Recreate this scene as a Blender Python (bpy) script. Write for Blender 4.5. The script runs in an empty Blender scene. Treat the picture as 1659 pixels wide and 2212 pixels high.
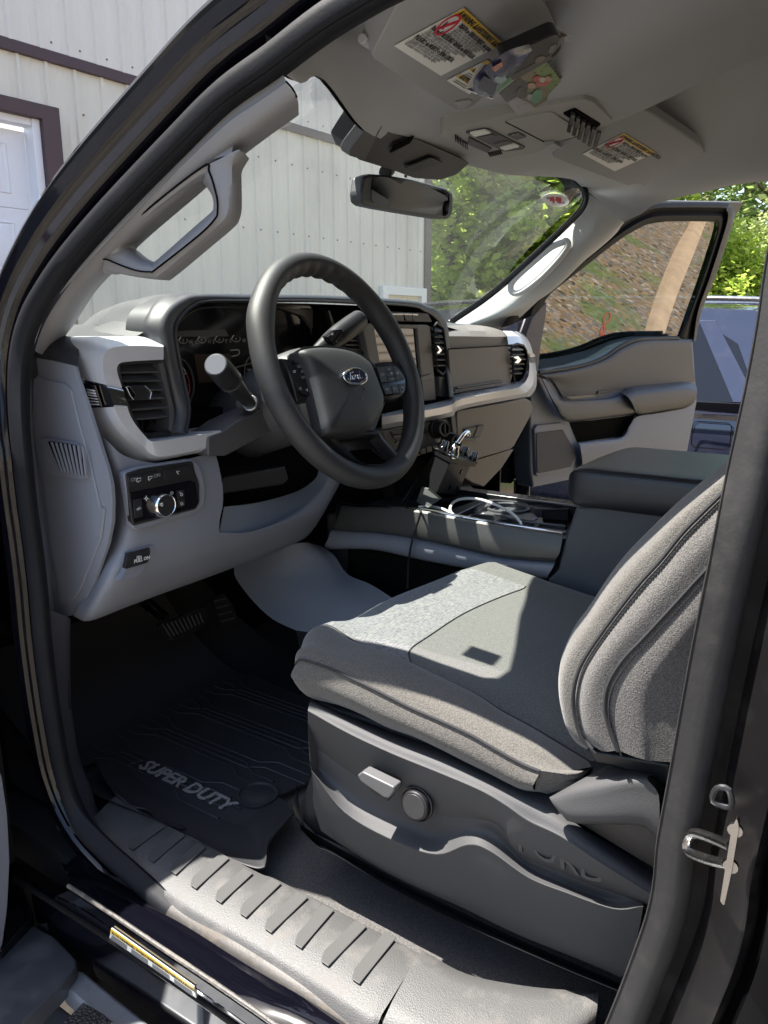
import bpy, bmesh, math, random
from mathutils import Vector, Matrix
random.seed(7)
scn = bpy.context.scene
# ---------------------------------------------------------------- camera, sky, sun, exposure
CAM = Vector((-1.393, 0.0, 1.60)); YAW = math.radians(56.0); PIT = math.radians(13.5); FPX = 1665.6
cd = bpy.data.cameras.new('camera'); cam = bpy.data.objects.new('camera', cd); scn.collection.objects.link(cam)
cam.location = CAM
cam.rotation_euler = (math.radians(90) - PIT, 0, -YAW)
cd.sensor_fit = 'VERTICAL'; cd.sensor_height = 36.0; cd.lens = 36.0 * FPX / 2212.0
cd.clip_start = 0.02; cd.clip_end = 2000
scn.camera = cam
scn.render.resolution_x = 768; scn.render.resolution_y = 1024
SUN = Vector((-0.10, 0.29, 0.715)).normalized()
w = bpy.data.worlds.new('World'); scn.world = w; w.use_nodes = True
nt = w.node_tree; bg = nt.nodes['Background']
sky = nt.nodes.new('ShaderNodeTexSky'); sky.sky_type = 'NISHITA'; sky.sun_disc = False
sky.sun_elevation = math.asin(SUN.z); sky.sun_rotation = math.atan2(SUN.x, SUN.y)
sky.air_density = 1.2; sky.dust_density = 1.5
nt.links.new(sky.outputs[0], bg.inputs[0]); bg.inputs[1].default_value = 0.10
sl = bpy.data.lights.new('sun', 'SUN'); sl.energy = 5.0; sl.angle = math.radians(0.5); sl.color = (1, .95, .88)
so = bpy.data.objects.new('sun', sl); scn.collection.objects.link(so)
so.rotation_euler = (-SUN).to_track_quat('-Z', 'Y').to_euler()
scn.view_settings.view_transform = 'Standard'; scn.view_settings.look = 'None'
scn.view_settings.exposure = 1.97; scn.view_settings.gamma = 1.0
scn.cycles.max_bounces = 10; scn.cycles.diffuse_bounces = 5; scn.cycles.glossy_bounces = 5
scn.cycles.transparent_max_bounces = 24

# ---------------------------------------------------------------- measuring: photo direction + one known coordinate -> place in the world
_h = (math.sin(YAW), math.cos(YAW))
_R = Vector((math.cos(YAW), -math.sin(YAW), 0))
_f = Vector((_h[0]*math.cos(PIT), _h[1]*math.cos(PIT), -math.sin(PIT)))
_u = Vector((_h[0]*math.sin(PIT), _h[1]*math.sin(PIT), math.cos(PIT)))
def ray(a, b): return _f*FPX + _R*(a-829.5) + _u*(1106-b)
def P(a, b, x=None, y=None, z=None, pl=None, d=None):
    r = ray(a, b)
    if x is not None: t = (x-CAM.x)/r.x
    elif y is not None: t = (y-CAM.y)/r.y
    elif z is not None: t = (z-CAM.z)/r.z
    elif pl is not None: t = (pl[0]-CAM).dot(pl[1])/r.dot(pl[1])
    else: t = d/r.length
    return CAM + r*t
ZF = {0:(0,0,1,1),1:(0,0,.4,.4),2:(597.2,0,.32,.32),3:(1061.8,0,.36,.36),4:(33.2,564,.32,.32),5:(497.7,530.9,.28,.28),
      6:(796.3,630.4,.32,.32),7:(1061.8,398.2,.36,.36),8:(0,995.4,.4,.4),9:(597.2,995.4,.64,.64),10:(0,1559.5,.4,.4),
      11:(597.2,1548.2,.64,.64),12:(915.7,915.7,.208,.208),13:(962.2,53.1,.18,.18),14:(345.1,630.4,.16,.16),15:(1360.3,1459.9,.34,.34),16:(0,1725.3,.4,.4)}
def q(k, a, b, **kw):
    o = ZF[k]; return P(o[0]+a*o[2], o[1]+b*o[3], **kw)
def Q(k, pts, **kw): return [q(k, a, b, **kw) for a, b in pts]
def QV(k, ax, pts): return [q(k, a, b, **{ax: v}) for a, b, v in pts]

# ---------------------------------------------------------------- materials
MT = {}
def nodes(m):
    m.use_nodes = True; return m.node_tree.nodes, m.node_tree.links, m.node_tree.nodes['Principled BSDF']
def mat(name, col, rough=.5, metal=0., bump=None, var=0., spec=.5, coat=0., kind='noise', varscale=8., stretch=(1,1,1), dust=None):
    if name in MT: return MT[name]
    m = bpy.data.materials.new(name); n, l, b = nodes(m)
    c = (*col, 1) if len(col) == 3 else col
    b.inputs['Base Color'].default_value = c; b.inputs['Roughness'].default_value = rough
    b.inputs['Metallic'].default_value = metal; b.inputs['Specular IOR Level'].default_value = spec
    b.inputs['Coat Weight'].default_value = coat
    if bump or var or dust:
        tc = n.new('ShaderNodeTexCoord'); mp = n.new('ShaderNodeMapping'); mp.inputs['Scale'].default_value = stretch
        l.new(tc.outputs['Object'], mp.inputs[0])
    last = None
    if var:
        t = n.new('ShaderNodeTexNoise'); t.inputs['Scale'].default_value = varscale; t.inputs['Detail'].default_value = 6
        l.new(mp.outputs[0], t.inputs['Vector'])
        mx = n.new('ShaderNodeMix'); mx.data_type = 'RGBA'
        mx.inputs[6].default_value = tuple(v*(1-var) for v in c[:3])+(1,); mx.inputs[7].default_value = tuple(min(1, v*(1+var)) for v in c[:3])+(1,)
        l.new(t.outputs[0], mx.inputs[0]); last = mx.outputs[2]
        rr = n.new('ShaderNodeMapRange'); rr.inputs[3].default_value = max(0, rough-.1); rr.inputs[4].default_value = min(1, rough+.1)
        l.new(t.outputs[0], rr.inputs[0]); l.new(rr.outputs[0], b.inputs['Roughness'])
    if dust:
        t = n.new('ShaderNodeTexNoise'); t.inputs['Scale'].default_value = dust[1]; t.inputs['Detail'].default_value = 8; t.inputs['Roughness'].default_value = .65
        l.new(mp.outputs[0], t.inputs['Vector'])
        r = n.new('ShaderNodeMapRange'); r.inputs[1].default_value = .5; r.inputs[2].default_value = .72; r.inputs[4].default_value = dust[0]
        l.new(t.outputs[0], r.inputs[0])
        mx = n.new('ShaderNodeMix'); mx.data_type = 'RGBA'; mx.inputs[7].default_value = dust[2]+(1,)
        if last: l.new(last, mx.inputs[6])
        else: mx.inputs[6].default_value = c
        l.new(r.outputs[0], mx.inputs[0]); last = mx.outputs[2]
        r2 = n.new('ShaderNodeMapRange'); r2.inputs[3].default_value = rough; r2.inputs[4].default_value = min(1, rough+.45)
        l.new(r.outputs[0], r2.inputs[0]); l.new(r2.outputs[0], b.inputs['Roughness'])
    if last: l.new(last, b.inputs['Base Color'])
    if bump:
        sc, st = bump
        if kind == 'voro':
            t = n.new('ShaderNodeTexVoronoi'); t.inputs['Scale'].default_value = sc; out = t.outputs['Distance']
        else:
            t = n.new('ShaderNodeTexNoise'); t.inputs['Scale'].default_value = sc; t.inputs['Detail'].default_value = 3; out = t.outputs[0]
        l.new(mp.outputs[0], t.inputs['Vector'])
        bp = n.new('ShaderNodeBump'); bp.inputs['Strength'].default_value = st; bp.inputs['Distance'].default_value = .4/sc
        l.new(out, bp.inputs['Height']); l.new(bp.outputs[0], b.inputs['Normal'])
    MT[name] = m; return m
def weave(name, col, col2, scale, bump=.6, slub=False):
    m = bpy.data.materials.new(name); n, l, b = nodes(m)
    b.inputs['Roughness'].default_value = .95; b.inputs['Specular IOR Level'].default_value = .15
    b.inputs['Sheen Weight'].default_value = .25; b.inputs['Sheen Roughness'].default_value = .5
    tc = n.new('ShaderNodeTexCoord')
    ws = []
    for ax in ('X', 'Y'):
        mp = n.new('ShaderNodeMapping'); mp.inputs['Rotation'].default_value = (0, 0, 0)
        l.new(tc.outputs['Object'], mp.inputs[0])
        t = n.new('ShaderNodeTexNoise'); t.inputs['Scale'].default_value = scale; t.inputs['Detail'].default_value = 2
        s = (.12, 1, .12) if ax == 'X' else (1, .12, 1)
        mp.inputs['Scale'].default_value = s if slub else tuple(max(.45, v) for v in s)
        l.new(mp.outputs[0], t.inputs['Vector']); ws.append(t.outputs[0])
    mx = n.new('ShaderNodeMath'); mx.operation = 'ADD'; l.new(ws[0], mx.inputs[0]); l.new(ws[1], mx.inputs[1])
    r = n.new('ShaderNodeMapRange'); r.inputs[1].default_value = .8; r.inputs[2].default_value = 1.2; l.new(mx.outputs[0], r.inputs[0])
    c = n.new('ShaderNodeMix'); c.data_type = 'RGBA'; c.inputs[6].default_value = col+(1,); c.inputs[7].default_value = col2+(1,)
    l.new(r.outputs[0], c.inputs[0]); l.new(c.outputs[2], b.inputs['Base Color'])
    bp = n.new('ShaderNodeBump'); bp.inputs['Strength'].default_value = bump; bp.inputs['Distance'].default_value = .0008
    l.new(mx.outputs[0], bp.inputs['Height']); l.new(bp.outputs[0], b.inputs['Normal'])
    MT[name] = m; return m
def glass(name, tint, refl=.0, fres=1.0, rough=0., gcol=(1,1,1), film=0.):
    m = bpy.data.materials.new(name); m.use_nodes = True; n = m.node_tree.nodes; l = m.node_tree.links
    n.clear(); o = n.new('ShaderNodeOutputMaterial'); mx = n.new('ShaderNodeMixShader')
    tr = n.new('ShaderNodeBsdfTransparent'); tr.inputs[0].default_value = tint+(1,)
    gl = n.new('ShaderNodeBsdfGlossy'); gl.inputs['Roughness'].default_value = rough; gl.inputs[0].default_value = gcol+(1,)
    g_ = n.new('ShaderNodeNewGeometry'); dt = n.new('ShaderNodeVectorMath'); dt.operation = 'DOT_PRODUCT'
    l.new(g_.outputs['Normal'], dt.inputs[0]); l.new(g_.outputs['Incoming'], dt.inputs[1])
    ab_ = n.new('ShaderNodeMath'); ab_.operation = 'ABSOLUTE'; l.new(dt.outputs['Value'], ab_.inputs[0])
    iv = n.new('ShaderNodeMath'); iv.operation = 'SUBTRACT'; iv.inputs[0].default_value = 1.0; iv.use_clamp = True; l.new(ab_.outputs[0], iv.inputs[1])
    pw = n.new('ShaderNodeMath'); pw.operation = 'POWER'; pw.inputs[1].default_value = 5.0; l.new(iv.outputs[0], pw.inputs[0])
    ma = n.new('ShaderNodeMath'); ma.operation = 'MULTIPLY_ADD'; ma.inputs[1].default_value = .9*fres; ma.inputs[2].default_value = .075+refl; ma.use_clamp = True
    l.new(pw.outputs[0], ma.inputs[0]); l.new(ma.outputs[0], mx.inputs[0]); l.new(tr.outputs[0], mx.inputs[1]); l.new(gl.outputs[0], mx.inputs[2]); 
    if film:
        df = n.new('ShaderNodeBsdfTranslucent'); df.inputs[0].default_value = (.9,.95,.88,1); d2 = n.new('ShaderNodeBsdfDiffuse'); d2.inputs[0].default_value = (.9,.95,.88,1)
        a_ = n.new('ShaderNodeAddShader'); l.new(df.outputs[0], a_.inputs[0]); l.new(d2.outputs[0], a_.inputs[1])
        tc = n.new('ShaderNodeTexCoord'); tn = n.new('ShaderNodeTexNoise'); tn.inputs['Scale'].default_value = 3; tn.inputs['Detail'].default_value = 6; l.new(tc.outputs['Object'], tn.inputs[0])
        mr = n.new('ShaderNodeMapRange'); mr.inputs[1].default_value = .3; mr.inputs[2].default_value = .7; mr.inputs[3].default_value = film*.7; mr.inputs[4].default_value = film*1.4; l.new(tn.outputs[0], mr.inputs[0])
        m2 = n.new('ShaderNodeMixShader'); l.new(mr.outputs[0], m2.inputs[0]); l.new(mx.outputs[0], m2.inputs[1]); l.new(a_.outputs[0], m2.inputs[2]); l.new(m2.outputs[0], o.inputs[0])
    else: l.new(mx.outputs[0], o.inputs[0])
    MT[name] = m; return m
GRAY = mat('slate_plastic', (.165,.178,.212), .55, bump=(900,.25), spec=.4)
GRAYL = mat('pillar_fabric', (.20,.203,.213), .8, bump=(1500,.35), spec=.2)
VISM = mat('visor_fabric', (.36,.365,.375), .9, bump=(1400,.4), spec=.15)
HEAD = mat('headliner_fabric', (.43,.44,.455), .95, bump=(1400,.5), spec=.1, var=.06, varscale=3)
GRAYD = mat('dark_slate_plastic', (.045,.047,.053), .5, bump=(700,.3), spec=.45)
MID = mat('mid_grey_plastic', (.085,.083,.085), .55, bump=(800,.3), spec=.4)
TAUPE = mat('grey_dash_plastic', (.13,.118,.112), .5, bump=(800,.25), spec=.4)
BLK = mat('black_plastic', (.012,.012,.014), .45, bump=(700,.2), spec=.45)
BLKG = mat('gloss_black', (.006,.006,.008), .12, spec=.5)
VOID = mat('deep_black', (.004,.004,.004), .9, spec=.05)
SILV = mat('satin_silver', (.66,.68,.73), .34, metal=.5, bump=(2500,.05), spec=.5)
CHR = mat('chrome', (.75,.76,.78), .09, metal=1., var=.05, varscale=30)
RUB = mat('rubber_seal', (.008,.0085,.011), .55, bump=(300,.15), var=.25, varscale=14, dust=(.12,30,(.03,.028,.026)), spec=.14)
RUBD = mat('dusty_sunlit_rubber', (.019,.0185,.019), .7, bump=(300,.15), var=.2, varscale=14, dust=(.5,35,(.045,.042,.040)), spec=.25)  # dust, plus the sun on the rear pillar seal, put into the colour
RUBW = mat('worn_sunlit_rubber', (.05,.046,.042), .5, bump=(300,.2), var=.35, varscale=20, dust=(.7,30,(.14,.11,.085)), spec=.3)  # wear, plus the sun along the sill strip, put into the colour
PAINT = mat('black_paint', (.002,.002,.004), .07, spec=.3, coat=.12, dust=(.04,6,(.03,.028,.027)))
PAINTD = mat('dusty_black_paint', (.006,.0055,.006), .4, spec=.15, coat=.0, dust=(.7,34,(.022,.019,.018)), var=.3)
PILB = mat('pillar_black', (.002,.002,.0025), .35, spec=.08)
LEATH = mat('leather_black', (.02,.021,.026), .36, bump=(700,.3), kind='voro', spec=.5)
LEATR = mat('wheel_leather', (.028,.028,.031), .52, bump=(750,.5), kind='voro', spec=.5)
PADT = mat('dash_pad_grain', (.05,.052,.055), .5, bump=(600,.4), kind='voro', spec=.5)
SHELL = mat('seat_shell_grain', (.05,.05,.052), .62, bump=(900,.7), spec=.3)
SCUF = mat('scuff_grain', (.062,.0615,.061), .55, bump=(620,.5), kind='voro', spec=.5, dust=(.3,25,(.2,.18,.16)))
SCUFR = mat('scuff_rib', (.058,.057,.0555), .5, bump=(900,.4), spec=.4)
METG = mat('metallic_grey_trim', (.085,.085,.083), .38, metal=.5, bump=(1500,.35), spec=.5)
MATR = mat('mat_rubber', (.022,.022,.024), .6, bump=(900,.15), spec=.5)
CARP = mat('carpet', (.085,.082,.080), 1., bump=(520,1.), spec=.05, var=.95, varscale=560)
CARPD = mat('dark_carpet', (.024,.024,.025), 1., bump=(300,1.), spec=.05)
FAB = weave('seat_cloth', (.060,.057,.052), (.115,.108,.097), 1000, .7)
FABC = weave('seat_cloth_coarse', (.055,.052,.050), (.125,.118,.112), 1100, .7)
FABX = weave('seat_crosshatch', (.070,.076,.088), (.18,.18,.172), 900, .5, True)
FABS = weave('seat_cloth_smooth', (.070,.071,.068), (.125,.126,.118), 1000, .6)
THR = mat('thread', (.02,.02,.022), .8)
WHT = mat('label_white', (.78,.78,.76), .5); YEL = mat('label_yellow', (.75,.48,.04), .5); INK = mat('label_ink', (.02,.02,.02), .6)
INKG = mat('label_grey_ink', (.22,.22,.22), .6)
RED = mat('label_red', (.55,.02,.05), .5); LIT = mat('icon_white', (.55,.55,.55), .6); LITD = mat('icon_grey', (.25,.25,.25), .6)
BLUE = mat('emblem_blue', (.008,.015,.06), .12, coat=1.)
STEEL = mat('brushed_steel', (.30,.295,.29), .28, metal=1., bump=(200,.1), var=.2, varscale=40)
CABW = mat('cable_white', (.62,.62,.62), .35)
LENS = mat('lamp_lens', (.8,.82,.78), .25, bump=(120,.6), spec=.6)
WSG = glass('windshield_glass', (.86,.90,.86), refl=-.035, fres=.35, film=.013)
DG = glass('door_glass', (.22,.26,.25), refl=.10, fres=.8)
CG = glass('car_glass', (.25,.28,.30), refl=.1)

# ---------------------------------------------------------------- raw geometry generators -> (verts, faces)
def crs(pts, n, closed=False):
    pts = [Vector(p) for p in pts]; m = len(pts)
    if n <= 1: return pts
    out = []; segs = m if closed else m-1
    for i in range(segs):
        p1 = pts[i]; p2 = pts[(i+1) % m]
        p0 = pts[(i-1) % m] if (closed or i > 0) else p1*2-p2
        p3 = pts[(i+2) % m] if (closed or i+2 < m) else p2*2-p1
        for j in range(n):
            t = j/n
            out.append(.5*((2*p1)+(p2-p0)*t+(2*p0-5*p1+4*p2-p3)*t*t+(3*p1-p0-3*p2+p3)*t**3))
    if not closed: out.append(pts[-1])
    return out
def resample(pts, n, closed=False, fine=12):
    d = crs(pts, fine, closed)
    if closed: d = d+[d[0]]
    L = [0]
    for i in range(1, len(d)): L.append(L[-1]+(d[i]-d[i-1]).length)
    out = []; k = 0; cnt = n if closed else n-1
    for i in range(n):
        s = L[-1]*i/cnt
        while k < len(L)-2 and L[k+1] < s: k += 1
        t = (s-L[k])/max(1e-9, L[k+1]-L[k]); out.append(d[k].lerp(d[k+1], min(1, t)))
    return out
def g_slab(pts, dep, rnd=0):
    pts = [Vector(p) for p in pts]; dep = Vector(dep)
    if rnd: pts = rounded(pts, rnd)
    n = len(pts); v = pts+[p+dep for p in pts]
    f = [tuple(range(n)), tuple(range(2*n-1, n-1, -1))]+[(i, i+n, (i+1) % n+n, (i+1) % n) for i in range(n)]
    f = [tuple(reversed(a)) for a in f]
    return v, f
def rounded(pts, r, k=4):
    out = []; n = len(pts)
    for i in range(n):
        p = pts[i]; a = pts[i-1]-p; b = pts[(i+1) % n]-p
        rr = min(r, a.length*.45, b.length*.45); s = p+a.normalized()*rr; e = p+b.normalized()*rr
        for j in range(k+1):
            t = j/k; out.append(s*(1-t)**2+p*2*t*(1-t)+e*t*t)
    return out
def g_grid(rows, su=1, sv=1, closed=False, thick=None):
    """rows: list of rails (equal length). su: subdivisions along rails, sv: across rails."""
    rr = [crs(r, su, closed) for r in rows]
    if sv > 1:
        cols = [crs([r[i] for r in rr], sv) for i in range(len(rr[0]))]
        rr = [[c[j] for c in cols] for j in range(len(cols[0]))]
    return grid_faces(rr, closed, thick)
def grid_faces(rr, closed=False, thick=None):
    m = len(rr[0]); k = len(rr); v = [p.copy() for r in rr for p in r]; f = []
    mm = m if closed else m-1
    for j in range(k-1):
        for i in range(mm): f.append((j*m+i, j*m+(i+1) % m, (j+1)*m+(i+1) % m, (j+1)*m+i))
    if thick is not None:
        t = Vector(thick); b = len(v); v += [p+t for p in v]
        f2 = [tuple(reversed([x+b for x in q_])) for q_ in f]
        edge = []
        if not closed:
            for j in range(k-1): edge += [((j+1)*m, j*m), (j*m+m-1, (j+1)*m+m-1)]
        for i in range(mm): edge += [(i, (i+1) % m), ((k-1)*m+(i+1) % m, (k-1)*m+i)]
        f = f+f2+[(a, a+b, c+b, c) for a, c in edge]
    return v, f
def frames(pts, closed=False):
    n = len(pts); out = []; up = None
    for i in range(n):
        a = pts[(i-1) % n] if (closed or i) else pts[i]; b = pts[(i+1) % n] if (closed or i < n-1) else pts[i]
        t = (b-a).normalized()
        if up is None: up = Vector((0, 0, 1)) if abs(t.z) < .9 else Vector((1, 0, 0))
        s = t.cross(up).normalized(); up = s.cross(t).normalized(); out.append((t, s, up))
    return out
def g_tube(pts, r, n=10, su=6, closed=False, rad=None, flat=1.):
    c = crs(pts, su, closed); fr = frames(c, closed); v = []; f = []; m = len(c)
    for i, p in enumerate(c):
        rr = r
        if rad: x = i/(max(1, su)); k = min(int(x), len(rad)-2); rr = rad[k]*(1-(x-k))+rad[k+1]*(x-k)
        t, s, u = fr[i]
        for j in range(n):
            a = 2*math.pi*j/n; v.append(p+s*math.cos(a)*rr+u*math.sin(a)*rr*flat)
    for i in range(m if closed else m-1):
        for j in range(n): f.append((i*n+j, i*n+(j+1) % n, ((i+1) % m)*n+(j+1) % n, ((i+1) % m)*n+j))
    if not closed: f += [tuple(range(n-1, -1, -1)), tuple((m-1)*n+j for j in range(n))]
    return v, f
def g_cyl(c, ax, r, h, n=24, r2=None, prof=None):
    """lathe around axis from c; prof list of (radius, height)"""
    ax = Vector(ax).normalized(); c = Vector(c); s = ax.orthogonal().normalized(); u = ax.cross(s)
    prof = prof or [(0, 0), (r, 0), (r if r2 is None else r2, h), (0, h)]
    v = []; f = []
    for rr, hh in prof:
        for j in range(n):
            a = 2*math.pi*j/n; v.append(c+ax*hh+(s*math.cos(a)+u*math.sin(a))*max(rr, 1e-5))
    for i in range(len(prof)-1):
        for j in range(n): f.append((i*n+j, i*n+(j+1) % n, (i+1)*n+(j+1) % n, (i+1)*n+j))
    f.append(tuple(range(n-1, -1, -1))); f.append(tuple((len(prof)-1)*n+j for j in range(n)))
    return v, f
def g_box(c, sx, sy, sz, ex=(1,0,0), ey=(0,1,0), ez=(0,0,1)):
    c = Vector(c); ex, ey, ez = Vector(ex), Vector(ey), Vector(ez)
    v = [c+ex*sx*a/2+ey*sy*b/2+ez*sz*d/2 for a in (-1, 1) for b in (-1, 1) for d in (-1, 1)]
    f = [(0,1,3,2),(4,6,7,5),(0,4,5,1),(2,3,7,6),(0,2,6,4),(1,5,7,3)]
    return v, f
def g_text(s, o, ex, ey, size, ext=.0003, al='LEFT', shear=0., bold=0.):
    cu = bpy.data.curves.new('t', 'FONT'); cu.body = s; cu.size = size; cu.extrude = ext; cu.align_x = al; cu.shear = shear
    cu.offset = bold; cu.resolution_u = 2
    ob = bpy.data.objects.new('t', cu); scn.collection.objects.link(ob)
    me = bpy.data.meshes.new_from_object(ob)
    ex = Vector(ex).normalized(); ey = Vector(ey); ey = (ey-ex*ey.dot(ex)).normalized(); ez = ex.cross(ey); o = Vector(o)
    v = [o+ex*p.co.x+ey*p.co.y+ez*p.co.z for p in me.vertices]; f = [tuple(p.vertices) for p in me.polygons]
    bpy.data.objects.remove(ob); bpy.data.meshes.remove(me); bpy.data.curves.remove(cu)
    return v, f
# ---------------------------------------------------------------- objects
def O(name, geo, par=None, bev=0., seg=2, solid=0., ang=35, sub=0, label=None, flip=False):
    """geo: list of ((verts, faces), material)"""
    if not isinstance(geo, list): geo = [geo]
    me = bpy.data.meshes.new(name); v = []; f = []; mi = []; ms = []
    off = Vector((0, 0, 0))
    pp_ = par
    while pp_ is not None: off += pp_.location; pp_ = pp_.parent
    for (gv, gf), m in geo:
        if m not in ms: ms.append(m)
        b = len(v); v += [Vector(p)-off for p in gv]; f += [tuple(x+b for x in q_) for q_ in gf]; mi += [ms.index(m)]*len(gf)
    me.from_pydata(v, [], f); me.polygons.foreach_set('material_index', mi)
    for m in ms: me.materials.append(m)
    bm = bmesh.new(); bm.from_mesh(me); bmesh.ops.recalc_face_normals(bm, faces=bm.faces)
    bm.to_mesh(me); bm.free()
    me.shade_smooth(); me.set_sharp_from_angle(angle=math.radians(ang))
    o = bpy.data.objects.new(name, me); scn.collection.objects.link(o)
    if par: o.parent = par
    if bev:
        md = o.modifiers.new('b', 'BEVEL'); md.width = bev; md.segments = seg; md.limit_method = 'ANGLE'; md.angle_limit = math.radians(28); md.harden_normals = True
    if solid:
        md = o.modifiers.new('s', 'SOLIDIFY'); md.thickness = solid; md.offset = 0
    if label: o['label'] = label
    return o
def E(name, loc, label=None, cat=None, group=None, kind=None, par=None):
    o = bpy.data.objects.new(name, None); o.location = loc; o.empty_display_size = .1; scn.collection.objects.link(o)
    if par: o.parent = par
    return tag(o, label, cat, group, kind)
def tag(o, label=None, cat=None, group=None, kind=None):
    if label: o['label'] = label
    if cat: o['category'] = cat
    if group: o['group'] = group
    if kind: o['kind'] = kind
    return o
def copy_tree(o, par=None):
    c = o.copy(); scn.collection.objects.link(c); c.parent = par
    for ch in list(o.children): copy_tree(ch, c)
    return c
TR = E('pickup_truck', (0, 0, 0), 'black pickup truck with open doors, showing its grey cab with steering wheel and seat', 'pickup truck')
# ================================================================ driver door opening
def D(p, off=0., k=0):
    o = ZF[k]; a, b = o[0]+p[0]*o[2], o[1]+p[1]*o[3]
    r = P(a, b, x=-.83+off)
    if r.z > 1.45:
        n = Vector((1, 0, -.2)).normalized(); r = P(a, b, pl=(Vector((-.83+off, 0, 1.45)), n))
    return r
inn = [(904,0),(821,42),(706,110),(597,190),(496,260),(400,352),(280,472),(216,540),(160,603),(120,655),(88,705),(68,760),(58,830),(57,916),(63,1000),(73,1095),
       (84,1175),(96,1280),(105,1390),(118,1500),(132,1590),(150,1680),(182,1752),(235,1810),(300,1868),(390,1944),(520,2020),(664,2107),(821,2208)]
bp = [(1352,2092),(1390,1996),(1422,1804),(1448,1663),(1493,1411),(1544,1155),(1576,995),(1612,830),(1638,686),(1659,542)]
loop = [D(p) for p in inn]+[Vector((-.83,.285,.870)), Vector((-.83,.215,.885)), Vector((-.83,.168,.935))]+[D(p) for p in bp[1:]]+[Vector((-.775,.085,1.76)), Vector((-.757,.10,1.86)), Vector((-.748,.15,1.905)), Vector((-.745,.27,1.91))]
loop = resample(loop, 260, closed=True)
cen = Vector((-.83, .5, 1.4))
def outward(pts, i, closed=True):
    n = len(pts); t = (pts[(i+1) % n]-pts[(i-1) % n]).normalized()
    nx = Vector((-1, 0, 0)); 
    if pts[i].z > 1.45: nx = Vector((-1, 0, .2)).normalized()
    s = t.cross(nx).normalized()
    if s.dot(pts[i]-cen) < 0: s = -s
    return s, nx
def g_ring(prof, pts=loop, a=0, b=None, closed=True):
    rows = []
    rng = range(len(pts)) if b is None else range(a, b)
    fr = [outward(pts, i) for i in range(len(pts))]
    for s, o in prof:
        rows.append([pts[i % len(pts)]+fr[i % len(pts)][0]*s+fr[i % len(pts)][1]*o for i in rng])
    return grid_faces(rows, closed=(b is None))
seal_prof = [(.016,-.012),(.012,-.002),(.011,.004),(.013,.009),(.0145,.0075),(.017,.013),(.026,.016),(.036,.0145),(.043,.008),(.046,-.002),(.044,-.012)]
frame_prof = [(.040,-.012),(.050,-.016),(.056,-.006),(.058,.006),(.064,.012),(.080,.010),(.086,.002),(.090,.004),(.094,.012),(.112,.014),(.122,.006),(.126,.008),(.135,.004),(.150,-.015),(.165,-.05)]
# the ring starts at the top; leave the sill out of the painted jamb
i_s = min(range(260), key=lambda i: (loop[i]-D((420,1965))).length)
i_b = min(range(260), key=lambda i: (loop[i]-Vector((-.83,.33,.866))).length)
order = list(range(i_b, 260))+list(range(0, i_s+1))
fr_ = [outward(loop, i) for i in range(260)]
def g_open(prof, idx, tilt_=0):
    rows = []
    for s, o in prof:
        row = []
        for i in idx:   # along the sill the lip turns outward over the rocker
            w_ = max(0., -fr_[i][0].z)**3*math.radians(tilt_); c_, s_ = math.cos(w_), math.sin(w_)
            k_ = min(1., max(0., (loop[i].z-1.42)/.28)) if loop[i].y > .25 else 0.; kb = k_*k_*(3-2*k_); k_ = .62+.38*kb; s2 = s-(.012*(1-kb) if tilt_ and s < .0165 else 0)
            row.append(loop[i]+fr_[i][0]*(s2*c_-o*s_)*k_+fr_[i][1]*(o*c_+s2*s_)*k_)
        rows.append(row)
    return grid_faces(rows)
apil = list(range(0, i_s+1))
bpil = list(range(i_b, 260))
i_c = min(range(260), key=lambda i: (loop[i]-D((388,1944))).length); i_d = min(range(260), key=lambda i: (loop[i]-Vector((-.83,.20,.89))).length); i_e = min(range(260), key=lambda i: (loop[i]-D(bp[-1])).length)
O('door_seal', [(g_open(seal_prof, list(range(0, i_c+1)), 48), RUB)], TR, ang=40)
O('door_seal', [(g_open(seal_prof, list(range(i_c, i_d+1)), 48), RUBW)], TR, ang=40, label='worn dusty strip of door seal along the sill, coloured paler for the sun on it')
O('door_seal', [(g_open(seal_prof, list(range(i_d, 260))+[0], 48), RUBD)], TR, ang=40, label='dusty door seal on the pillar behind the seat, coloured greyer for the sun on it')
O('door_frame', [(g_open(frame_prof, apil), PAINT)], TR, ang=40)
bprof = [(.040,-.012),(.050,-.020),(.060,-.022),(.064,-.004),(.072,.004),(.105,.006),(.112,.012),(.118,.004),(.122,-.01),(.130,.0),(.134,.018),(.150,.024),(.175,.026),(.182,.02),(.20,.022),(.24,.02),(.30,.0),(.40,-.06)]
bgeo = [(g_open(bprof[:9], bpil), PAINTD), (g_open(bprof[8:], bpil), PILB)]
O('centre_pillar', bgeo, TR, ang=40)
# striker loop
O('door_striker', [(g_tube([q(15,640,1085,x=-.872), q(15,540,1040,x=-.86), q(15,430,1003,x=-.848), q(15,385,1015,x=-.843), q(15,362,1060,x=-.842), q(15,370,1105,x=-.843), q(15,410,1135,x=-.848), q(15,500,1170,x=-.86), q(15,610,1198,x=-.872)], .0038, 12, 6), STEEL),
    (g_slab(rounded([q(15,655,960,x=-.874), q(15,690,870,x=-.874), q(15,705,930,x=-.874), q(15,655,1230,x=-.874), q(15,610,1430,x=-.874), q(15,585,1400,x=-.874)], .004), (-.006,0,0)), STEEL),
    (g_cyl(q(15,668,985,x=-.877),(1,0,0),.005,.003,12), STEEL), (g_cyl(q(15,640,1215,x=-.877),(1,0,0),.005,.003,12), STEEL)], TR, bev=.001)
O('jamb_clip', [(g_tube([q(15,555,715,x=-.846), q(15,630,725,x=-.846), q(15,640,830,x=-.846), q(15,530,795,x=-.846)], .0024, 8, 3, closed=True), BLK)], TR)
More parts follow.
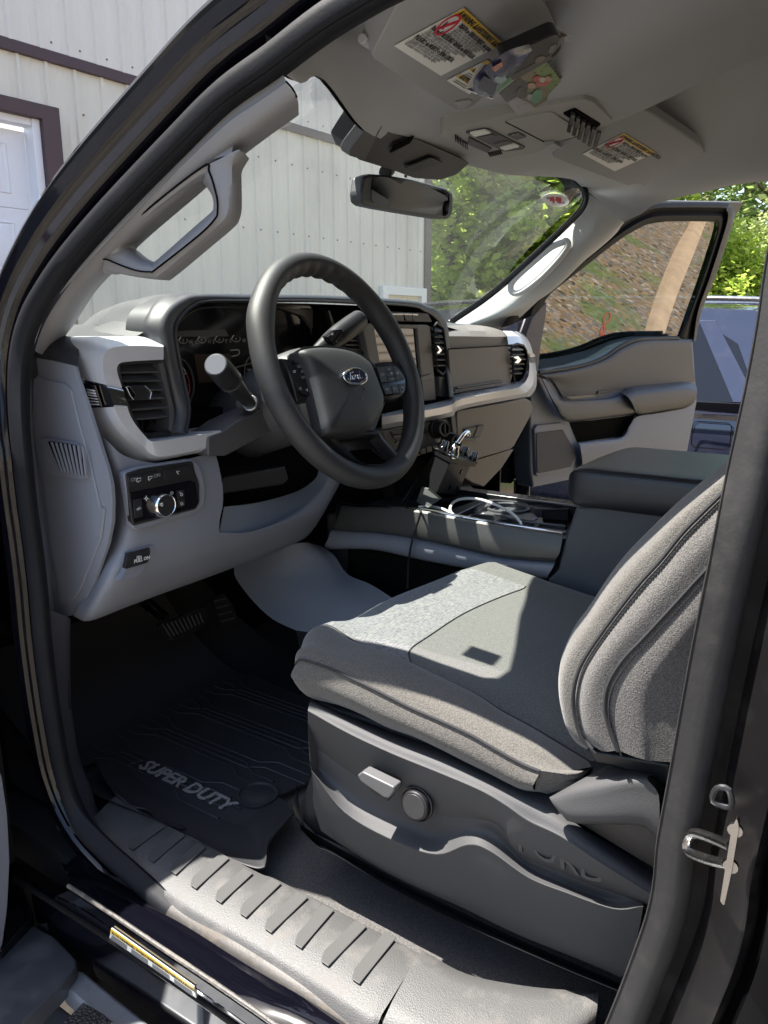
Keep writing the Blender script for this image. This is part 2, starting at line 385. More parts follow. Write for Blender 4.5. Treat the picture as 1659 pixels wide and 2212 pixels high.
# ---------------------------------------------------------------- sill, rocker, running board
def yl(x, z, y0, y1, n=2): return [Vector((x, y0+(y1-y0)*i/(n-1), z)) for i in range(n)]
def lin(k, a, b, x, y0=.0, y1=1.0):
    p, r = q(k, *a, x=x), q(k, *b, x=x)
    t0 = (y0-p.y)/(r.y-p.y); t1 = (y1-p.y)/(r.y-p.y); return [p+(r-p)*t0, p+(r-p)*t1]
zz = lambda k, a, b, x: .5*(q(k, *a, x=x).z+q(k, *b, x=x).z)
RK = [([(420,300),(560,400),(800,545),(1080,710),(1380,890),(1659,1065),(1900,1220)], -.846),
      ([(330,345),(520,430),(760,580),(1060,765),(1400,985),(1659,1130),(1900,1290)], -.866),
      ([(380,470),(520,560),(700,680),(900,815),(1120,960),(1400,1150),(1650,1330)], -.895),
      ([(300,520),(440,590),(600,698),(820,850),(1046,1012),(1250,1155),(1500,1340)], -.898),
      ([(290,560),(430,660),(590,765),(820,925),(1060,1100),(1250,1235),(1480,1400)], -.888),
      ([(80,430),(300,570),(500,695),(700,830),(950,1000),(1200,1175),(1450,1360)], -.892)]
RKP = [[q(16, a, b, x=x) for a, b in pts] for pts, x in RK]
r_in = [p+Vector((.012,0,-.035)) for p in RKP[0]]
rimr = [p+Vector((-.003,0,.002)) for p in RKP[2]]; rimr2 = [p+Vector((-.003,0,-.006)) for p in RKP[2]]
O('rocker_panel', [(g_grid([r_in, RKP[0], [p+Vector((.004,0,-.010)) for p in RKP[1]], RKP[1], [p.lerp(r, .5)+Vector((0,0,.002)) for p, r in zip(RKP[1], RKP[2])], RKP[2]], 5, 2), PAINT),
    (g_grid([rimr2, [p+Vector((0,0,-.002)) for p in RKP[3]], RKP[3], RKP[4], RKP[5], [p+Vector((.0,0,-.006)) for p in RKP[5]], [p+Vector((.02,0,-.012)) for p in RKP[5]], [p+Vector((.03,0,-.30)) for p in RKP[5]]], 5, 1), PAINT)], TR, ang=30)
O('rocker_seam', [(g_tube(rimr, .0028, 8, 5), mat('seam_sealer', (.06,.055,.05), .5, dust=(.8,60,(.20,.18,.15)), bump=(200,1.))), (g_tube(RKP[5], .004, 8, 5), PAINTD)], TR)
O('underbody', [(g_box((0,.6,.62),1.66,2.4,.30), VOID)], TR)
# running board label
l0, l1 = q(16,602,700,x=-.9005), q(16,1046,1015,x=-.9005); l2, l3 = q(16,1064,1102,x=-.8915), q(16,588,765,x=-.8915)
def quadgrid(A, B, C_, Dd, us, vs):
    return lambda u, v: (A*(1-u)+B*u)*(1-v)+(Dd*(1-u)+C_*u)*v
lg = quadgrid(l0, l1, l2, l3, 0, 0)
dx = Vector((-.0006, 0, 0))
geo = [(g_slab([l0, l1, l2, l3], (.0012,0,0)), WHT), (g_slab([lg(0,0)+dx, lg(1,0)+dx, lg(1,.34)+dx, lg(0,.34)+dx], (.0008,0,0)), YEL)]
for k in range(4):
    u0 = .02+k*.25
    for r in range(8):
        v = .42+r*.065; geo.append((g_slab([lg(u0,v)+dx, lg(u0+.2-.03*random.random(),v)+dx, lg(u0+.2,v+.03)+dx, lg(u0,v+.03)+dx], (.0004,0,0)), INKG))
    ex = (l1-l0).normalized(); 
    geo.append((g_text(('\u25b2 WARNING', '\u25b2 AVERTISSEMENT', '\u25b2 ADVERTENCIA', '\u25b2 WARNING')[k], lg(u0, .28)+dx*1.5, ex, l0-l3, .007, .0002), INK))
O('warning_label', geo, TR, label='long white and yellow warning label on the rocker')
# running board and its front bracket (below and ahead of the sill)
RBM = mat('running_board_alloy', (.42,.44,.47), .32, metal=.7, dust=(.7,12,(.16,.15,.14)), var=.3)
RBD = mat('running_board_tread', (.02,.02,.02), .5, bump=(250,1.), kind='voro', dust=(.5,20,(.09,.085,.08)))
rb = O('running_board', [(g_slab([q(16,a_,b_,z=.715) for a_,b_ in ((400,915),(455,928),(640,1080),(1000,1360),(700,1400),(560,1240),(430,1095),(335,1015))], (0,0,-.03)), RBM), (g_slab([Vector((-.90,1.7,.66)), Vector((-.90,.0,.66)), Vector((-1.13,.0,.66)), Vector((-1.13,1.7,.66))], (0,0,-.05)), RBM)], TR, bev=.006)
O('step_tread', [(g_slab([q(16,a_,b_,z=.722) for a_,b_ in ((450,1095),(560,1160),(760,1330),(500,1400),(250,1300))], (0,0,-.006)), RBD)], rb, bev=.002)
O('step_bracket', [(g_slab(rounded([q(16,a_,b_,z=.735) for a_,b_ in ((180,680),(300,745),(412,862),(415,905),(330,1010),(230,1110),(90,1240),(-120,1260),(-140,900))], .006), (0,0,-.03)), mat('bracket_dark', (.035,.037,.042), .5, dust=(.6,10,(.10,.10,.10))))], rb, bev=.004)
O('step_hinge', [(g_slab([q(16,a_,b_,z=.75) for a_,b_ in ((-60,200),(60,330),(180,610),(165,650),(0,820),(-80,800))], (0,0,-.03)), BLKG)], rb, bev=.004)
# ---------------------------------------------------------------- scuff plate
zs = lambda x: .885+(x+.80)*-.02
def S(k, a, b, dz=0.): return q(k, a, b, z=.882+dz)
sp_in = [(10,300,0),(10,370,180),(10,440,330),(10,520,470),(10,640,600)]
outer = [S(10,470,560), S(10,560,660), S(10,700,775), S(10,970,975), S(10,1300,1165), S(10,1659,1383), S(11,300,1010), S(11,345,1025)]
innr = [S(10,640,390), S(10,760,480), S(10,1000,600), S(10,1180,690), S(10,1400,810), S(11,0,545), S(11,250,675), S(11,490,800)]
dn = Vector((0,0,-.05))
n_ = 8
rows = [[p+Vector((-.012,0,-.03)) for p in outer], [p+Vector((-.002,0,-.004)) for p in outer], [p.lerp(i_, .06)+Vector((0,0,.0015)) for p, i_ in zip(outer, innr)],
        [p.lerp(i_, .5)+Vector((0,0,.003)) for p, i_ in zip(outer, innr)], [p.lerp(i_, .96)+Vector((0,0,.002)) for p, i_ in zip(outer, innr)], [i_+Vector((.004,0,-.006)) for i_ in innr], [i_+Vector((.006,0,-.03)) for i_ in innr]]
sc = O('scuff_plate', [(g_grid(rows, su=5), SCUF)], TR, ang=50)
def rib(k, A_, B_, sc):
    m = {10:1., 11:.625}[k]*sc
    pts = [A_, B_, (B_[0]-50*m, B_[1]-27*m), (A_[0]-20*m, A_[1]-66*m), (A_[0]-32*m, A_[1]-22*m)]
    return (g_slab([S(k, a, b, .0042) for a, b in pts], (0,0,.0016)), SCUFR)
geo = []
for i_, (A_, B_) in enumerate([((718,695),(890,568)),((828,762),(1000,615)),((950,828),(1112,680)),((1060,905),(1240,738)),((1195,982),(1368,820)),((1330,1060),(1520,875)),((1465,1143),(1665,950))]): geo.append(rib(10, A_, B_, .85+.05*i_))
for i_, (A_, B_) in enumerate([((85,785),(195,655)),((175,845),(305,710)),((280,905),(405,748))]): geo.append(rib(11, A_, B_, 1.2+.04*i_))
for gq in geo: O('scuff_rib', [gq], sc, bev=.0015)
# end cap of the sill by the centre pillar
o2 = [S(11,360,1030), S(11,500,1110), S(11,760,1200), S(11,960,1130), S(11,1080,1010)]
i2 = [S(11,492,800), S(11,640,880), S(11,830,920), S(11,1000,936), S(11,1085,938)]
rows = [[p+Vector((-.01,0,-.03)) for p in o2], [p+Vector((0,0,.001)) for p in o2], [p.lerp(r, .5)+Vector((0,0,.008)) for p, r in zip(o2, i2)], [p+Vector((0,0,.005)) for p in i2], [p+Vector((.01,0,-.03)) for p in i2]]
O('pillar_scuff', [(g_grid(rows, su=5, sv=2), SCUF)], TR, ang=60)
# kick panel (grey, beside the floor, driver side)
kr0 = [D(p, .012) for p in [(84,1300),(105,1390),(118,1500),(132,1590),(150,1680),(182,1752),(235,1810),(300,1868),(370,1925)]]
kr1 = [P(a, b, x=-.765) for a, b in [(150,1335),(150,1400),(152,1500),(158,1560),(172,1640),(195,1700),(215,1755),(255,1795),(330,1800)]]
kr2 = [p+Vector((.015,.03,-.02)) for p in kr1]
O('kick_panel', [(g_grid([kr0, [a.lerp(b, .5)+Vector((-.01,0,.005)) for a, b in zip(kr0, kr1)], kr1, kr2], su=5, sv=4), mat('kick_plastic', (.05,.052,.065), .5, bump=(500,.5)))], TR, ang=60)
O('kick_panel_cap', [(g_slab(rounded([P(124,1490,x=-.775), P(150,1465,x=-.768), P(156,1530,x=-.768), P(134,1545,x=-.775)], .004), (-.006,0,0)), BLK)], TR, bev=.002)
# ---------------------------------------------------------------- floor, firewall, shell
O('cabin_floor', [(g_box((0,-.15,.80),1.66,3.0,.06), CARPD)], TR)
O('carpet', [(g_slab([Vector((-.80,-.3,.84)), Vector((-.08,-.3,.84)), Vector((-.08,1.02,.84)), Vector((-.80,1.02,.84))], (0,0,-.008)), CARP)], TR)
tb = [[Vector((x, .98, .845)) for x in (-.78,-.5,-.1)], [Vector((x, 1.22, .86)) for x in (-.78,-.5,-.1)], [Vector((x, 1.48, 1.02)) for x in (-.78,-.5,-.1)], [Vector((x, 1.56, 1.25)) for x in (-.78,-.5,-.1)]]
O('toe_board', [(g_grid(tb, 4, 5), CARPD)], TR)
O('cowl_side_sun_block', [(g_box((-.865,1.34,1.18),.03,.56,.78), BLK)], TR)  # unseen boxes, added on both sides to keep stray sun off the floor
O('cowl_side_sun_block', [(g_box((.885,1.36,1.18),.03,.50,.78), BLK)], TR)
O('cowl_sun_block', [(g_box((-.87,1.27,1.545),.24,.50,.03), BLK)], TR)  # unseen sheets, added to shut out sun at the windshield base
O('cowl_sun_block', [(g_box((.88,1.27,1.545),.22,.50,.03), BLK)], TR)
O('firewall', [(g_box((0,1.60,1.12),1.7,.04,.75), VOID), (g_box((-.80,1.38,1.12),.04,.40,.65), VOID), (g_box((.80,1.38,1.12),.04,.40,.65), VOID)], TR)
# hood, fenders, grille end: simple but complete nose
hd = [[Vector((s*x, y, z)) for y, z in ((1.32,1.50),(1.6,1.53),(2.2,1.50),(2.75,1.42),(2.92,1.30))] for s, x in ((-1,.93),(-1,.62),(-1,.55),(1,.55),(1,.62),(1,.93))]
for k, r in enumerate(hd):
    for p in r: p.z += (-.02, -.03, .03, .03, -.03, -.02)[k]
O('hood', [(g_grid(hd, 5, 1), PAINT)], TR, solid=.02)
for s in (-1, 1):
    O('fender', [(g_grid([[Vector((s*.93, y, 1.49-.04*(y-1.3))) for y in (1.02,1.6,2.2,2.9)], [Vector((s*1.0, y, 1.35)) for y in (1.02,1.6,2.2,2.85)], [Vector((s*1.0, y, z)) for y, z in ((1.02,.75),(1.6,1.12),(2.2,1.12),(2.85,.8))]], 5, 1), PAINT)], TR, solid=.02)
    wh = E('wheel', (s*.86, 1.95, .45), par=TR)
    O('tyre', [(g_cyl(Vector((s*.72,1.95,.45)), (s,0,0), .45, .27, 48, prof=[(.26,0),(.42,0),(.45,.04),(.45,.23),(.42,.27),(.26,.27)]), BLK)], wh, bev=.01)
    O('rim', [(g_cyl(Vector((s*.76,1.95,.45)), (s,0,0), .25, .2, 32, prof=[(0,0),(.25,0),(.25,.2),(.22,.18),(.1,.12),(0,.14)]), SILV)], wh)
    wh2 = copy_tree(wh, TR); wh2.location.y = -2.2
O('grille', [(g_box((0,2.93,1.05),1.7,.06,.5), BLK), (g_box((0,2.95,1.1),1.5,.05,.06), CHR)], TR, bev=.01)
O('front_bumper', [(g_box((0,3.0,.72),1.95,.14,.22), CHR)], TR, bev=.03)
# roof skin and rear cab
rf = [[Vector((x, y, z)) for y, z in ((.80,1.975),(.55,2.08),(0,2.14),(-.8,2.13),(-1.45,2.07))] for x in (-.70,-.4,0,.4,.70)]
for k, r in enumerate(rf):
    for p in r: p.z += (-.03,.0,.01,.0,-.03)[k]
    r[0].x *= .90; r[1].x *= .96; r[0].y = (.70,.80,.84,.84,.82)[k]; r[1].y = .50; r[0].z = (1.935,1.965,1.985,1.985,1.975)[k]
rf = [[p+Vector((-.055,0,-.05)) for p in rf[0]]]+rf+[[p+Vector((.055,0,-.05)) for p in rf[-1]]]
O('roof', [(g_grid(rf, 4, 3), PAINT)], TR, solid=.012)
O('rear_door', [(g_box((-.90,-.72,1.12),.10,1.30,.72), PAINT), (g_box((-.85,-.75,1.90),.05,1.25,.05), PAINT), (g_box((-.86,-1.35,1.66),.06,.06,.5), PAINT)], TR, bev=.01)
O('rear_door', [(g_box((.93,-.72,1.12),.10,1.34,.72), PAINT), (g_box((.82,-.72,1.92),.05,1.3,.05), PAINT), (g_box((.87,-1.35,1.66),.06,.06,.5), PAINT)], TR, bev=.01)
O('rear_window_glass', [(g_slab([Vector((-.88,-.10,1.48)), Vector((-.88,-1.32,1.48)), Vector((-.80,-1.30,1.88)), Vector((-.80,-.12,1.88))], (.004,0,0)), CG)], TR)
O('rear_window_glass', [(g_slab([Vector((.88,-.02,1.48)), Vector((.88,-1.32,1.48)), Vector((.80,-1.30,1.90)), Vector((.80,-.02,1.90))], (-.004,0,0)), CG)], TR)
O('cab_back', [(g_box((0,-1.42,1.15),1.8,.06,.75), MID), (g_box((0,-1.42,1.93),1.5,.06,.08), MID), (g_box((-.80,-1.42,1.7),.12,.06,.4), MID), (g_box((.80,-1.42,1.7),.12,.06,.4), MID)], TR)
O('rear_seat', [(g_box((0,-.85,1.15),1.5,.5,.2), FAB), (g_box((0,-1.2,1.45),1.5,.18,.6), FAB)], TR, bev=.05, seg=4)
O('truck_bed', [(g_box((0,-2.6,1.05),1.95,2.1,.55), PAINT)], TR, bev=.03)
# passenger side jamb: centre pillar and black door frame
O('far_centre_pillar', [(g_box((.85,.03,1.28),.09,.12,.95), PAINT), (g_box((.80,.02,1.80),.06,.10,.28,ex=(1,0,-.2)), MID)], TR, bev=.01)
# ---------------------------------------------------------------- windshield
wsT = [P(640,182,x=-.62), P(700,170,x=-.56), Vector((-.30,.80,1.955)), Vector((0,.86,1.965)), Vector((.30,.84,1.965)), P(1258,408,x=.645)+Vector((0,0,.014)), Vector((.715,.775,1.945))]
wsB = [Vector((-.80,1.10,1.56)), Vector((-.72,1.20,1.565)), Vector((-.36,1.33,1.565)), Vector((0,1.38,1.565)), Vector((.36,1.34,1.565)), Vector((.70,1.22,1.57)), Vector((.78,1.16,1.57))]
wsM = [a.lerp(b, .5)+Vector((0,.015,.025)) for a, b in zip(wsT, wsB)]
ws = O('windshield', [(g_grid([wsT, wsM, wsB], 5, 6), WSG)], TR, ang=80)
def wsp(a, b, off=0.):    # a point on the windshield surface
    rows = [crs(wsT, 5), crs(wsM, 5), crs(wsB, 5)]
    best = None; r = ray(a, b)
    for i in range(len(rows[0])-1):
        for j in range(2):
            A, B, C_ = rows[j][i], rows[j][i+1], rows[j+1][i]
            n = (B-A).cross(C_-A).normalized(); t = (A-CAM).dot(n)/r.dot(n); p = CAM+r*t
            e = (p-(A+B+C_+rows[j+1][i+1])/4).length
            if best is None or e < best[0]: best = (e, p, n)
    return best[1]-best[2]*off*(1 if best[2].dot(r) > 0 else -1), best[2]
# oval sticker, upper right
def oval(k, ca, cb, ra, rb, rot=0, n=24):
    out = []
    for i in range(n):
        t = 2*math.pi*i/n; x = ra*math.cos(t); y = rb*math.sin(t); c, s = math.cos(rot), math.sin(rot)
        out.append((ca+x*c-y*s, cb+x*s+y*c))
    return out
p0, nn = wsp(1200, 433, .004)
PLS = (p0, nn)
geo = [(g_slab([q(3,a,b,pl=PLS) for a, b in oval(3,384,1202,82,40,.12)], nn*.0008), WHT)]
pl2 = (p0-nn*.001*(1 if nn.dot(ray(1200,433))>0 else -1), nn)
def fl(pts, m, k=3, pl=None): return (g_slab([q(k,a,b,pl=pl or pl2) for a, b in pts], nn*.0004), m)
geo += [fl([(345,1185),(375,1180),(378,1215),(372,1225),(362,1205),(352,1210)], RED), fl([(382,1182),(420,1186),(418,1215),(425,1222),(405,1222),(392,1212)], RED), fl([(352,1196),(420,1200),(419,1207),(352,1203)], RED),
        fl(oval(3,338,1190,8,6), mat('sticker_blue',(.1,.2,.5),.5)), fl(oval(3,432,1218,9,7), mat('sticker_violet',(.3,.3,.55),.5))]
ex = q(3,430,1180,pl=pl2)-q(3,340,1170,pl=pl2)
O('oval_sticker', geo, ws, label='white oval sticker with red emblem')
# small square tag stuck in the near upper corner of the glass; it throws the square shadow on the cushion
tc0 = Vector((-.612,.709,1.853)); te1 = (wsT[1]-wsT[0]); te1 = Vector((1,.12,.04)).normalized(); te2 = Vector((.0,.62,-.60)).normalized()
O('toll_tag', [(g_slab(rounded([tc0+te1*.018+te2*.021, tc0-te1*.018+te2*.021, tc0-te1*.018-te2*.021, tc0+te1*.018-te2*.021], .003), te1.cross(te2)*.004), BLK)], ws, bev=.001)
# frit band + black rubber at the far edge
fr0 = [P(a, b, x=.655) for a, b in [(1240,394),(1256,402),(1264,416),(1262,440),(1238,472),(1150,556),(1060,636),(975,695)]]
fr0 = [Vector((p.x, p.y, p.z)) for p in fr0]
O('windshield_edge_rubber', [(g_tube(fr0, .0065, 8, 5, flat=1.4), BLKG)], ws)
# ---------------------------------------------------------------- far A pillar (its sunlight is put into a whiter trim colour)
A0 = QV(0,'x',[(1258,408,.69),(1262,442,.69),(1240,474,.69),(1155,560,.695),(1065,640,.70),(968,692,.71)])
A1 = QV(0,'x',[(1300,440,.68),(1285,480,.672),(1265,510,.672),(1185,585,.675),(1100,668,.685),(1010,706,.69)])
A2 = QV(0,'x',[(1345,478,.715),(1310,515,.71),(1270,550,.71),(1195,625,.715),(1125,668,.72),(1045,704,.73)])
A3 = QV(0,'x',[(1345,480,.76),(1330,505,.77),(1285,545,.775),(1215,600,.78),(1130,680,.79),(1090,712,.80)])
PT = mat('far_pillar_sunlit', (.50,.51,.51), .6, bump=(1500,.2), spec=.3)
fp = O('far_pillar_trim', [(g_grid([A0, A1, A2, A3], 6, 4), PT)], TR, ang=60)
hs = [(1217,523),(1222,520),(1227,526),(1222,540),(1200,568),(1165,603),(1128,630),(1110,633),(1103,622),(1112,603),(1150,568),(1190,535)]
O('grab_handle', [(g_tube([P(a, b, x=.662) for a, b in hs], .0085, 10, 5, closed=True, flat=1.), PT)], fp)
O('tweeter_grille', [(g_slab(rounded([q(6,585,155,x=.71), q(6,668,100,x=.71), q(6,680,205,x=.73), q(6,585,222,x=.71)], .006), (-.004,0,.0)), mat('tweeter_mesh', (.30,.31,.31), .7, bump=(900,1.), kind='voro'))], fp, bev=.001)
# ---------------------------------------------------------------- near A pillar with grab handle
def AX(v): return -.757+.022*max(0, min(1, (700-v)/520))
def ap(a, b, o=0): return P(a, b, x=AX(b)+o)
inr = [D(p, .006) for p in [(74,745),(90,700),(110,656),(160,600),(216,537),(280,470),(400,349),(496,257),(560,216),(620,178)]]
ous = [ap(*p) for p in [(88,765),(108,728),(132,695),(176,626),(222,575),(290,505),(410,400),(497,322),(560,272),(642,212)]]
mid_ = [a.lerp(b, .5)+Vector((-.008,0,.004)) for a, b in zip(inr, ous)]
bk = [p+Vector((.05,.04,.0)) for p in ous]
apo = O('near_pillar_trim', [(g_grid([[p+Vector((.004,.011,.013)) for p in inr], inr, mid_, ous, bk], 6, 4), GRAYL)], TR, ang=60)
# seam to the headliner
O('pillar_seam', [(g_tube([D((618,176),.004), P(632,192,x=-.745), P(641,210,x=-.738)], .0012, 6, 3), VOID)], apo)
# handle: outer plate with a window
# outline (zoom-1 pixels) of the plate and of its opening, both with 12 stations
po = [(1250,830),(1252,900),(1255,1080),(1245,1150),(1215,1200),(1100,1300),(880,1485),(830,1502),(720,1492),(600,1468),(560,1455),(700,1250)]
pi_ = [(1070,985),(1100,990),(1145,1060),(1152,1120),(1135,1150),(1060,1215),(850,1400),(820,1410),(770,1395),(710,1350),(695,1310),(850,1150)]
gr = [(1095,905),(1135,930),(1175,1060),(1180,1140),(1165,1185),(1075,1275),(850,1452),(815,1468),(730,1458),(600,1408),(565,1372),(770,1160)]
HX = -.750
c_o = [q(1, a, b, x=HX) for a, b in po]; c_g = [q(1, a, b, x=HX-.008) for a, b in gr]; c_g2 = [p+(Vector((.0,.0,0))) for p in c_g]
c_m = [q(1, (a*.45+c*.55), (b*.45+d*.55), x=HX-.004) for (a, b), (c, d) in zip(gr, pi_)]
c_i = [q(1, a, b, x=HX+.012) for a, b in pi_]; c_b = [p+Vector((.03,.02,0)) for p in c_i]
c_ob = [p+Vector((.035,.02,0)) for p in c_o]
inner_up = [(1250,830),(1150,830),(1000,930),(700,1220)]
hg = [(g_grid([c_ob, c_o, [a.lerp(b,.5) for a,b in zip(c_o,c_g)], c_g], 5, 2, closed=True), GRAYL), (g_grid([c_g, c_m, c_i, c_b], 5, 3, closed=True), mat('handle_grey', (.20,.20,.215), .45, spec=.5))]
hd_ = O('grab_handle', hg, apo, ang=60)
O('handle_groove', [(g_tube([p+Vector((-.0015,0,0)) for p in c_g], .0011, 6, 5, closed=True), VOID)], hd_ if False else apo)
# filler web between pillar and handle plate
fa = [q(1, a, b, x=HX+.002) for a, b in [(560,1455),(600,1330),(700,1250),(850,1090),(1000,955),(1100,880),(1250,830)]]
fb = [ap(a*.4, b*.4-4) for a, b in [(520,1440),(560,1340),(690,1210),(840,1050),(990,900),(1120,800),(1260,790)]]
O('handle_web', [(g_grid([fa, fb], 5, 1), GRAYL)], apo)
# ---------------------------------------------------------------- headliner
def H(pts): return [Vector(p) for p in pts]
hx = [-.755,-.70,-.55,-.3,-.15,0,.15,.3,.55,.70,.77]
hl = []
for y, zc, ze in ((.62,2.005,1.885),(.50,2.055,1.895),(.30,2.085,1.905),(.0,2.10,1.91),(-.6,2.09,1.90),(-1.4,2.04,1.88)):
    row = []
    for x in hx:
        t = (abs(x)/.76)**4; dz = {.62:.045,.50:.078,.30:.05}.get(y,0)*(1 if abs(x) < .2 else 0); row.append(Vector((x, y, zc*(1-t)+ze*t-dz)))
    hl.append(row)
front = [D((598,189), .0)+Vector((.004,0,.004)), P(650,180,x=-.712), P(700,172,x=-.58), Vector((-.30,.775,1.905)), Vector((-.15,.80,1.912)), Vector((0,.815,1.918)), Vector((.15,.81,1.924)), Vector((.30,.80,1.93)), P(1225,385,x=.55), P(1262,408,x=.66), P(1345,480,x=.74)]
f2 = [p.lerp(r, .45)+Vector((0,0,.010)) for p, r in zip(front, hl[0])]
hl[0][0] = D((706,110), .004); hl[1][0] = D((821,42), .004); hl[2][0] = Vector((-.748,.33,1.895))
f2[0] = D((650,150), .004)
f2[-2] = P(1315,425,x=.705); f2[-3] = P(1300,395,x=.60); f2[-4] = Vector((.30,.73,1.965))
hl[0][-1] = P(1420,440,x=.76); hl[0][-2] = P(1370,430,x=.70)+Vector((0,0,.02)); hl[1][-1] = P(1520,415,x=.77); hl[2][-1] = P(1659,392,x=.77); f2[-1] = P(1385,462,x=.755)
HLROWS = [front, f2]+hl
for r_ in HLROWS[:5]: r_[0] = r_[0]+Vector((.004,.005,.016))
O('headliner', [(g_grid(HLROWS, 4, 5), HEAD)], TR, ang=80)
O('header_backing', [(g_grid([[p+Vector((0,.01,.004)) for p in front], [p+Vector((0,.02,.06)) for p in front]], 4), BLK)], TR)
# dome lamp on the headliner
dm = P(1252, 18, z=2.052)
O('dome_lamp', [(g_cyl(dm+Vector((0,0,.012)), (0,0,-1), .02, .014, 32, prof=[(0,0),(.022,0),(.022,.010),(.018,.013),(.016,.011),(0,.011)]), MID)]+[(g_box(dm+Vector((0,-.008+.004*k,.000)), .022,.0014,.003), HEAD) for k in range(5)], TR)
# visors
def visor(name, F4, thick, lbl):
    pts = rounded(F4, .022, 5); n = (F4[1]-F4[0]).cross(F4[2]-F4[1]).normalized()
    if n.z < 0: n = -n
    o = O(name, [(g_slab(pts, n*thick), HEAD)], TR, bev=.008, seg=3, ang=50, label=lbl)
    return o, n
dvp = [P(792,100,x=-.575), P(990,226,x=-.175), P(1012,213,x=-.165), P(1205,70,x=-.155), P(1130,-20,x=-.30), P(960,-60,x=-.52)]
nd = Vector((0,-.40,.92)).normalized()
# make the near visor planar: through front-left, front-right and rear-right corners
nV = (dvp[1]-dvp[0]).cross(dvp[3]-dvp[1]).normalized(); nV = nV if nV.z > 0 else -nV
VP = (dvp[0], nV)
dv2 = [P(790,102,pl=VP), P(975,222,pl=VP), P(1003,222,pl=VP), P(1208,62,pl=VP), P(1150,-40,pl=VP), P(900,-120,pl=VP)]
vis = O('sun_visor', [(g_slab([p-nV*.012 for p in rounded(dv2, .015, 5)], nV*.028), VISM)], TR, bev=.005, seg=3, ang=50)
O('visor_pivot', [(g_cyl(q(2,640,300,pl=(VP[0]+nV*.004,nV)), (dvp[1]-dvp[0]).normalized()*-1, .006, .03, 14), HEAD)], vis, bev=.002)
def wlabel(name, corners, par, rows, nrm, big=True, lab=None):
    """corners: rear-left(top-left of text), rear-right, front-right, front-left in text orientation"""
    g = quadgrid(*corners, 0, 0); A, B, C_, Dd = corners; e = -nrm*.0007; ex = (B-A); ey = (A-Dd); W = ex.length; Hh = ey.length
    geo = [(g_slab(list(corners), nrm*.0006), WHT), (g_slab([g(0,0)+e, g(1,0)+e, g(1,.15)+e, g(0,.15)+e], nrm*.0005), YEL)]
    e2 = e*1.6
    geo.append((g_text('\u25b2WARNING \u25b2AVERTISSEMENT \u25b2ADVERTENCIA', g(.02,.12)+e2, ex, ey, W*.055, .0002, bold=.0002), INK))
    heads = [(.22,.24,'DEATH or SERIOUS INJURY can occur.'), (.02,.50,'Risque de BLESSURES GRAVES ou MORTELLES.'), (.02,.74,'PELIGRO de MUERTE o SERIA LESI\u00d3N.')]
    for u, v, s in heads:
        geo.append((g_text(s, g(u, v)+e2, ex, ey, W*.047, .0002, bold=.0002), INK))
    small = ['\u2022Children 12 and under can be killed by the air bag.', '\u2022Never put a rear-facing child seat in the front.', '\u2022The back seat is the safest place for children.', '\u2022Always use seat belts and child restraints.']
    small2 = ['\u2022Les enfants peuvent \u00eatre tu\u00e9s par le coussin gonflable.', '\u2022Utilisez TOUJOURS les ceintures de s\u00e9curit\u00e9.', '\u2022Le si\u00e8ge arri\u00e8re est la place la plus s\u00fbre.']
    small3 = ['\u2022La bolsa de aire puede matar a ni\u00f1os menores.', '\u2022SIEMPRE USE los cinturones de seguridad.', '\u2022El asiento trasero es el lugar m\u00e1s seguro.']
    for i, s in enumerate(small): geo.append((g_text(s, g(.24, .29+i*.045)+e2, ex, ey, W*.034, .00015), INKG))
    for i, s in enumerate(small2): geo.append((g_text(s, g(.03, .555+i*.05)+e2, ex, ey, W*.036, .00015), INKG))
    for i, s in enumerate(small3): geo.append((g_text(s, g(.03, .79+i*.05)+e2, ex, ey, W*.036, .00015), INKG))
    # prohibition ring with a small seat-and-airbag pictogram
    c = g(.105,.31)+e2; exn = ex.normalized(); eyn = (ey-exn*ey.dot(exn)).normalized(); r = W*.085
    ringp = [c+exn*math.cos(t)*r+eyn*math.sin(t)*r for t in [2*math.pi*i/28 for i in range(28)]]
    geo.append((g_tube(ringp, W*.010, 6, 1, closed=True, flat=.3), RED))
    geo.append((g_tube([c+exn*r*.7+eyn*r*.7, c-exn*r*.7-eyn*r*.7], W*.008, 6, 1), RED))
    geo.append((g_slab([c+exn*r*x+eyn*r*y for x, y in ((-.5,-.5),(.1,-.5),(.1,-.35),(-.25,-.35),(-.4,.2),(-.55,.2))], nrm*.0003), INK))
    geo.append((g_slab([c+exn*r*x+eyn*r*y for x, y in ((.15,.05),(.5,.2),(.5,.5),(.2,.45))], nrm*.0003), INK))
    return O(name, geo, par, label=lab)
VL = (VP[0]-nV*.014, nV)
# text runs from the rear-outer corner towards the rear-inner corner
wlabel('warning_label', [q(2,1268,55,pl=VL), q(2,1530,295,pl=VL), q(2,1110,512,pl=VL), q(2,795,312,pl=VL)], vis, 9, nV, lab='large warning label with yellow heading')
b4 = [q(2,1425,405,pl=VL), q(2,1520,470,pl=VL), q(2,1300,637,pl=VL), q(2,1150,545,pl=VL)]
g4 = quadgrid(*b4, 0, 0); e_ = -nV*.0007; exv = b4[1]-b4[0]; eyv = b4[0]-b4[3]
exv2 = b4[2]-b4[3]
geo = [(g_slab(b4, nV*.0006), WHT)]
for v0, v1 in ((.0,.14),(.36,.46),(.68,.78)): geo.append((g_slab([g4(0,v0)+e_, g4(1,v0)+e_, g4(1,v1)+e_, g4(0,v1)+e_], nV*.0005), YEL))
for v0 in (.46,.78):
    geo.append((g_text('\u25b2ADVERTENCIA', g4(.08,v0-.015)+e_*1.6, exv2, eyv, exv2.length*.10, .0002), INK))
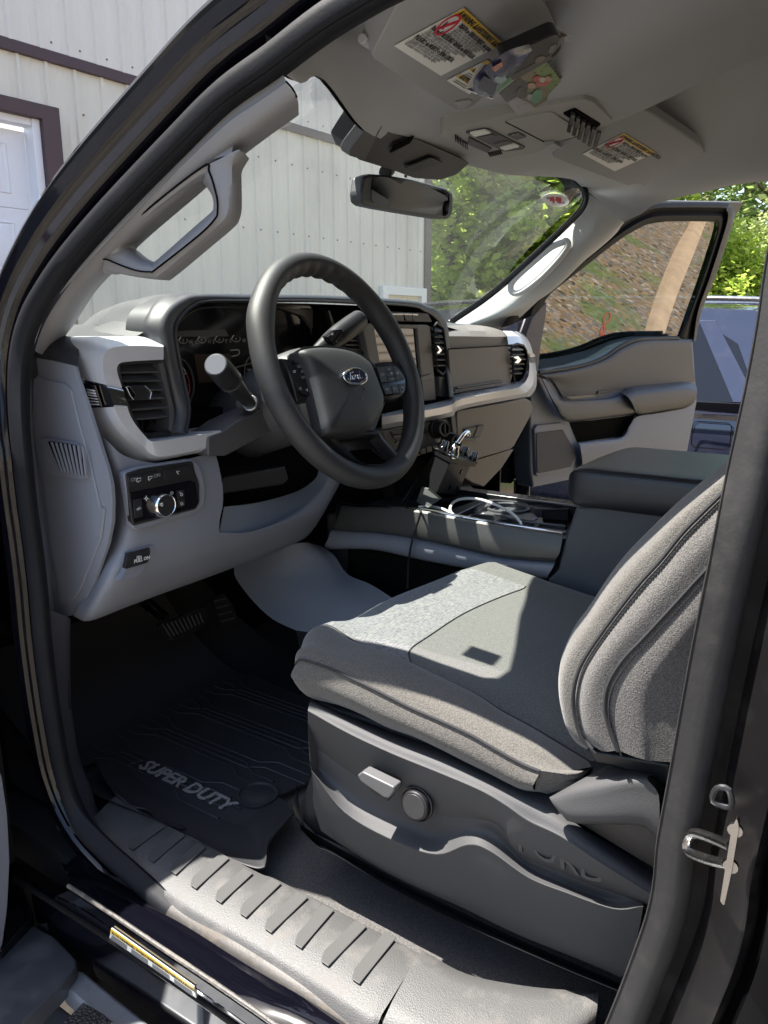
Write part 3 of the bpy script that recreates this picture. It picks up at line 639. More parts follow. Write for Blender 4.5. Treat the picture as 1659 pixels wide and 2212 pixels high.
for v0 in (.2,.26,.32,.52,.58,.64,.84,.9): geo.append((g_slab([g4(.12,v0)+e_, g4(.85,v0)+e_, g4(.8,v0+.025)+e_, g4(.12,v0+.025)+e_], nV*.0004), INKG))
O('small_warning_label', geo, vis, label='small warning label near the visor clip')
clip = [(g_slab(rounded([q(2,1210,690,pl=VL), q(2,1300,672,pl=VL), q(2,1325,688,pl=VL), q(2,1262,735,pl=VL), q(2,1225,730,pl=VL)], .003), nV*.012), HEAD), (g_cyl(q(2,1212,695,pl=VL)+nV*.006, (dvp[1]-dvp[0]).normalized(), .005, .02, 12), HEAD)]
O('visor_clip', clip, TR, bev=.002)
# far visor
pv = [P(1190,330,x=.15), P(1372,396,x=.60), P(1520,315,x=.60), P(1345,215,x=.15)]
nP = (pv[1]-pv[0]).cross(pv[2]-pv[1]).normalized(); nP = nP if nP.z > 0 else -nP
PP = (pv[1], nP)
pvo = [P(1190,330,pl=PP), P(1352,393,pl=PP), P(1368,388,pl=PP), P(1378,389,pl=PP), P(1385,394,pl=PP), P(1522,322,pl=PP), P(1512,304,pl=PP), P(1395,226,pl=PP), P(1355,215,pl=PP), P(1280,235,pl=PP)]
vp_ = O('sun_visor', [(g_slab([p-nP*.012 for p in rounded(pvo, .008, 4)], nP*.030), VISM)], TR, bev=.005, seg=3, ang=50)
PL_ = (PP[0]-nP*.014, nP)
wlabel('warning_label', [q(3,795,800,pl=PL_), q(3,985,915,pl=PL_), q(3,740,1028,pl=PL_), q(3,547,925,pl=PL_)], vp_, 9, nP, lab='smaller warning label on the far visor')
O('visor_clip', [(g_slab(rounded([q(3,320,880,pl=PL_), q(3,380,862,pl=PL_), q(3,418,885,pl=PL_), q(3,360,915,pl=PL_)], .003), nP*.012), HEAD)], TR, bev=.002)
# ---------------------------------------------------------------- overhead console
def oc(k, pts, z): return [q(k, a, b, pl=(Vector((0,.63,1.945+z)), Vector((0,.22,1)).normalized())) for a, b in pts]
ocs = [(1100,930),(1125,905),(1210,870),(1350,830),(1550,790),(1659,770)]
F_oc = [(950,292),(956,285),(1000,272),(1080,250),(1180,228),(1262,214),(1282,222),(1322,260),(1317,270),(1240,292),(1190,318),(1160,330),(1100,342),(1085,344),(1065,338),(1000,310)]
ocp = oc(0, F_oc, -.006)
upv = Vector((0,0,.05))
O_ = O('overhead_console', [(g_slab(rounded(ocp, .006, 3), upv), HEAD if False else mat('console_grey', (.34,.335,.325), .6, bump=(900,.2)))], TR, bev=.007, seg=4, ang=50)
OCM = MT['console_grey']
def ocpatch(name, k, pts, z, m, par=O_, r=.003, th=.004, bev=.0008): return O(name, [(g_slab(rounded(oc(k, pts, z), r, 3), (0,0,th)), m)], par, bev=bev)
ocpatch('lamp_bezel', 13, [(240,1300),(470,1258),(520,1262),(960,1480),(930,1500),(730,1525),(690,1520)], -.009, GRAYD)
ocpatch('map_lamp', 13, [(285,1308),(480,1272),(550,1305),(350,1350)], -.0115, LENS, th=.003)
ocpatch('map_lamp', 13, [(645,1482),(825,1440),(890,1470),(715,1515)], -.0115, LENS, th=.003)
ocpatch('roof_switch', 13, [(395,1355),(560,1322),(620,1345),(455,1390)], -.0105, MID)
ocpatch('roof_switch', 13, [(570,1440),(735,1395),(800,1425),(640,1460)], -.0105, MID)
ocpatch('microphone_panel', 13, [(285,1362),(560,1500),(500,1540),(270,1440)], -.0095, GRAYD)
ocpatch('sunglass_door', 13, [(725,1168),(1050,1090),(1200,1060),(1290,1062),(1645,1285),(1560,1350),(1250,1428)], -.0085, OCM, r=.006)
O('door_seam', [(g_tube(oc(13, [(722,1168),(1225,1430)], -.0085), .0009, 6, 1), VOID), (g_tube(oc(13, [(1225,1430),(1560,1350),(1645,1285)], -.0085), .0007, 6, 3), VOID)], O_)
ocpatch('badge_recess', 13, [(740,1335),(880,1305),(970,1358),(850,1388)], -.009, MID)
O('recess_handle', [(g_tube(oc(13, [(805,1328),(815,1315),(870,1305),(880,1312)], -.012), .001, 6, 2), STEEL)], O_)
for j, (a, b) in enumerate([(115,1330),(510,1545)]):
    geo = []
    for i in range(8):
        aa = a+i*20; bb = b+i*(14 if j == 0 else -4.5)
        geo.append((g_slab(oc(13, [(aa,bb),(aa+10,bb+2),(aa+(0 if j == 0 else 22)+12, bb+75-(0 if j == 0 else 28)),(aa+(0 if j == 0 else 22)+2, bb+73-(0 if j == 0 else 28))], -.0085), (0,0,.002)), VOID))
    O('roof_speaker_slots', geo, O_)
# overhead clip rack (black comb)
for i in range(6):
    a = 480+i*31; b = 665+i*22
    pts = oc(3, [(a,b),(a+24,b+10)], -.010)
    d0 = pts[1]-pts[0]; side = oc(3, [(a,b),(a-15,b+60)], -.010); dd = side[1]-side[0]
    O('clip_tooth', [(g_slab([pts[0], pts[1], pts[1]+dd, pts[0]+dd], (0,0,-.006)), BLK), (g_slab([pts[0]+dd, pts[1]+dd, pts[1]+dd+Vector((0,.004,-.018)), pts[0]+dd+Vector((0,.004,-.018))], dd.normalized()*-.004), BLK)], O_, bev=.001)
ocpatch('clip_slot', 3, [(428,685),(500,655),(655,750),(600,790)], -.0088, VOID, th=.003)
# sensor cover and inner rear view mirror
sp_ = [(0,[(760,326),(768,300),(800,266),(830,282),(862,300),(910,305),(960,325),(1008,348),(1010,356),(985,378),(955,388),(900,382),(850,368),(790,348)])]
PLC = (Vector((0,.80,1.905)), Vector((0,.50,.86)).normalized())
cov = [P(a, b, pl=PLC) for a, b in [(800,266),(765,318),(775,345),(850,368),(895,385),(950,389),(985,378),(1015,352),(985,338),(900,300),(850,290)]]
SC = O('sensor_cover', [(g_slab(rounded(cov, .006, 3), (0,.05,.03)), BLK)], TR, bev=.008, seg=3, ang=50)
O('sensor_shade', [(g_slab([q(2,a,b,pl=(PLC[0]+Vector((0,-.002,-.002)),PLC[1])) for a, b in [(645,818),(720,850),(600,1085),(500,1055),(490,1030),(510,990)]], (0,.02,.012)), mat('dotted_frit', (.10,.10,.10), .6, bump=(700,1.5), kind='voro'))], SC, bev=.002)
pc2 = (PLC[0]+Vector((0,-.004,-.004)), PLC[1])
geo = [(g_slab([q(2,a+i*13-0,b-i*7,pl=pc2) for a, b in [(768,1030),(782,1030),(860,985),(846,985)]], (0,.002,.002)), VOID) for i in range(7)]
geo = []
for i in range(9):
    t = i/8; a = 770+t*120; b = 1030-t*60
    geo.append((g_slab([q(2,x,y,pl=pc2) for x, y in [(a,b),(a+9,b+2),(a+50-20*abs(t-.5),b-48),(a+41-20*abs(t-.5),b-50)]], (0,.002,.002)), VOID))
O('cover_slots', geo, SC)
O('cover_mesh', [(g_slab(rounded([q(2,a,b,pl=pc2) for a, b in [(868,1135),(1045,1065),(1125,1098),(960,1162)]], .002), (0,.002,.002)), mat('fine_mesh', (.06,.065,.065), .6, bump=(1500,1.5), kind='voro'))], SC)
mm_n = Vector((.12,-.99,.02)).normalized()
PM = (P(880,425,y=.87), mm_n)
mo = [(590,1190),(640,1172),(760,1180),(950,1215),(1150,1270),(1190,1300),(1196,1345),(1190,1440),(1170,1475),(1100,1472),(900,1440),(700,1405),(610,1385),(580,1365),(572,1300)]
mi = [(655,1198),(700,1192),(850,1212),(1000,1240),(1140,1282),(1168,1310),(1170,1360),(1160,1440),(1140,1458),(1080,1455),(900,1428),(730,1395),(660,1375),(642,1345),(642,1270)]
MR = O('rear_view_mirror', [(g_slab([q(2,a,b,pl=PM) for a, b in mo], (0,.028,.0)), GRAYD)], TR, bev=.006, seg=3, ang=50)
mg = mat('mirror_silver', (.45,.44,.42), .015, metal=1.)
pm2 = (PM[0]-Vector((0,.002,0)), Vector((-.19,-1,-.10)).normalized())
O('mirror_glass', [(g_slab([q(2,a,b,pl=(PM[0]-Vector((0,.0015,0)), mm_n)) for a, b in mi], (0,.003,0)), mg)], MR)
O('mirror_stem', [(g_tube([q(2,735,1165,y=.885), q(2,760,1140,y=.90), q(2,745,1110,y=.93)], .013, 10, 3), BLK), (g_tube([q(2,872,1190,y=.885), q(2,870,1150,y=.90)], .003, 8, 1), BLK)], MR)
# ================================================================ dashboard
DB = O('dashboard', [(g_grid([  # core and upper pad: from the hood edge to the windshield base
    [Vector((x, .955, z)) for x, z in ((-.70,1.555),(-.60,1.60),(-.52,1.635),(-.3,1.642),(0,1.642),(.20,1.638),(.30,1.60),(.55,1.575),(.73,1.565))],
    [Vector((x, 1.06, z)) for x, z in ((-.70,1.57),(-.60,1.605),(-.50,1.63),(-.3,1.635),(0,1.635),(.20,1.63),(.32,1.60),(.55,1.585),(.73,1.575))],
    [Vector((x, 1.30, z)) for x, z in ((-.74,1.54),(-.62,1.55),(-.50,1.56),(-.3,1.56),(0,1.56),(.20,1.56),(.34,1.56),(.55,1.56),(.76,1.55))],
    [Vector((x, 1.50, z)) for x, z in ((-.80,1.50),(-.62,1.50),(-.50,1.50),(-.3,1.50),(0,1.50),(.20,1.50),(.34,1.50),(.55,1.50),(.80,1.50))]], 4, 4), PADT),
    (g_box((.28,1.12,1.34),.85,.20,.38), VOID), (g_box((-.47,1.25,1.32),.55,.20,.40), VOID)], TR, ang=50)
# left corner of the pad, seen over the silver trim
r0_ = Q(4,[(100,648),(200,662),(320,687),(425,712)],x=-.7525)
r1_ = QV(4,'x',[(112,600,-.752),(215,592,-.748),(330,604,-.742),(426,645,-.737)])
r2_ = QV(4,'x',[(150,545,-.745),(240,535,-.736),(340,547,-.728),(430,590,-.727)])
r3_ = QV(4,'y',[(205,495,1.07),(290,500,1.03),(370,515,1.0),(455,550,.975)])
r4_ = QV(4,'y',[(270,455,1.12),(370,455,1.09),(440,465,1.06),(570,512,.985)])
r5_ = QV(4,'y',[(310,428,1.18),(430,428,1.16),(530,432,1.12),(660,475,1.02)])
O('dash_corner_pad', [(g_grid([r0_, r1_, r2_, r3_], 5, 4), mat('corner_navy', (.022,.024,.030), .5, bump=(700,.3)))], DB)
O('dash_side_pad', [(g_grid([r3_, r4_, r5_], 5, 4), PADT), (g_grid([QV(4,'y',[(455,550,.975),(570,512,.985),(660,475,1.02)]), QV(4,'y',[(560,530,.965),(700,505,.975),(850,500,.98)])], 4, 2), PADT)], DB)
O('defrost_hump', [(g_grid([QV(4,'y',[(560,428,1.12),(700,500,1.00),(850,502,.97)]), QV(4,'y',[(600,375,1.12),(760,380,1.02),(850,440,.975)]), QV(4,'y',[(690,290,1.12),(850,270,1.02),(950,300,.975)]), QV(4,'y',[(800,262,1.14),(930,232,1.05),(1040,224,.985)])], 6, 5), PADT),
    (g_grid([QV(4,'y',[(445,430,1.22),(560,428,1.15)]), QV(4,'y',[(560,345,1.22),(600,372,1.15)]), QV(4,'y',[(690,288,1.2),(700,290,1.15)])], 4, 4), PADT)], DB)
# end cap facing the open door
XS = -.752
ec = Q(4, [(100,650),(250,668),(395,705),(415,780),(480,960),(540,1150),(620,1400)], x=XS)+Q(8, [(600,130),(606,220),(604,330),(580,450),(510,650),(440,800),(418,830),(395,832),(335,850),(255,880),(210,450),(165,0)], x=XS)+Q(4, [(100,1400),(75,1100),(72,900),(85,720)], x=XS)
ecap = O('dash_end_cap', [(g_slab(ec, (.006,0,0)), GRAY)], DB, bev=.002, seg=3)
jl = [(66,768),(57,830),(56,916),(62,1000),(72,1095),(83,1175),(95,1280),(103,1348)]
jr = [(70,775),(70,840),(72,920),(80,1000),(92,1095),(104,1175),(114,1270),(122,1343)]
O('jamb_filler', [(g_grid([[D(p, .004) for p in jl], [D(p, .03) for p in [((a+c)/2-4,(b+d)/2) for (a,b),(c,d) in zip(jl,jr)]], [P(a,b,x=-.751) for a,b in jr]], 5, 3), GRAY)], DB)
rp = Q(4, [(120,760),(200,800),(330,825),(375,870),(420,1060),(500,1350),(570,1659)], x=XS-.003)+Q(8, [(565,260),(545,420),(480,580),(430,700),(400,745),(325,775),(270,450),(225,60)], x=XS-.003)+Q(4, [(150,1350),(110,1100)], x=XS-.003)
O('end_cap_inset', [(g_slab(rp, (.004,0,0)), GRAY)], ecap, bev=.003, seg=3)
# side demister grille
gb = Q(4, [(175,1200),(225,1197),(400,1222),(432,1250),(490,1420),(488,1470),(440,1475),(225,1432),(195,1400)], x=XS-.007)
gi = Q(4, [(218,1217),(395,1240),(425,1262),(478,1440),(470,1450),(300,1415)], x=XS-.0095)
O('demister_frame', [(g_slab(rounded(gb, .003), (.006,0,0)), GRAY), (g_slab(rounded(gi, .002), (.003,0,0)), VOID)]+
   [(g_slab(Q(4, [(235+i*30,1222+i*3.8),(244+i*30,1223+i*3.8),(314+i*23.5,1422+i*4.5),(304+i*23.5,1422+i*4.5)], x=XS-.0115), (.003,0,0)), GRAY) for i in range(8)], ecap, bev=.0008)
# ---- knee panel
kA = [(206,932,.905),(245,975,.90),(300,1004,.895),(360,1002,.89),(420,992,.888),(464,984,.885)]
def row(pts): return [P(a, b, y=c) for a, b, c in pts]
kn = [row([(207,930,.925),(232,952,.905),(270,985,.895),(340,1000,.89),(410,990,.888),(464,976,.885)]),
      row([(228,1000,.925),(250,1005,.90),(290,1022,.89),(350,1026,.885),(415,1014,.88),(472,1004,.88)]),
      row([(246,1060,.93),(266,1062,.90),(295,1066,.885),(350,1062,.88),(415,1058,.876),(481,1054,.876)]),
      row([(247,1110,.935),(268,1118,.90),(295,1132,.885),(350,1126,.88),(415,1108,.876),(481,1092,.876)]),
      row([(241,1160,.935),(258,1180,.90),(290,1178,.885),(350,1162,.88),(415,1145,.876),(474,1128,.876)]),
      row([(226,1200,.935),(238,1240,.90),(290,1222,.888),(350,1203,.884),(415,1185,.88),(476,1166,.88)]),
      row([(200,1262,.95),(215,1290,.92),(280,1266,.90),(350,1242,.90),(420,1220,.895),(490,1196,.895)]),
      row([(160,1327,.985),(194,1340,.96),(270,1312,.95),(350,1282,.95),(430,1254,.945),(505,1226,.945)]),
      row([(165,1325,1.03),(194,1330,1.05),(270,1300,1.05),(350,1270,1.05),(430,1240,1.05),(505,1214,1.05)])]
KP = O('knee_panel', [(g_grid(kn, 5, 5), GRAY)], DB, ang=50)
# lower ledge running right under the steering column, up to the console
kr = [row([(484,1095,.905),(560,1085,.93),(640,1062,.93),(680,1035,.92),(690,1010,.92)]),
      row([(474,1149,.885),(545,1140,.90),(640,1095,.90),(690,1050,.90),(705,1010,.90)]),
      row([(474,1151,.876),(550,1146,.882),(645,1105,.885),(695,1062,.885),(722,1012,.885)]),
      row([(476,1168,.88),(550,1150,.88),(640,1122,.88),(700,1094,.88),(735,1015,.88)]),
      row([(490,1196,.895),(560,1175,.895),(640,1150,.895),(690,1120,.895),(735,1040,.89)]),
      row([(505,1226,.945),(570,1203,.94),(640,1172,.93),(672,1150,.93),(712,1085,.92)]),
      row([(505,1214,1.05),(570,1190,1.05),(640,1160,1.05),(672,1140,1.05),(712,1075,1.05)])]
O('knee_ledge', [(g_grid(kr, 5, 4), GRAY)], DB, ang=50)
# recess rim around the switch panel
sw = [(680,68),(760,42),(1030,2),(1045,8),(1055,60),(1078,120),(1080,225),(1060,262),(720,352),(712,330)]
SWP = (P(350,1066,y=.874), ((P(420,1060,y=.870)-P(300,1066,y=.874)).cross(Vector((0,.02,1)))).normalized())
def sq(pts, o=0): 
    n = SWP[1] if SWP[1].y < 0 else -SWP[1]
    return [q(8, a, b, pl=(SWP[0]+n*o, n)) for a, b in pts]
nS = SWP[1] if SWP[1].y < 0 else -SWP[1]
rim = [(668,62),(760,32),(1035,-10),(1070,10),(1095,60),(1112,140),(1108,240),(1060,285),(735,380),(712,355)]
O('switch_recess', [(g_slab(rounded(sq(rim, .001), .006), -nS*.014), GRAY)], KP, bev=.003)
SWO = O('light_switch_panel', [(g_slab(rounded(sq(sw, .003), .004), -nS*.010), BLK)], DB, bev=.0015)
def sbtn(name, pts, o=.005, m=BLK, th=.005, par=SWO, r=.0015): return O(name, [(g_slab(rounded(sq(pts, o), r), -nS*th), m)], par, bev=.0008)
sbtn('cargo_light_button', [(693,85),(778,72),(782,122),(700,140)]); sbtn('zone_light_button', [(780,72),(855,55),(862,102),(786,122)])
sbtn('brake_gain_button', [(885,52),(1028,22),(1032,70),(890,102)])
sbtn('light_panel_gloss', [(700,172),(1030,106),(1058,118),(1072,225),(1055,255),(722,335)], .0045, BLKG)
sbtn('lamp_button', [(720,212),(765,203),(772,300),(728,312)], .0055); sbtn('dimmer_button', [(955,162),(995,155),(998,200),(958,208)], .0055); sbtn('dimmer_button', [(958,210),(998,202),(1000,245),(962,254)], .0055)
kc = sq([(868,236)], .004)[0]
kn_ = O('light_knob', [(g_cyl(kc, nS, .0185, .014, 32, prof=[(0,0),(.0185,0),(.0185,.004),(.0180,.010),(.016,.014),(.0150,.0135),(.0145,.012),(0,.012)]), CHR), (g_cyl(kc+nS*.0118, nS, .0145, .0012, 32), BLK)], SWO, bev=.0006)
exs = (sq([(760,100)])[0]-sq([(700,115)])[0]); eys = Vector((0,0,1))
def st(s, a, b, size, m=LIT, o=.0061): p = sq([(a, b)], o)[0]; return (g_text(s, p, exs, eys, size, .0001), m)
def icon(k, pts, m=LIT, r=.0005, closed=False, o=.0062, su=1): return (g_tube(sq(pts, o), r, 5, su, closed=closed), m)
geo = [st('ON', 707,115,.0075,LITD), st('ON', 830,93,.0075,LITD),
  icon(8,[(738,96),(760,92),(760,108),(748,110),(748,116),(738,112)],closed=True), icon(8,[(802,86),(822,82),(820,94),(810,98),(806,106),(802,104)],closed=True),
  icon(8,[(955,58),(960,70),(966,72)]), icon(8,[(955,62),(955,54)]), icon(8,[(962,58),(968,57)]), icon(8,[(965,55),(965,60)]),
  icon(8,oval(8,928,174,6,7),closed=True), icon(8,[(921,205),(936,197)]), icon(8,[(921,199),(936,204)]), icon(8,oval(8,935,229,6,7),closed=True), icon(8,[(922,225),(927,226)]), icon(8,[(922,233),(927,234)]),
  icon(8,oval(8,936,255,6,8),closed=True), icon(8,[(924,252),(929,252)]), icon(8,[(924,260),(929,260)]),
  icon(8,oval(8,790,204,5,6),closed=True), icon(8,[(778,204),(783,204)]), icon(8,[(797,204),(802,204)]), icon(8,[(790,190),(790,196)]), icon(8,[(790,212),(790,218)]),
  icon(8,[(738,262),(748,256),(756,250),(760,258),(742,266)],closed=True), st('+',967,180,.006), st('-',967,228,.006), icon(8,oval(8,980,182,6,7),closed=True), icon(8,oval(8,982,232,6,7),closed=True),
  icon(8,[(862,232),(874,230)],o=.0175), icon(8,[(862,240),(874,238)],o=.0175), icon(8,oval(8,874,236,5,9),closed=True,o=.0175)]
O('switch_icons', geo, SWO)
# parking brake release
nb = Vector((0,-1,.05)).normalized(); PB = (P(300,1205,y=.880), nb)
def pbq(pts, o=0): return [q(8, a, b, pl=(PB[0]+nb*o, nb)) for a, b in pts]
O('release_recess', [(g_slab(rounded(pbq([(640,650),(680,590),(690,500),(810,455),(835,462),(830,500),(790,560),(765,610),(700,640)], .001), .004), -nb*.01), GRAY)], KP, bev=.002)
pr = O('parking_brake_release', [(g_slab(rounded(pbq([(690,500),(810,468),(812,500),(800,550),(680,585),(672,575),(682,540)], .004), .002), -nb*.006), BLK)], DB, bev=.002)
exb = pbq([(780,500)])[0]-pbq([(690,525)])[0]
O('release_text', [(g_text('PULL ON', pbq([(724,553)], .0045)[0], exb, (0,0,1), .0068, .0002, bold=.0002, shear=.15), LIT), (g_tube(pbq(oval(8,752,522,6,8), .0044), .0005, 5, 1, closed=True), LIT), (g_text('P', pbq([(749,527)], .0044)[0], exb, (0,0,1), .005, .0001), LIT),
   (g_tube(pbq([(742,514),(739,522),(742,530)], .0044), .0004, 5, 2), LIT), (g_tube(pbq([(762,512),(765,520),(762,528)], .0044), .0004, 5, 2), LIT)], pr)
# ---- silver trim round the near vent
rA = QV(4,'y',[(1000,568,.915),(860,512,.93),(700,512,.94),(540,512,.95),(445,560,.955),(425,640,.955),(445,750,.955),(490,920,.95),(545,1090,.945),(640,1215,.935),(780,1325,.92),(880,1352,.91),(980,1348,.90),(1200,1302,.89),(1430,1256,.885)])
rB = QV(4,'y',[(1000,572,.905),(860,535,.91),(710,540,.912),(600,555,.915),(545,600,.915),(530,680,.915),(545,780,.915),(590,930,.912),(640,1070,.905),(720,1180,.90),(830,1275,.895),(900,1330,.89),(990,1340,.885),(1205,1296,.88),(1432,1250,.876)])
rC = QV(4,'y',[(1000,580,.897),(860,572,.895),(740,574,.895),(650,586,.895),(602,625,.895),(590,700,.895),(605,800,.893),(645,930,.89),(700,1060,.887),(775,1160,.884),(860,1245,.88),(915,1300,.878),(1000,1318,.875),(1205,1280,.872),(1428,1232,.868)])
rD = QV(4,'y',[(1000,665,.893),(860,672,.893),(770,678,.893),(710,688,.893),(688,715,.893),(690,760,.893),(712,830,.89),(745,945,.888),(775,1040,.885),(820,1115,.882),(875,1180,.88),(905,1210,.877),(960,1216,.874),(1200,1180,.87),(1388,1146,.866)])
rE = [p+Vector((.0,.03,0)) for p in rD[:10]]+QV(4,'y',[(872,1178,.93),(880,1180,.94),(950,1168,.95),(1150,1135,.955),(1290,1114,.955)])
ST = O('silver_trim', [(g_grid([rA, rB], 6, 1), SILV), (g_grid([rB, rC], 6, 1), SILV), (g_grid([rC, rD], 6, 1), SILV), (g_grid([rD, rE], 6, 1), SILV), (g_grid([[p+Vector((.0,.05,0)) for p in rA], rA], 6, 1), SILV),
     (g_slab([rA[-1], rC[-1], rD[-1], rE[-1], rE[-1]+Vector((0,0,-.02))], (-.004,0,0)), SILV)], DB, ang=22)
# chrome badge wrapped over the trim
def band(r, a, b, o): return [p+o for p in (r[a].lerp(r[a+1], .45), r[a+1].lerp(r[a+1], .0))]
def bandline(k, off):  # k: trim station fractions along rails
    out = []
    for rl, wgt in ((rA,0),(rB,0),(rC,0),(rD,0)):
        c = crs(rl, 10); out.append(c[int(k*10)]+off)
    return out
cb = []
for k in (6.30,6.45,6.9,7.3,7.45):
    e = .0 if k in (6.30,7.45) else .0035
    cb.append(bandline(k, Vector((-.4*e, -e, 0))))
bad = O('chrome_badge', [(g_grid(cb, 1, 2), CHR)], ST, ang=30)
# dark inlay with flag bars, laid on the outer facet of the trim
cA, cB = crs(rA,40), crs(rB,40); nfl = (cB[270]-cA[270]).cross(cA[285]-cA[270]).normalized(); nfl = nfl if nfl.x < 0 else -nfl
def fac(k, u, o=0.): i = int(k*40); return cA[i].lerp(cB[i], u)+nfl*o
O('badge_inlay', [(g_grid([[fac(k, u, .0052) for u in (.04,.5,.96)] for k in (6.42,6.6,6.8,7.0,7.2,7.34)], 1, 1, thick=-nfl*.002), BLKG)]+
   [(g_grid([[fac(k_, u, .0062) for u in (u0,.9)] for k_ in (kk, kk+.055)], 1, 1, thick=-nfl*.001), LIT) for kk, u0 in ((6.60,.36),(6.72,.36),(6.84,.36),(6.96,.08),(7.08,.08),(7.20,.08))], bad)
# ---- near air vent
def vent(corner, par, slats, dy, frame=None): pass
vf = Q(4, [(690,690),(720,680),(960,672),(985,690),(1010,800),(1050,960),(1060,1040),(1040,1150),(860,1180),(800,1100),(740,960),(695,790)], y=.925)
V1 = O('air_vent', [(g_slab([p+Vector((0,.02,0)) for p in vf], (0,.02,0)), VOID)], DB)
vr = crs(Q(4, [(692,700),(730,684),(955,676),(985,700),(1012,800),(1048,950),(1060,1030),(1042,1145),(1010,1158),(870,1175),(812,1100),(745,950),(700,800)], y=.905), 3, True)
O('vent_frame', [(g_tube(vr, .004, 8, 1, closed=True), BLK), (g_grid([Q(4,[(965,690),(990,790),(1030,950),(1040,1040),(1035,1140)],y=.902), Q(4,[(1000,690),(1020,790),(1058,950),(1072,1040),(1052,1150)],y=.900)], 5, 1, thick=(0,.03,0)), GRAYD)], V1)
for i, (a0, b0, a1, b1) in enumerate([(700,748,972,742),(712,808,982,800),(735,870,1000,862),(752,930,1010,918),(770,1000,1030,982),(795,1065,1038,1045)]):
    A, B = q(4, a0, b0, y=.905), q(4, a1, b1, y=.905)
    up = Vector((0,.020,-.012)); O('vent_slat', [(g_slab([A, B, B+Vector((0,.022,.013)), A+Vector((0,.022,.013))], (0,.001,-.003)), GRAYD)], V1, bev=.0007)
for a in (790, 880, 960): O('vent_vane', [(g_slab(Q(4,[(a,700),(a+12,700),(a+80,1150),(a+68,1150)],y=.938), (0,.003,0)), BLK)], V1)
kb = Q(4, [(750,850),(782,842),(880,842),(925,885),(915,932),(800,938),(775,905)], y=.885)
O('vent_knob', [(g_slab(kb, (0,.02,0)), BLK), (g_slab(Q(4,[(750,850),(772,845),(815,905),(800,938),(775,905)],y=.883), (0,.004,0)), CHR), (g_slab(Q(4,[(872,842),(880,842),(927,885),(917,932),(908,932),(918,888)],y=.883), (0,.004,0)), CHR)], V1, bev=.001)
# ---- cluster hood: one arch from the near leg over cluster and centre stack
hi = [(4,1145,1155,.885),(4,1165,1010,.895),(4,1145,880,.905),(4,1105,700,.915),(4,1080,560,.92),(4,1072,450,.925),(4,1105,375,.928),(4,1180,305,.93),(4,1290,268,.93),(4,1600,266,.93),(0,700,649.5,.93),(0,880,659,.93),(6,375,125,.93),(6,425,150,.93),(6,475,200,.93),(6,505,270,.928),(6,520,450,.92),(6,535,600,.91),(6,545,712,.90)]
ho = [(4,1048,1152,.90),(4,1062,1020,.91),(4,1032,850,.915),(4,1005,700,.92),(4,985,575,.925),(4,960,450,.93),(4,1000,330,.935),(4,1100,250,.94),(4,1230,222,.94),(4,1600,222,.945),(0,700,637.5,.945),(0,880,648,.945),(6,375,88,.945),(6,440,110,.945),(6,498,175,.945),(6,526,260,.94),(6,538,450,.93),(6,550,600,.92),(6,562,715,.91)]
hq = lambda L: [q(k, a, b, y=c) for k, a, b, c in L]
HI, HO = hq(hi), hq(ho)
HM = [a.lerp(b, .5)+Vector((0,-.006,0)) for a, b in zip(HI, HO)]
HB = [p+Vector((0,.06,-.0)) for p in HO]; HBi = [p+Vector((0,.09,.0)) for p in HI]
for k in range(0,7): HB[k] = HB[k]+Vector((-.010,.0,0))
HOOD = mat('hood_trim', (.042,.044,.050), .46, metal=.1, bump=(2200,.15))
CH = O('cluster_hood', [(g_grid([HB, HO, HM, HI], 5, 3), HOOD)], DB, ang=50)
lip0 = [p.lerp(r, -.10) for p, r in zip(HI, HO)]
O('hood_lip', [(g_tube(lip0[:], .0028, 8, 5), BLK), (g_grid([HI, HBi], 5, 1), BLK)], CH)
# hood side: broad metallic shoulder from the arch back over the pad
sh0 = hq([(4,1000,690,.92),(4,985,575,.925),(4,960,450,.93),(4,1000,330,.935),(4,1100,250,.94),(4,1230,222,.945)])
sh1 = QV(4,'y',[(905,660,.955),(860,520,.965),(845,430,.97),(900,320,.98),(990,245,.99),(1110,218,1.0)])
O('hood_shoulder', [(g_grid([sh0, [a.lerp(b,.5)+Vector((-.006,0,.003)) for a,b in zip(sh0,sh1)], sh1], 5, 4), HOOD)], CH, ang=60)
# ---- instrument cluster
CF = 1.005
IC = O('instrument_cluster', [(g_slab(Q(4,[(1060,460),(1100,330),(1250,285),(1650,280),(1980,300),(2120,420),(2160,700),(2160,1010),(1150,1010),(1110,760)], y=CF+.01), (0,.02,0)), BLKG)], DB)
O('cluster_binnacle', [(g_grid([HBi[1:11], [p+Vector((0,.0,0)) for p in Q(4,[(1170,1020),(1150,880),(1110,700),(1085,560),(1078,460),(1110,385),(1190,320),(1300,285),(1600,280),(1800,290)], y=CF+.012)][:10]], 4, 1), BLK)], IC) if False else None
ce = Vector((1,0,0)); 
def cq(pts, o=0, k=14): return [q(k, a, b, y=CF+.0085-o) for a, b in pts]
O('cluster_screen', [(g_slab(cq([(465,845),(955,835),(985,1200),(535,1232)], .001), (0,.001,0)), mat('dark_screen', (.05,.035,.028), .12))], IC)
O('cluster_visor_band', [(g_slab(cq([(250,530),(880,505),(935,600),(215,605)], .001), (0,.001,0)), GRAYD), (g_tube(cq([(215,460),(350,330),(480,245),(640,210),(900,205),(1240,212)], .004), .0016, 6, 4), GRAYD)], IC)
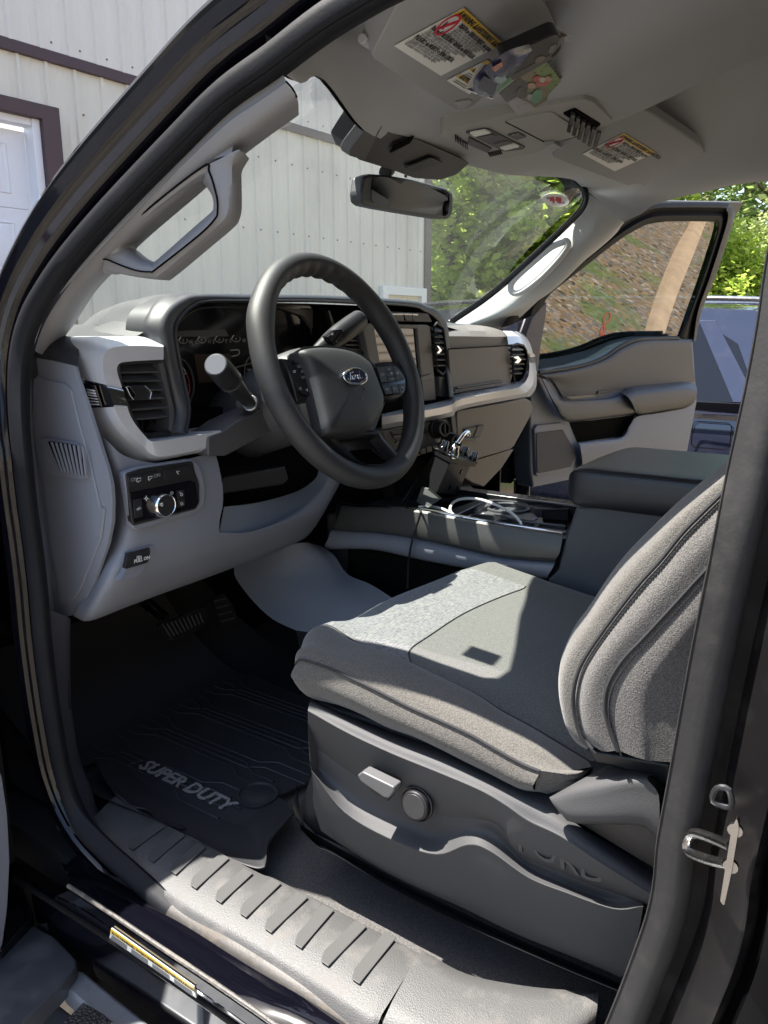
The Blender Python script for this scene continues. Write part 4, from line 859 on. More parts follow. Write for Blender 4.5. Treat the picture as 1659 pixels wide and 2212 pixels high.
def gauge(cx, cy, l1, l2, sc=1.):
    g = []
    arc = [(cx-60,cy-20),(cx-50,cy+10),(cx-20,cy+30),(cx+10,cy+33),(cx+40,cy+22),(cx+58,cy-2)]
    g.append((g_tube(cq(arc, .001), .0009, 5, 3), LITD)); g.append((g_tube(cq([(cx-62,cy-8),(cx-32,cy-52)], .001), .0010, 5, 1), LIT)); g.append((g_tube(cq([(cx+62,cy-4),(cx+42,cy-26)], .001), .0008, 5, 1), LITD))
    g.append((g_tube(cq([(cx-15,cy-8),(cx+12,cy-8),(cx+8,cy+8),(cx-12,cy+8)], .001), .0005, 5, 1, closed=True), LITD)); g.append((g_tube(cq([(cx,cy-28),(cx,cy-8)], .001), .0005, 5, 1), LITD))
    g.append((g_text(l1, cq([(cx-90,cy+48)], .001)[0], ce, (0,0,1), .010, .0001), LITD)); g.append((g_text(l2, cq([(cx+82,cy+44)], .001)[0], ce, (0,0,1), .010, .0001), LITD)); return g
for cx, cy, a, b in ((318,662,'L','H'),(568,655,'C','H'),(805,650,'E','F'),(1030,640,'0','40')): O('small_gauge', gauge(cx, cy, a, b), IC)
O('tachometer', [(g_tube(cq([(270,895),(350,950),(420,1060),(455,1200),(455,1340),(420,1450),(380,1560)], .002), .0018, 6, 4), GRAYD), (g_tube(cq([(275,975),(320,1030),(350,1085)], .001), .0007, 5, 3), LIT), (g_tube(cq([(322,1112),(362,1098)], .001), .0009, 5, 1), LIT),
   (g_tube(cq([(362,1110),(388,1180),(402,1260),(404,1330),(388,1408)], .001), .0007, 5, 3), RED), (g_tube(cq([(378,1255),(402,1258)], .001), .0006, 5, 1), RED), (g_tube(cq([(355,1400),(388,1410)], .001), .0006, 5, 1), RED)], IC)
O('speedometer', [(g_tube(cq([(1300,845),(1215,880),(1165,960),(1145,1070),(1150,1190)], .001), .0007, 5, 4), LITD), (g_text('20', cq([(1178,1095)], .001)[0], ce, (0,0,1), .011, .0001), LIT), (g_tube(cq([(955,790),(1060,785),(1075,830),(1030,860),(970,872)], .001), .0008, 5, 4), LIT), (g_tube(cq([(985,1030),(1270,955)], .001), .0010, 5, 1), LITD),
   (g_text('\u25c2', cq([(1255,1080)], .001)[0], ce, (0,0,1), .008, .0001), LITD)], IC)
# bezel right of the cluster and around the screen
CSP = .918
bez = Q(5, [(700,500),(760,500),(1215,525),(1540,545),(1620,640),(1650,960),(1655,1190),(1500,1225),(1110,1260),(1020,1200),(1000,900),(1000,700)], y=.945)
O('stack_backing', [(g_slab(Q(0,[(690,665),(925,668),(958,720),(968,880),(940,905),(690,905)], y=.99), (0,.02,0)), VOID)], DB)
CS = O('centre_stack', [(g_slab(Q(5,[(1015,598),(1200,600),(1220,600),(1525,610),(1545,625),(1590,1190),(1490,1200),(1440,640),(1110,630),(1180,1030),(1100,1040)], y=CSP), (0,.03,0)), TAUPE)], DB, bev=.003)
O('stack_arm', [(g_slab(Q(5,[(1470,1010),(1550,985),(1560,1030),(1475,1050)], y=CSP-.004), (0,.03,0)), TAUPE)], CS, bev=.002)
O('power_socket', [(g_slab(Q(5,[(1610,1010),(1655,1010),(1659,1160),(1620,1165)], y=CSP-.002), (0,.02,0)), MID)], CS, bev=.002)
O('touchscreen', [(g_slab(Q(5,[(1105,628),(1440,632),(1475,1000),(1160,1010)], y=CSP+.006), (0,.01,0)), mat('screen_glass', (.004,.004,.004), .03, spec=1.))], CS, bev=.001)
O('stack_button_row', [(g_slab(Q(5,[(1215,505),(1525,520),(1560,590),(1230,585)], y=CSP+.008), (0,.02,0)), MID)], CS, bev=.002)
for pts in ([(1222,522),(1335,522),(1340,580),(1235,578)],[(1338,522),(1400,524),(1408,578),(1355,576)],[(1403,524),(1448,526),(1460,578),(1412,578)]):
    O('stack_button', [(g_slab(Q(5,pts,y=CSP), (0,.012,0)), GRAYD), (g_slab(Q(5,[pts[0],pts[1],(pts[1][0]+2,pts[1][1]+12),(pts[0][0]+2,pts[0][1]+12)],y=CSP-.001), (0,.002,0)), STEEL)], CS, bev=.0006)
# lower slot in the stack (dark)
O('storage_slot', [(g_slab(Q(5,[(1450,1040),(1530,1030),(1545,1210),(1200,1280),(1190,1230)], y=CSP+.01), (0,.02,0)), VOID)], CS)
# cluster side cone (brown-grey panel between cluster and stack)
O('cluster_side_panel', [(g_slab(Q(5,[(400,485),(620,490),(755,500),(740,740),(660,745),(640,640),(560,540)], y=CF+.002), (0,.01,0)), TAUPE), (g_slab(Q(5,[(755,500),(770,505),(800,600),(790,640)], y=.96), (0,.01,0)), BLK)], IC)
# centre vents
def cvent(k, outline, slats, knob, y):
    v = O('air_vent', [(g_slab(Q(k, outline, y=y+.02), (0,.02,0)), VOID), (g_tube(crs(Q(k, outline, y=y),2,True), .003, 6, 1, closed=True), BLK)], DB)
    for a0, b0, a1, b1 in slats:
        A, B = q(k,a0,b0,y=y), q(k,a1,b1,y=y)
        O('vent_slat', [(g_slab([A, B, B+Vector((0,.018,.010)), A+Vector((0,.018,.010))], (0,.001,-.003)), GRAYD)], v, bev=.0006)
    if knob: O('vent_knob', [(g_slab(Q(k, knob, y=y-.012), (0,.006,0)), CHR)], v, bev=.001)
    return v
cvent(6, [(440,232),(490,232),(508,290),(528,525),(462,528)], [(442,262+i*39,505+i*2.6,266+i*38) for i in range(7)], [(458,360),(475,365),(497,395),(475,420),(460,412),(478,392)], .915)
cvent(5, [(870,640),(1005,640),(1020,840),(880,800)], [(890,690+i*35,1010,695+i*34) for i in range(4)], None, .93)
# ---- passenger side
PADP = [QV(6,'y',[(528,228,1.0),(620,224,1.03),(740,226,1.03),(830,240,1.0),(905,264,.98),(938,285,.96)]), QV(6,'y',[(530,262,.955),(640,262,.952),(760,264,.95),(850,272,.95),(910,280,.95),(940,292,.95)]),
        QV(6,'y',[(534,300,.935),(640,300,.933),(760,302,.932),(850,304,.93),(910,302,.93),(942,302,.93)]), QV(6,'y',[(538,383,.935),(640,378,.933),(760,372,.932),(850,367,.93),(910,362,.93),(943,358,.93)]), QV(6,'y',[(538,378,.96),(640,373,.96),(760,367,.96),(850,362,.96),(910,357,.96),(943,353,.96)])]
O('passenger_pad', [(g_grid(PADP, 5, 1), TAUPE), (g_grid([[p+Vector((0,.25,.02)) for p in PADP[0]], PADP[0]], 5, 1), PADT)], DB, ang=25)
gl = QV(6,'y',[(540,385,.915),(940,366,.905),(955,450,.895),(968,560,.895),(955,625,.90),(570,690,.912),(553,560,.905)])
GB = O('upper_glovebox', [(g_slab(rounded(Q(6,[(540,386),(940,364),(958,430),(970,560),(958,624),(568,688),(550,540)], y=.912), .004), (0,.03,0)), TAUPE)], DB, bev=.004, seg=3)
O('glovebox_lip', [(g_slab(Q(6,[(600,642),(905,596),(905,606),(600,656)], y=.905), (0,.012,0)), TAUPE), (g_slab(Q(6,[(583,660),(905,608),(900,618),(583,672)], y=.909), (0,.006,0)), BLKG)], GB, bev=.002)
O('glovebox_seam', [(g_tube(Q(6,[(541,386),(940,363)], y=.911), .0014, 6, 1), VOID)], GB)
cvent(6, [(965,362),(1045,362),(1072,440),(1060,540),(1030,600),(985,612),(975,480)], [(970,392+i*32,1062-abs(2-i)*8,390+i*31.5) for i in range(6)], [(975,440),(1010,432),(1033,458),(1012,484),(985,480),(1005,458)], .905)
sA = QV(6,'y',[(905,262,.955),(1000,268,.95),(1048,290,.945),(1085,340,.94),(1108,410,.94),(1128,500,.94),(1135,580,.94),(1128,650,.935),(1095,700,.925),(1060,712,.915),(900,738,.90),(620,795,.895),(560,840,.893),(400,872,.893),(220,905,.893),(90,928,.893)])
sB = QV(6,'y',[(935,300,.925),(1000,300,.925),(1040,315,.922),(1070,355,.92),(1092,420,.92),(1110,500,.918),(1116,570,.916),(1108,625,.91),(1080,665,.90),(1050,685,.89),(900,712,.875),(622,768,.872),(555,810,.87),(400,845,.87),(220,875,.87),(90,898,.87)])
sC = QV(6,'y',[(943,356,.915),(1000,350,.915),(1040,355,.912),(1060,385,.91),(1076,430,.91),(1085,500,.908),(1080,560,.905),(1060,605,.90),(1030,632,.885),(1000,650,.875),(880,672,.865),(625,724,.862),(550,765,.862),(400,798,.862),(220,826,.862),(90,848,.862)])
sD = QV(6,'y',[(943,350,.94),(1000,345,.94),(1040,350,.94),(1056,385,.94),(1072,430,.94),(1078,500,.94),(1072,560,.935),(1045,598,.925),(1000,608,.915),(975,612,.915),(860,642,.915),(600,688,.915),(545,722,.915),(395,760,.915),(220,795,.915),(90,825,.915)])
ST2 = O('silver_band', [(g_grid([sA, sB], 6, 1), SILV), (g_grid([sB, sC], 6, 1), SILV), (g_grid([sC, sD], 6, 1), SILV)], DB, ang=22)
O('chrome_badge', [(g_grid([[p+Vector((.001,-.003,0)) for p in (q(6,1068,410,y=.918), q(6,1100,408,y=.925))], [p+Vector((.001,-.006,0)) for p in (q(6,1078,440,y=.91), q(6,1112,440,y=.92))], [p+Vector((.001,-.003,0)) for p in (q(6,1088,478,y=.912), q(6,1118,480,y=.922))]], 2, 4), CHR)], ST2)
eC, eD = q(6,622,724,y=.862), q(6,600,688,y=.915); eC2 = q(6,900,668,y=.866); eo = eC.lerp(eD,.25)
en = (eC2-eC).cross(eD-eC).normalized(); en = en if en.z > 0 else -en
O('embossed_letters', [(g_text('SUPER DUTY', eo+en*.0012, eC2-eC, eD-eC, .030, .0004, bold=.0004), mat('silver_dark', (.34,.34,.35), .4, metal=.3))], ST2)
# lower glovebox
lg_ = QV(6,'y',[(600,800,.90),(900,748,.90),(1060,716,.905),(1100,735,.905),(1110,790,.905),(1090,850,.91),(980,1048,.93),(960,1062,.93),(745,1125,.92),(700,1125,.92),(582,1010,.91),(590,830,.90)])
LG = O('lower_glovebox', [(g_slab([P(*z_, pl=(q(6,800,900,y=.91), Vector((0,-1,-.10)).normalized())) for z_ in [(796.3+a*.32, 630.4+b*.32) for a, b in [(600,800),(900,748),(1060,716),(1098,735),(1110,790),(1092,845),(980,1048),(958,1062),(745,1125),(640,1160),(600,1010),(592,830)]]], (0,.06,0)), TAUPE)], DB, bev=.005, seg=3)
O('lower_dash_panel', [(g_slab([P(796.3+a*.32, 630.4+b*.32, pl=(q(6,800,900,y=.925), Vector((0,-1,-.16)).normalized())) for a, b in [(640,1160),(745,1128),(962,1063),(985,1060),(900,1190),(780,1315),(700,1290),(640,1250)]], (0,.06,0)), TAUPE)], DB, bev=.004)
LGP = (q(6,800,900,y=.905), Vector((0,-1,-.10)).normalized())
def lgq(k, pts, o): return [q(k, a, b, pl=(LGP[0]+LGP[1]*o, LGP[1])) for a, b in pts]
O('glovebox_latch', [(g_slab(lgq(6,[(655,925),(780,898),(768,945),(750,980),(705,985),(650,985)],.001), (0,.008,0)), MID), (g_slab(lgq(6,[(740,905),(782,898),(755,978),(710,980)],.003), (0,.008,0)), GRAYD), (g_slab(lgq(6,[(600,985),(735,985),(725,1005),(600,1003)],.010), (0,.010,0)), GRAYD)], LG, bev=.0015)
O('hinge_tab', [(g_slab(lgq(6,[(555,830),(585,818),(598,945),(570,950)],.004), (0,.02,0)), MID), (g_slab(lgq(6,[(552,950),(595,945),(598,990),(555,992)],.0), (0,.02,0)), BLK)], DB, bev=.002)
# climate panel under the band
clm = O('climate_panel', [(g_slab(QV(6,'y',[(100,935,.905),(400,875,.905),(555,850,.905),(570,1000,.915),(450,1060,.92),(340,1110,.925),(250,1120,.925),(120,1090,.92)]), (0,.04,0)), TAUPE)], DB, bev=.004)
O('climate_recess', [(g_slab(QV(6,'y',[(150,940,.900),(390,905,.900),(410,960,.905),(380,1000,.910),(180,1010,.912)]), (0,.01,0)), MID)], clm, bev=.003)
for a0, b0, a1, b1 in ((170,975,370,940),(190,1010,380,980),(360,960,410,950),(470,925,495,915)):
    O('climate_slider', [(g_slab(QV(6,'y',[(a0,b0,.896),(a1,b1,.896),(a1,b1+14,.896),(a0,b0+14,.896)]), (0,.006,0)), GRAYD)], clm, bev=.001)
for (a, b, r) in ((448,925,.021),(530,1012,.021)):
    c_ = q(6, a, b, y=.895); ax = Vector((-.25,-1,.1)).normalized()
    kn2 = O('climate_knob', [(g_cyl(c_, ax, r, .028, 32, prof=[(0,0),(r*1.1,0),(r*1.1,.010),(r*.95,.012),(r*.9,.030),(r*.8,.032),(0,.030)]), BLK), (g_cyl(c_+ax*.0305, ax, r*.62, .001, 24), CHR), (g_box(c_+ax*.032, .002,.002,r*1.1), BLK)], clm, bev=.001)
O('stack_switch_row', [(g_slab(QV(6,'y',[(350+i*42,1062-i*13,.90),(385+i*42,1052-i*13,.90),(388+i*42,1090-i*13,.905),(352+i*42,1100-i*13,.905)]), (0,.01,0)), MID) for i in range(4)], clm, bev=.001)
# ================================================================ steering column, stalks
WC = Vector((-.370,.7665,1.5307)); TI = math.radians(22.55)
wu = Vector((0, math.sin(TI), math.cos(TI))); wn = Vector((0,-math.cos(TI), math.sin(TI))); wx = Vector((1,0,0))
def W(x, y, n=0.): return WC+wx*x+wu*y+wn*n
def wq(k, a, b, n=0.): 
    return q(k, a, b, pl=(WC+wn*n, wn))
SC_ = E('steering_column', (0,0,0), par=TR)
SH = mat('column_shroud', (.055,.056,.062), .5, bump=(500,.5))
ax = -wn
rowsC = []
for t, rw, rh in ((.045,.055,.055),(.07,.085,.075),(.12,.095,.08),(.20,.085,.075),(.30,.07,.07)):
    rowsC.append([WC+ax*t+Vector((-.005,0,-.004))+wx*math.cos(a)*rw*(1.0 if abs(math.cos(a))<.8 else .97)+wu*math.sin(a)*rh*(.95) for a in [2*math.pi*i/20 for i in range(20)]])
O('column_shroud', [(grid_faces(rowsC, True), SH)], SC_, ang=50)
# lower shroud arm
O('lower_shroud', [(g_slab([P(a,b,y=.865) for a,b in [(450,945),(481,932),(507,913),(573,881),(620,870),(640,930),(596,927),(514,971),(488,985),(450,985)]], (0,.06,.0)), SH), (g_slab([P(a,b,y=.90) for a,b in [(476,1063),(484,1031),(616,1007),(624,1035),(612,1047),(480,1067)]], (0,.08,0)), BLK)], SC_, bev=.008, seg=3)
O('column_shade_backing', [(g_slab([P(a,b,y=.965) for a,b in [(380,905),(470,880),(700,880),(760,960),(735,1060),(640,1110),(480,1160),(440,1000)]], (0,.02,0)), VOID), (g_slab([P(a,b,y=.985) for a,b in [(390,950),(700,900),(820,930),(830,1090),(700,1110),(640,1130),(480,1170)]], (0,.02,0)), VOID)], SC_)  # flat black sheets standing in for the shade under the column
# turn signal stalk
tip = q(14,750,980,d=1.10) if False else q(14,755,980,y=.80); root = q(14,1215,1500,y=.862)
dv = (root-tip); L = dv.length; dv.normalize()
m1 = tip.lerp(root, .42)
TS = O('turn_signal_stalk', [(g_tube([tip, tip.lerp(root,.18), tip.lerp(root,.32), tip.lerp(root,.50), tip.lerp(root,.75), root], .015, 20, 5, rad=[.0165,.0185,.0185,.0145,.0115,.0095]), BLK)], TR, ang=40)
ta = (dv+Vector((.0,.35,0))*0).normalized()
O('stalk_cap', [(g_cyl(tip+ta*.001, -ta, .0152, .002, 32), mat('stalk_end', (.10,.105,.125), .45))], TS, bev=.0008)
O('stalk_ring', [(g_tube([tip.lerp(root,.36), tip.lerp(root,.39)], .0182, 20, 1), GRAYD)], TS)
O('stalk_boot', [(g_slab(rounded([q(14,1165,1370,y=.868), q(14,1255,1345,y=.868), q(14,1330,1600,y=.868), q(14,1230,1640,y=.868), q(14,1130,1560,y=.868)], .008), (0,.02,0)), SH), (g_cyl(root-dv*.002, dv, .014, .01, 20), STEEL)], SC_, bev=.003)
tx = (wx-dv*wx.dot(dv)).normalized()
# gear lever
gt = wq(5,985,560,-.105) if False else q(5,990,575,y=.86); gr_ = q(5,700,790,y=.86)
gd = (gr_-gt).normalized(); pr_ = Vector((.2,-.97,.1)); g0 = gt
GL = O('gear_lever', [(g_tube([gt, gt.lerp(gr_,.2), gt.lerp(gr_,.55), gt.lerp(gr_,.8), gr_+gd*.02], .019, 24, 5, rad=[.0185,.0195,.0195,.017,.010]), BLK)], TR, ang=40, bev=.0)
O('lever_cap', [(g_cyl(gt, -gd, .0180, .003, 28), GRAYD)], GL, bev=.001)
GP = (q(5,810,710,y=.838), Vector((0,-1,.12)).normalized())
def gq(pts, o=0): return [q(5, a, b, pl=(GP[0]+GP[1]*o, GP[1])) for a, b in pts]
O('shift_rocker', [(g_slab(rounded(gq([(735,700),(795,650),(860,645),(868,680),(830,740),(800,770),(760,745)]), .002), (0,.008,0)), BLKG)], GL, bev=.001)
O('rocker_half', [(g_slab(rounded(gq([(748,702),(800,662),(852,662),(785,742)], .0015), .001), (0,.003,0)), BLK), (g_text('+', gq([(782,705)], .002)[0], (1,0,.3), (0,0,1), .011, .0002), LIT)], GL, bev=.0006)
O('rocker_half', [(g_slab(rounded(gq([(858,668),(862,685),(825,735),(800,760),(792,748)], .0015), .001), (0,.003,0)), BLK), (g_text('-', gq([(818,752)], .002)[0], (1,0,.3), (0,0,1), .011, .0002), LIT)], GL, bev=.0006)
# ================================================================ steering wheel
SW = E('steering_wheel', WC, par=TR)
R0 = .182
def rimg():
    v = []; f = []; N = 160; M = 20
    for i in range(N):
        a = 2*math.pi*i/N
        rr = R0; tw = .0182; th = .0200
        bump_ = .0
        if .25*math.pi < a < .75*math.pi: bump_ = .0022*math.sin(a*36)*math.sin((a-.25*math.pi)*2)
        gripd = math.exp(-((math.degrees(a) % 360-28)/10)**2)+math.exp(-((math.degrees(a) % 360-152)/10)**2)
        tw2 = tw+.0035*gripd
        for j in range(M):
            b = 2*math.pi*j/M; dr = math.cos(b)*tw2; dn_ = math.sin(b)*th
            if math.cos(b) < -.2: dr += -bump_
            v.append(W(math.cos(a)*(rr+dr), math.sin(a)*(rr+dr), dn_))
    for i in range(N):
        for j in range(M): f.append((i*M+j, i*M+(j+1) % M, ((i+1) % N)*M+(j+1) % M, ((i+1) % N)*M+j))
    return v, f
O('wheel_rim', [(rimg(), LEATR)], SW, ang=80)
def wpoly(pts, n, dep, r=0.): 
    p = [W(x, y, n) for x, y in pts]; return g_slab(rounded(p, r) if r else p, -wn*dep)
def wz(k, pts, n, dep, r=.002):
    p = [wq(k, a, b, n) for a, b in pts]; return g_slab(rounded(p, r, 3), -wn*dep)
# spokes
HUBN = .030
spk = [(g_grid([[wq(5,375,870,-.004), wq(5,410,872,.004), wq(5,520,885,.006), wq(5,640,905,.004)], [wq(5,420,1010,.0), wq(5,470,1010,.012), wq(5,560,1020,.014), wq(5,640,1030,.008)], [wq(5,500,1210,-.004), wq(5,520,1200,.004), wq(5,620,1185,.006), wq(5,700,1180,.004)]], 4, 4, thick=-wn*.02), BLK),
       (g_grid([[wq(5,1110,905,.004), wq(5,1190,890,.006), wq(5,1280,890,.004), wq(5,1345,900,-.006)], [wq(5,1150,1050,.008), wq(5,1260,1030,.012), wq(5,1340,1010,.010), wq(5,1395,1030,-.004)], [wq(5,1190,1195,.004), wq(5,1260,1190,.006), wq(5,1330,1165,.004), wq(5,1400,1110,-.004)]], 4, 4, thick=-wn*.02), BLK)]
O('wheel_spoke', [spk[0]], SW, bev=.004); O('wheel_spoke', [spk[1]], SW, bev=.004)
# lower bracket spoke with open window
lo = [(700,1440),(820,1470),(1100,1420),(1180,1500),(1315,1640),(1320,1680),(1240,1740),(1130,1748),(1000,1720),(880,1640)]
li = [(825,1492),(860,1488),(1105,1465),(1140,1500),(1255,1640),(1245,1655),(1180,1680),(1040,1682),(960,1640),(900,1570)]
A_ = [wq(5,a,b,-.004) for a,b in lo]; B_ = [wq(5,a,b,.004) for a,b in li]; 
O('lower_spoke', [(g_grid([[p-wn*.02 for p in A_], A_, [a.lerp(b,.5)+wn*.006 for a,b in zip(A_,B_)], B_, [p-wn*.016 for p in B_]], 4, 2, closed=True), BLK)], SW, ang=50)
O('lower_spoke_inlay', [(g_slab([wq(5,a,b,-.016) for a,b in [(828,1496),(1100,1468),(1140,1505),(1250,1640),(1180,1640),(1090,1560),(900,1580)]], -wn*.003), mat('brushed_dark', (.05,.05,.055), .3, metal=.7, bump=(400,.3), stretch=(1,12,12)))], SW)
# hub body behind the airbag cover
O('hub_body', [(wz(5,[(540,780),(700,765),(900,780),(1050,850),(1130,930),(1210,1180),(1150,1340),(1110,1440),(850,1480),(720,1440),(660,1200),(620,950)], -.002, .035, .01), BLK)], SW, bev=.006)
ab = [(560,795),(600,775),(700,765),(830,770),(960,800),(1050,850),(1105,905),(1130,960),(1165,1050),(1200,1150),(1205,1210),(1190,1270),(1150,1345),(1100,1415),(1050,1432),(900,1440),(790,1450),(760,1435),(740,1390),(720,1300),(700,1220),(670,1100),(630,960),(580,850)]
abp = [wq(5,a,b,HUBN) for a, b in ab]; cc = sum(abp, Vector())/len(abp)
rowsA = [[p.lerp(cc, -.02)-wn*.028 for p in abp], [p-wn*.020 for p in abp], [p.lerp(cc,.03)-wn*.006 for p in abp], [p.lerp(cc,.12)+wn*.002 for p in abp], [p.lerp(cc,.35)+wn*.007 for p in abp], [p.lerp(cc,.7)+wn*.010 for p in abp], [p.lerp(cc,.999)+wn*.011 for p in abp]]
O('airbag_cover', [(g_grid(rowsA, 2, 3, closed=True), mat('airbag_grain', (.026,.027,.030), .55, bump=(800,.4), kind='voro'))], SW, ang=60)
EMc = wq(5,962,1008,HUBN+.013)
def emo(rx, ry, n, N=40): return [EMc+wx*math.cos(t)*rx+wu*math.sin(t)*ry+wn*n for t in [2*math.pi*i/N for i in range(N)]]
O('oval_emblem', [(g_slab(emo(.0305,.0135,-.003), wn*.0035), BLUE), (g_tube(emo(.0300,.0132,.0008), .0016, 8, 1, closed=True), CHR), (g_tube(emo(.0270,.0108,.0010), .0004, 6, 1, closed=True), CHR)], SW, ang=50)
# script lettering drawn as strokes
def stroke(pts, r=.0007): return (g_tube([EMc+wx*x*.001+wu*y*.001+wn*.0012 for x, y in pts], r, 6, 5, flat=.6), CHR)
O('emblem_script', [stroke([(-20,3),(-22,5.5),(-19,8),(-14,7.4),(-9,6.2),(-4.5,7.6),(-3.5,6.2)]), stroke([(-11.5,6.6),(-13,2),(-15.5,-4),(-19,-6),(-21,-4),(-19.5,-2.5)]), stroke([(-16.5,.8),(-13,1.4),(-8.5,.2)], .0006),
   stroke([(-5.5,1.8),(-8.5,.2),(-9,-3.4),(-6.5,-5),(-4,-2.6),(-4.2,.8),(-5.5,1.8),(-2.5,1.8)]), stroke([(-1.2,2.2),(-.9,-1),(-1.8,-4.6)]), stroke([(-1.1,-.8),(1,2.2),(3.4,1.4)]),
   stroke([(10.4,.9),(7,2),(4.8,-1),(5.4,-4.4),(8,-4.8),(10,-1.5),(11.2,2),(13,8.2)]), stroke([(10.6,-.5),(10.2,-4.2),(12.5,-4.8),(16,-2.4)])], SW)
O('airbag_letters', [(g_text('AIRBAG', wq(5,965,1122,HUBN+.0105), wx, wu, .0085, .0003, bold=.0001), mat('letters_grey', (.06,.06,.065), .3)), (g_tube([wq(5,1000,1165,HUBN+.0105), wq(5,1005,1185,HUBN+.0105), wq(5,1015,1180,HUBN+.0105), wq(5,1028,1180,HUBN+.0105)], .0005, 5, 1), MT['letters_grey'])], SW)
# button pods
def pod(pts, n=.011): return O('button_pod', [(wz(5, pts, n, .012, .004), BLKG)], SW, bev=.001)
pod([(450,905),(475,898),(580,915),(610,950),(650,1080),(690,1170),(560,1155),(515,1110),(465,990)]); pod([(1125,930),(1240,915),(1300,940),(1350,1030),(1352,1110),(1330,1140),(1200,1150),(1160,1050)], .013)
def wb(pts, n=.0135): O('wheel_button', [(wz(5, pts, n, .004, .0012), BLK)], SW, bev=.0006)
for p_ in ([(455,912),(505,915),(540,1040),(495,1035)],[(505,908),(575,918),(585,955),(520,955)],[(520,960),(585,968),(595,1005),(530,1000)],[(535,1008),(600,1012),(610,1052),(545,1048)],[(580,960),(625,970),(645,1060),(612,1056)],
           [(500,1060),(560,1068),(575,1145),(530,1120)],[(564,1068),(615,1074),(628,1155),(578,1146)],[(618,1075),(655,1080),(685,1165),(632,1157)]): wb(p_)
for p_ in ([(1130,938),(1190,932),(1215,1050),(1165,1055)],[(1192,930),(1245,922),(1260,965),(1200,970)],[(1200,974),(1262,968),(1268,1005),(1210,1010)],[(1212,1014),(1270,1008),(1280,1042),(1222,1050)],[(1250,922),(1298,945),(1342,1030),(1285,1042)],
           [(1172,1082),(1235,1075),(1250,1140),(1200,1145)],[(1240,1074),(1292,1068),(1305,1132),(1256,1139)],[(1297,1067),(1348,1060),(1348,1108),(1325,1130),(1310,1131)]): wb(p_, .0155)
def wt(s, a, b, size, n=.0140, m=LITD): return (g_text(s, wq(5,a,b,n), wx, wu, size, .0001), m)
def wi(pts, n=.0140, closed=False): return (g_tube([wq(5,a,b,n) for a, b in pts], .00035, 5, 1, closed=closed), LIT)
O('wheel_button_icons', [wt('SET+',522,942,.0062), wt('SET-',552,1028,.0062), wt('I/O',548,982,.0062), wi(oval(5,494,970,8,9),closed=True), wi([(590,985),(600,995),(590,1000)]),
   wi([(532,1098),(545,1092),(545,1112)],closed=True), wi([(582,1108),(595,1100),(596,1122)],closed=True), wi([(632,1110),(642,1130),(648,1115)]),
   ], SW)
O('wheel_button_icons', [wt('BACK',1160,1008,.0058,.0160), wt('MENU',1280,998,.0058,.0160), wt('OK',1232,992,.0065,.0160,LIT), wi([(1216,960),(1232,960),(1224,946)],.016,True), wi([(1242,1022),(1258,1020),(1250,1034)],.016,True),
   wi([(1165,985),(1180,985),(1182,995),(1170,998)],.016), wi([(1165,985),(1170,980)],.016), wi([(1283,972),(1300,971)],.016), wi([(1283,978),(1300,977)],.016), wi([(1283,984),(1300,983)],.016),
   wi([(1200,1112),(1212,1100),(1222,1110)],.016), wi([(1212,1108),(1212,1116)],.016), wi([(1262,1092),(1262,1110)],.016), wi([(1276,1090),(1265,1101),(1277,1110)],.016,True), wi([(1322,1084),(1332,1092),(1324,1100)],.016,True), wi([(1336,1082),(1336,1100)],.016)], SW)
# ================================================================ pedals
bpz = P(400,1345,y=1.20)
def YP(pts, y): return [q(8, a, b, y=c if c else y) for a, b, c in [(p+(None,))[:3] for p in pts]]
ped = O('brake_pedal', [(g_slab(rounded(YP([(858,880),(920,865),(1060,800),(1100,788),(1128,830),(1110,890),(1050,925),(945,965),(905,955)],1.16), .008), (0,.012,-.004)), BLK)]+
   [(g_tube(YP([(880+i*22,885-i*7),(925+i*19,955-i*9)],1.156), .0018, 6, 1), MID) for i in range(10)], TR, bev=.003)
O('pedal_arm', [(g_tube(YP([(690,660,1.28),(760,762,1.24),(880,860,1.18)],1.2), .006, 8, 3), STEEL), (g_tube(YP([(740,680,1.27),(800,745,1.24),(905,842,1.18)],1.2), .005, 8, 3), STEEL)], ped)
O('accelerator_pedal', [(g_slab(rounded(YP([(1148,745),(1210,715),(1255,775),(1285,850),(1275,870),(1220,893),(1195,888)],1.22), .006), (0,.012,-.004)), BLK)]+
   [(g_tube(YP([(1155+i*12,760+i*36),(1222+i*14,742+i*36)],1.216), .0018, 6, 1), MID) for i in range(4)], TR, bev=.003)
# ================================================================ centre console
XC = -.135
def XQ(k, pts, x=XC): return [q(k, a, b, x=x) for a, b in pts]
# side wing that bulges over the dark storage pocket
cr0 = XQ(6,[(-180,1445),(-60,1452),(120,1460),(350,1480),(620,1530),(900,1578),(1310,1635)], XC-.010)
cr1 = XQ(6,[(-185,1455),(-60,1462),(120,1470),(350,1492),(620,1542),(900,1590),(1310,1648)], XC-.020)
cr2 = XQ(6,[(-215,1545),(-100,1555),(100,1590),(330,1620),(620,1680),(900,1735),(1290,1760)], XC-.030)
cr3 = XQ(6,[(-240,1600),(-120,1615),(80,1625),(320,1665),(620,1730),(900,1790),(1255,1822)], XC-.022)
CO = O('centre_console', [(g_box((.0,.62,1.03),.22,.80,.36), GRAYD), (g_box((.0,.60,1.10),.26,.70,.10), VOID)], TR, bev=.01)
O('console_rail', [(g_grid([[p+Vector((.02,0,.001)) for p in cr0], cr0, cr1, cr2, cr3, [p+Vector((.03,0,0)) for p in cr3]], 5, 2), METG)], CO, ang=30)
O('rail_edge', [(g_tube([p+Vector((0,0,.002)) for p in cr0], .0022, 8, 5), CHR)], CO)
g0 = XQ(6,[(-250,1612),(-120,1622),(80,1635),(320,1672),(620,1736),(900,1796),(1262,1828)], XC-.016)
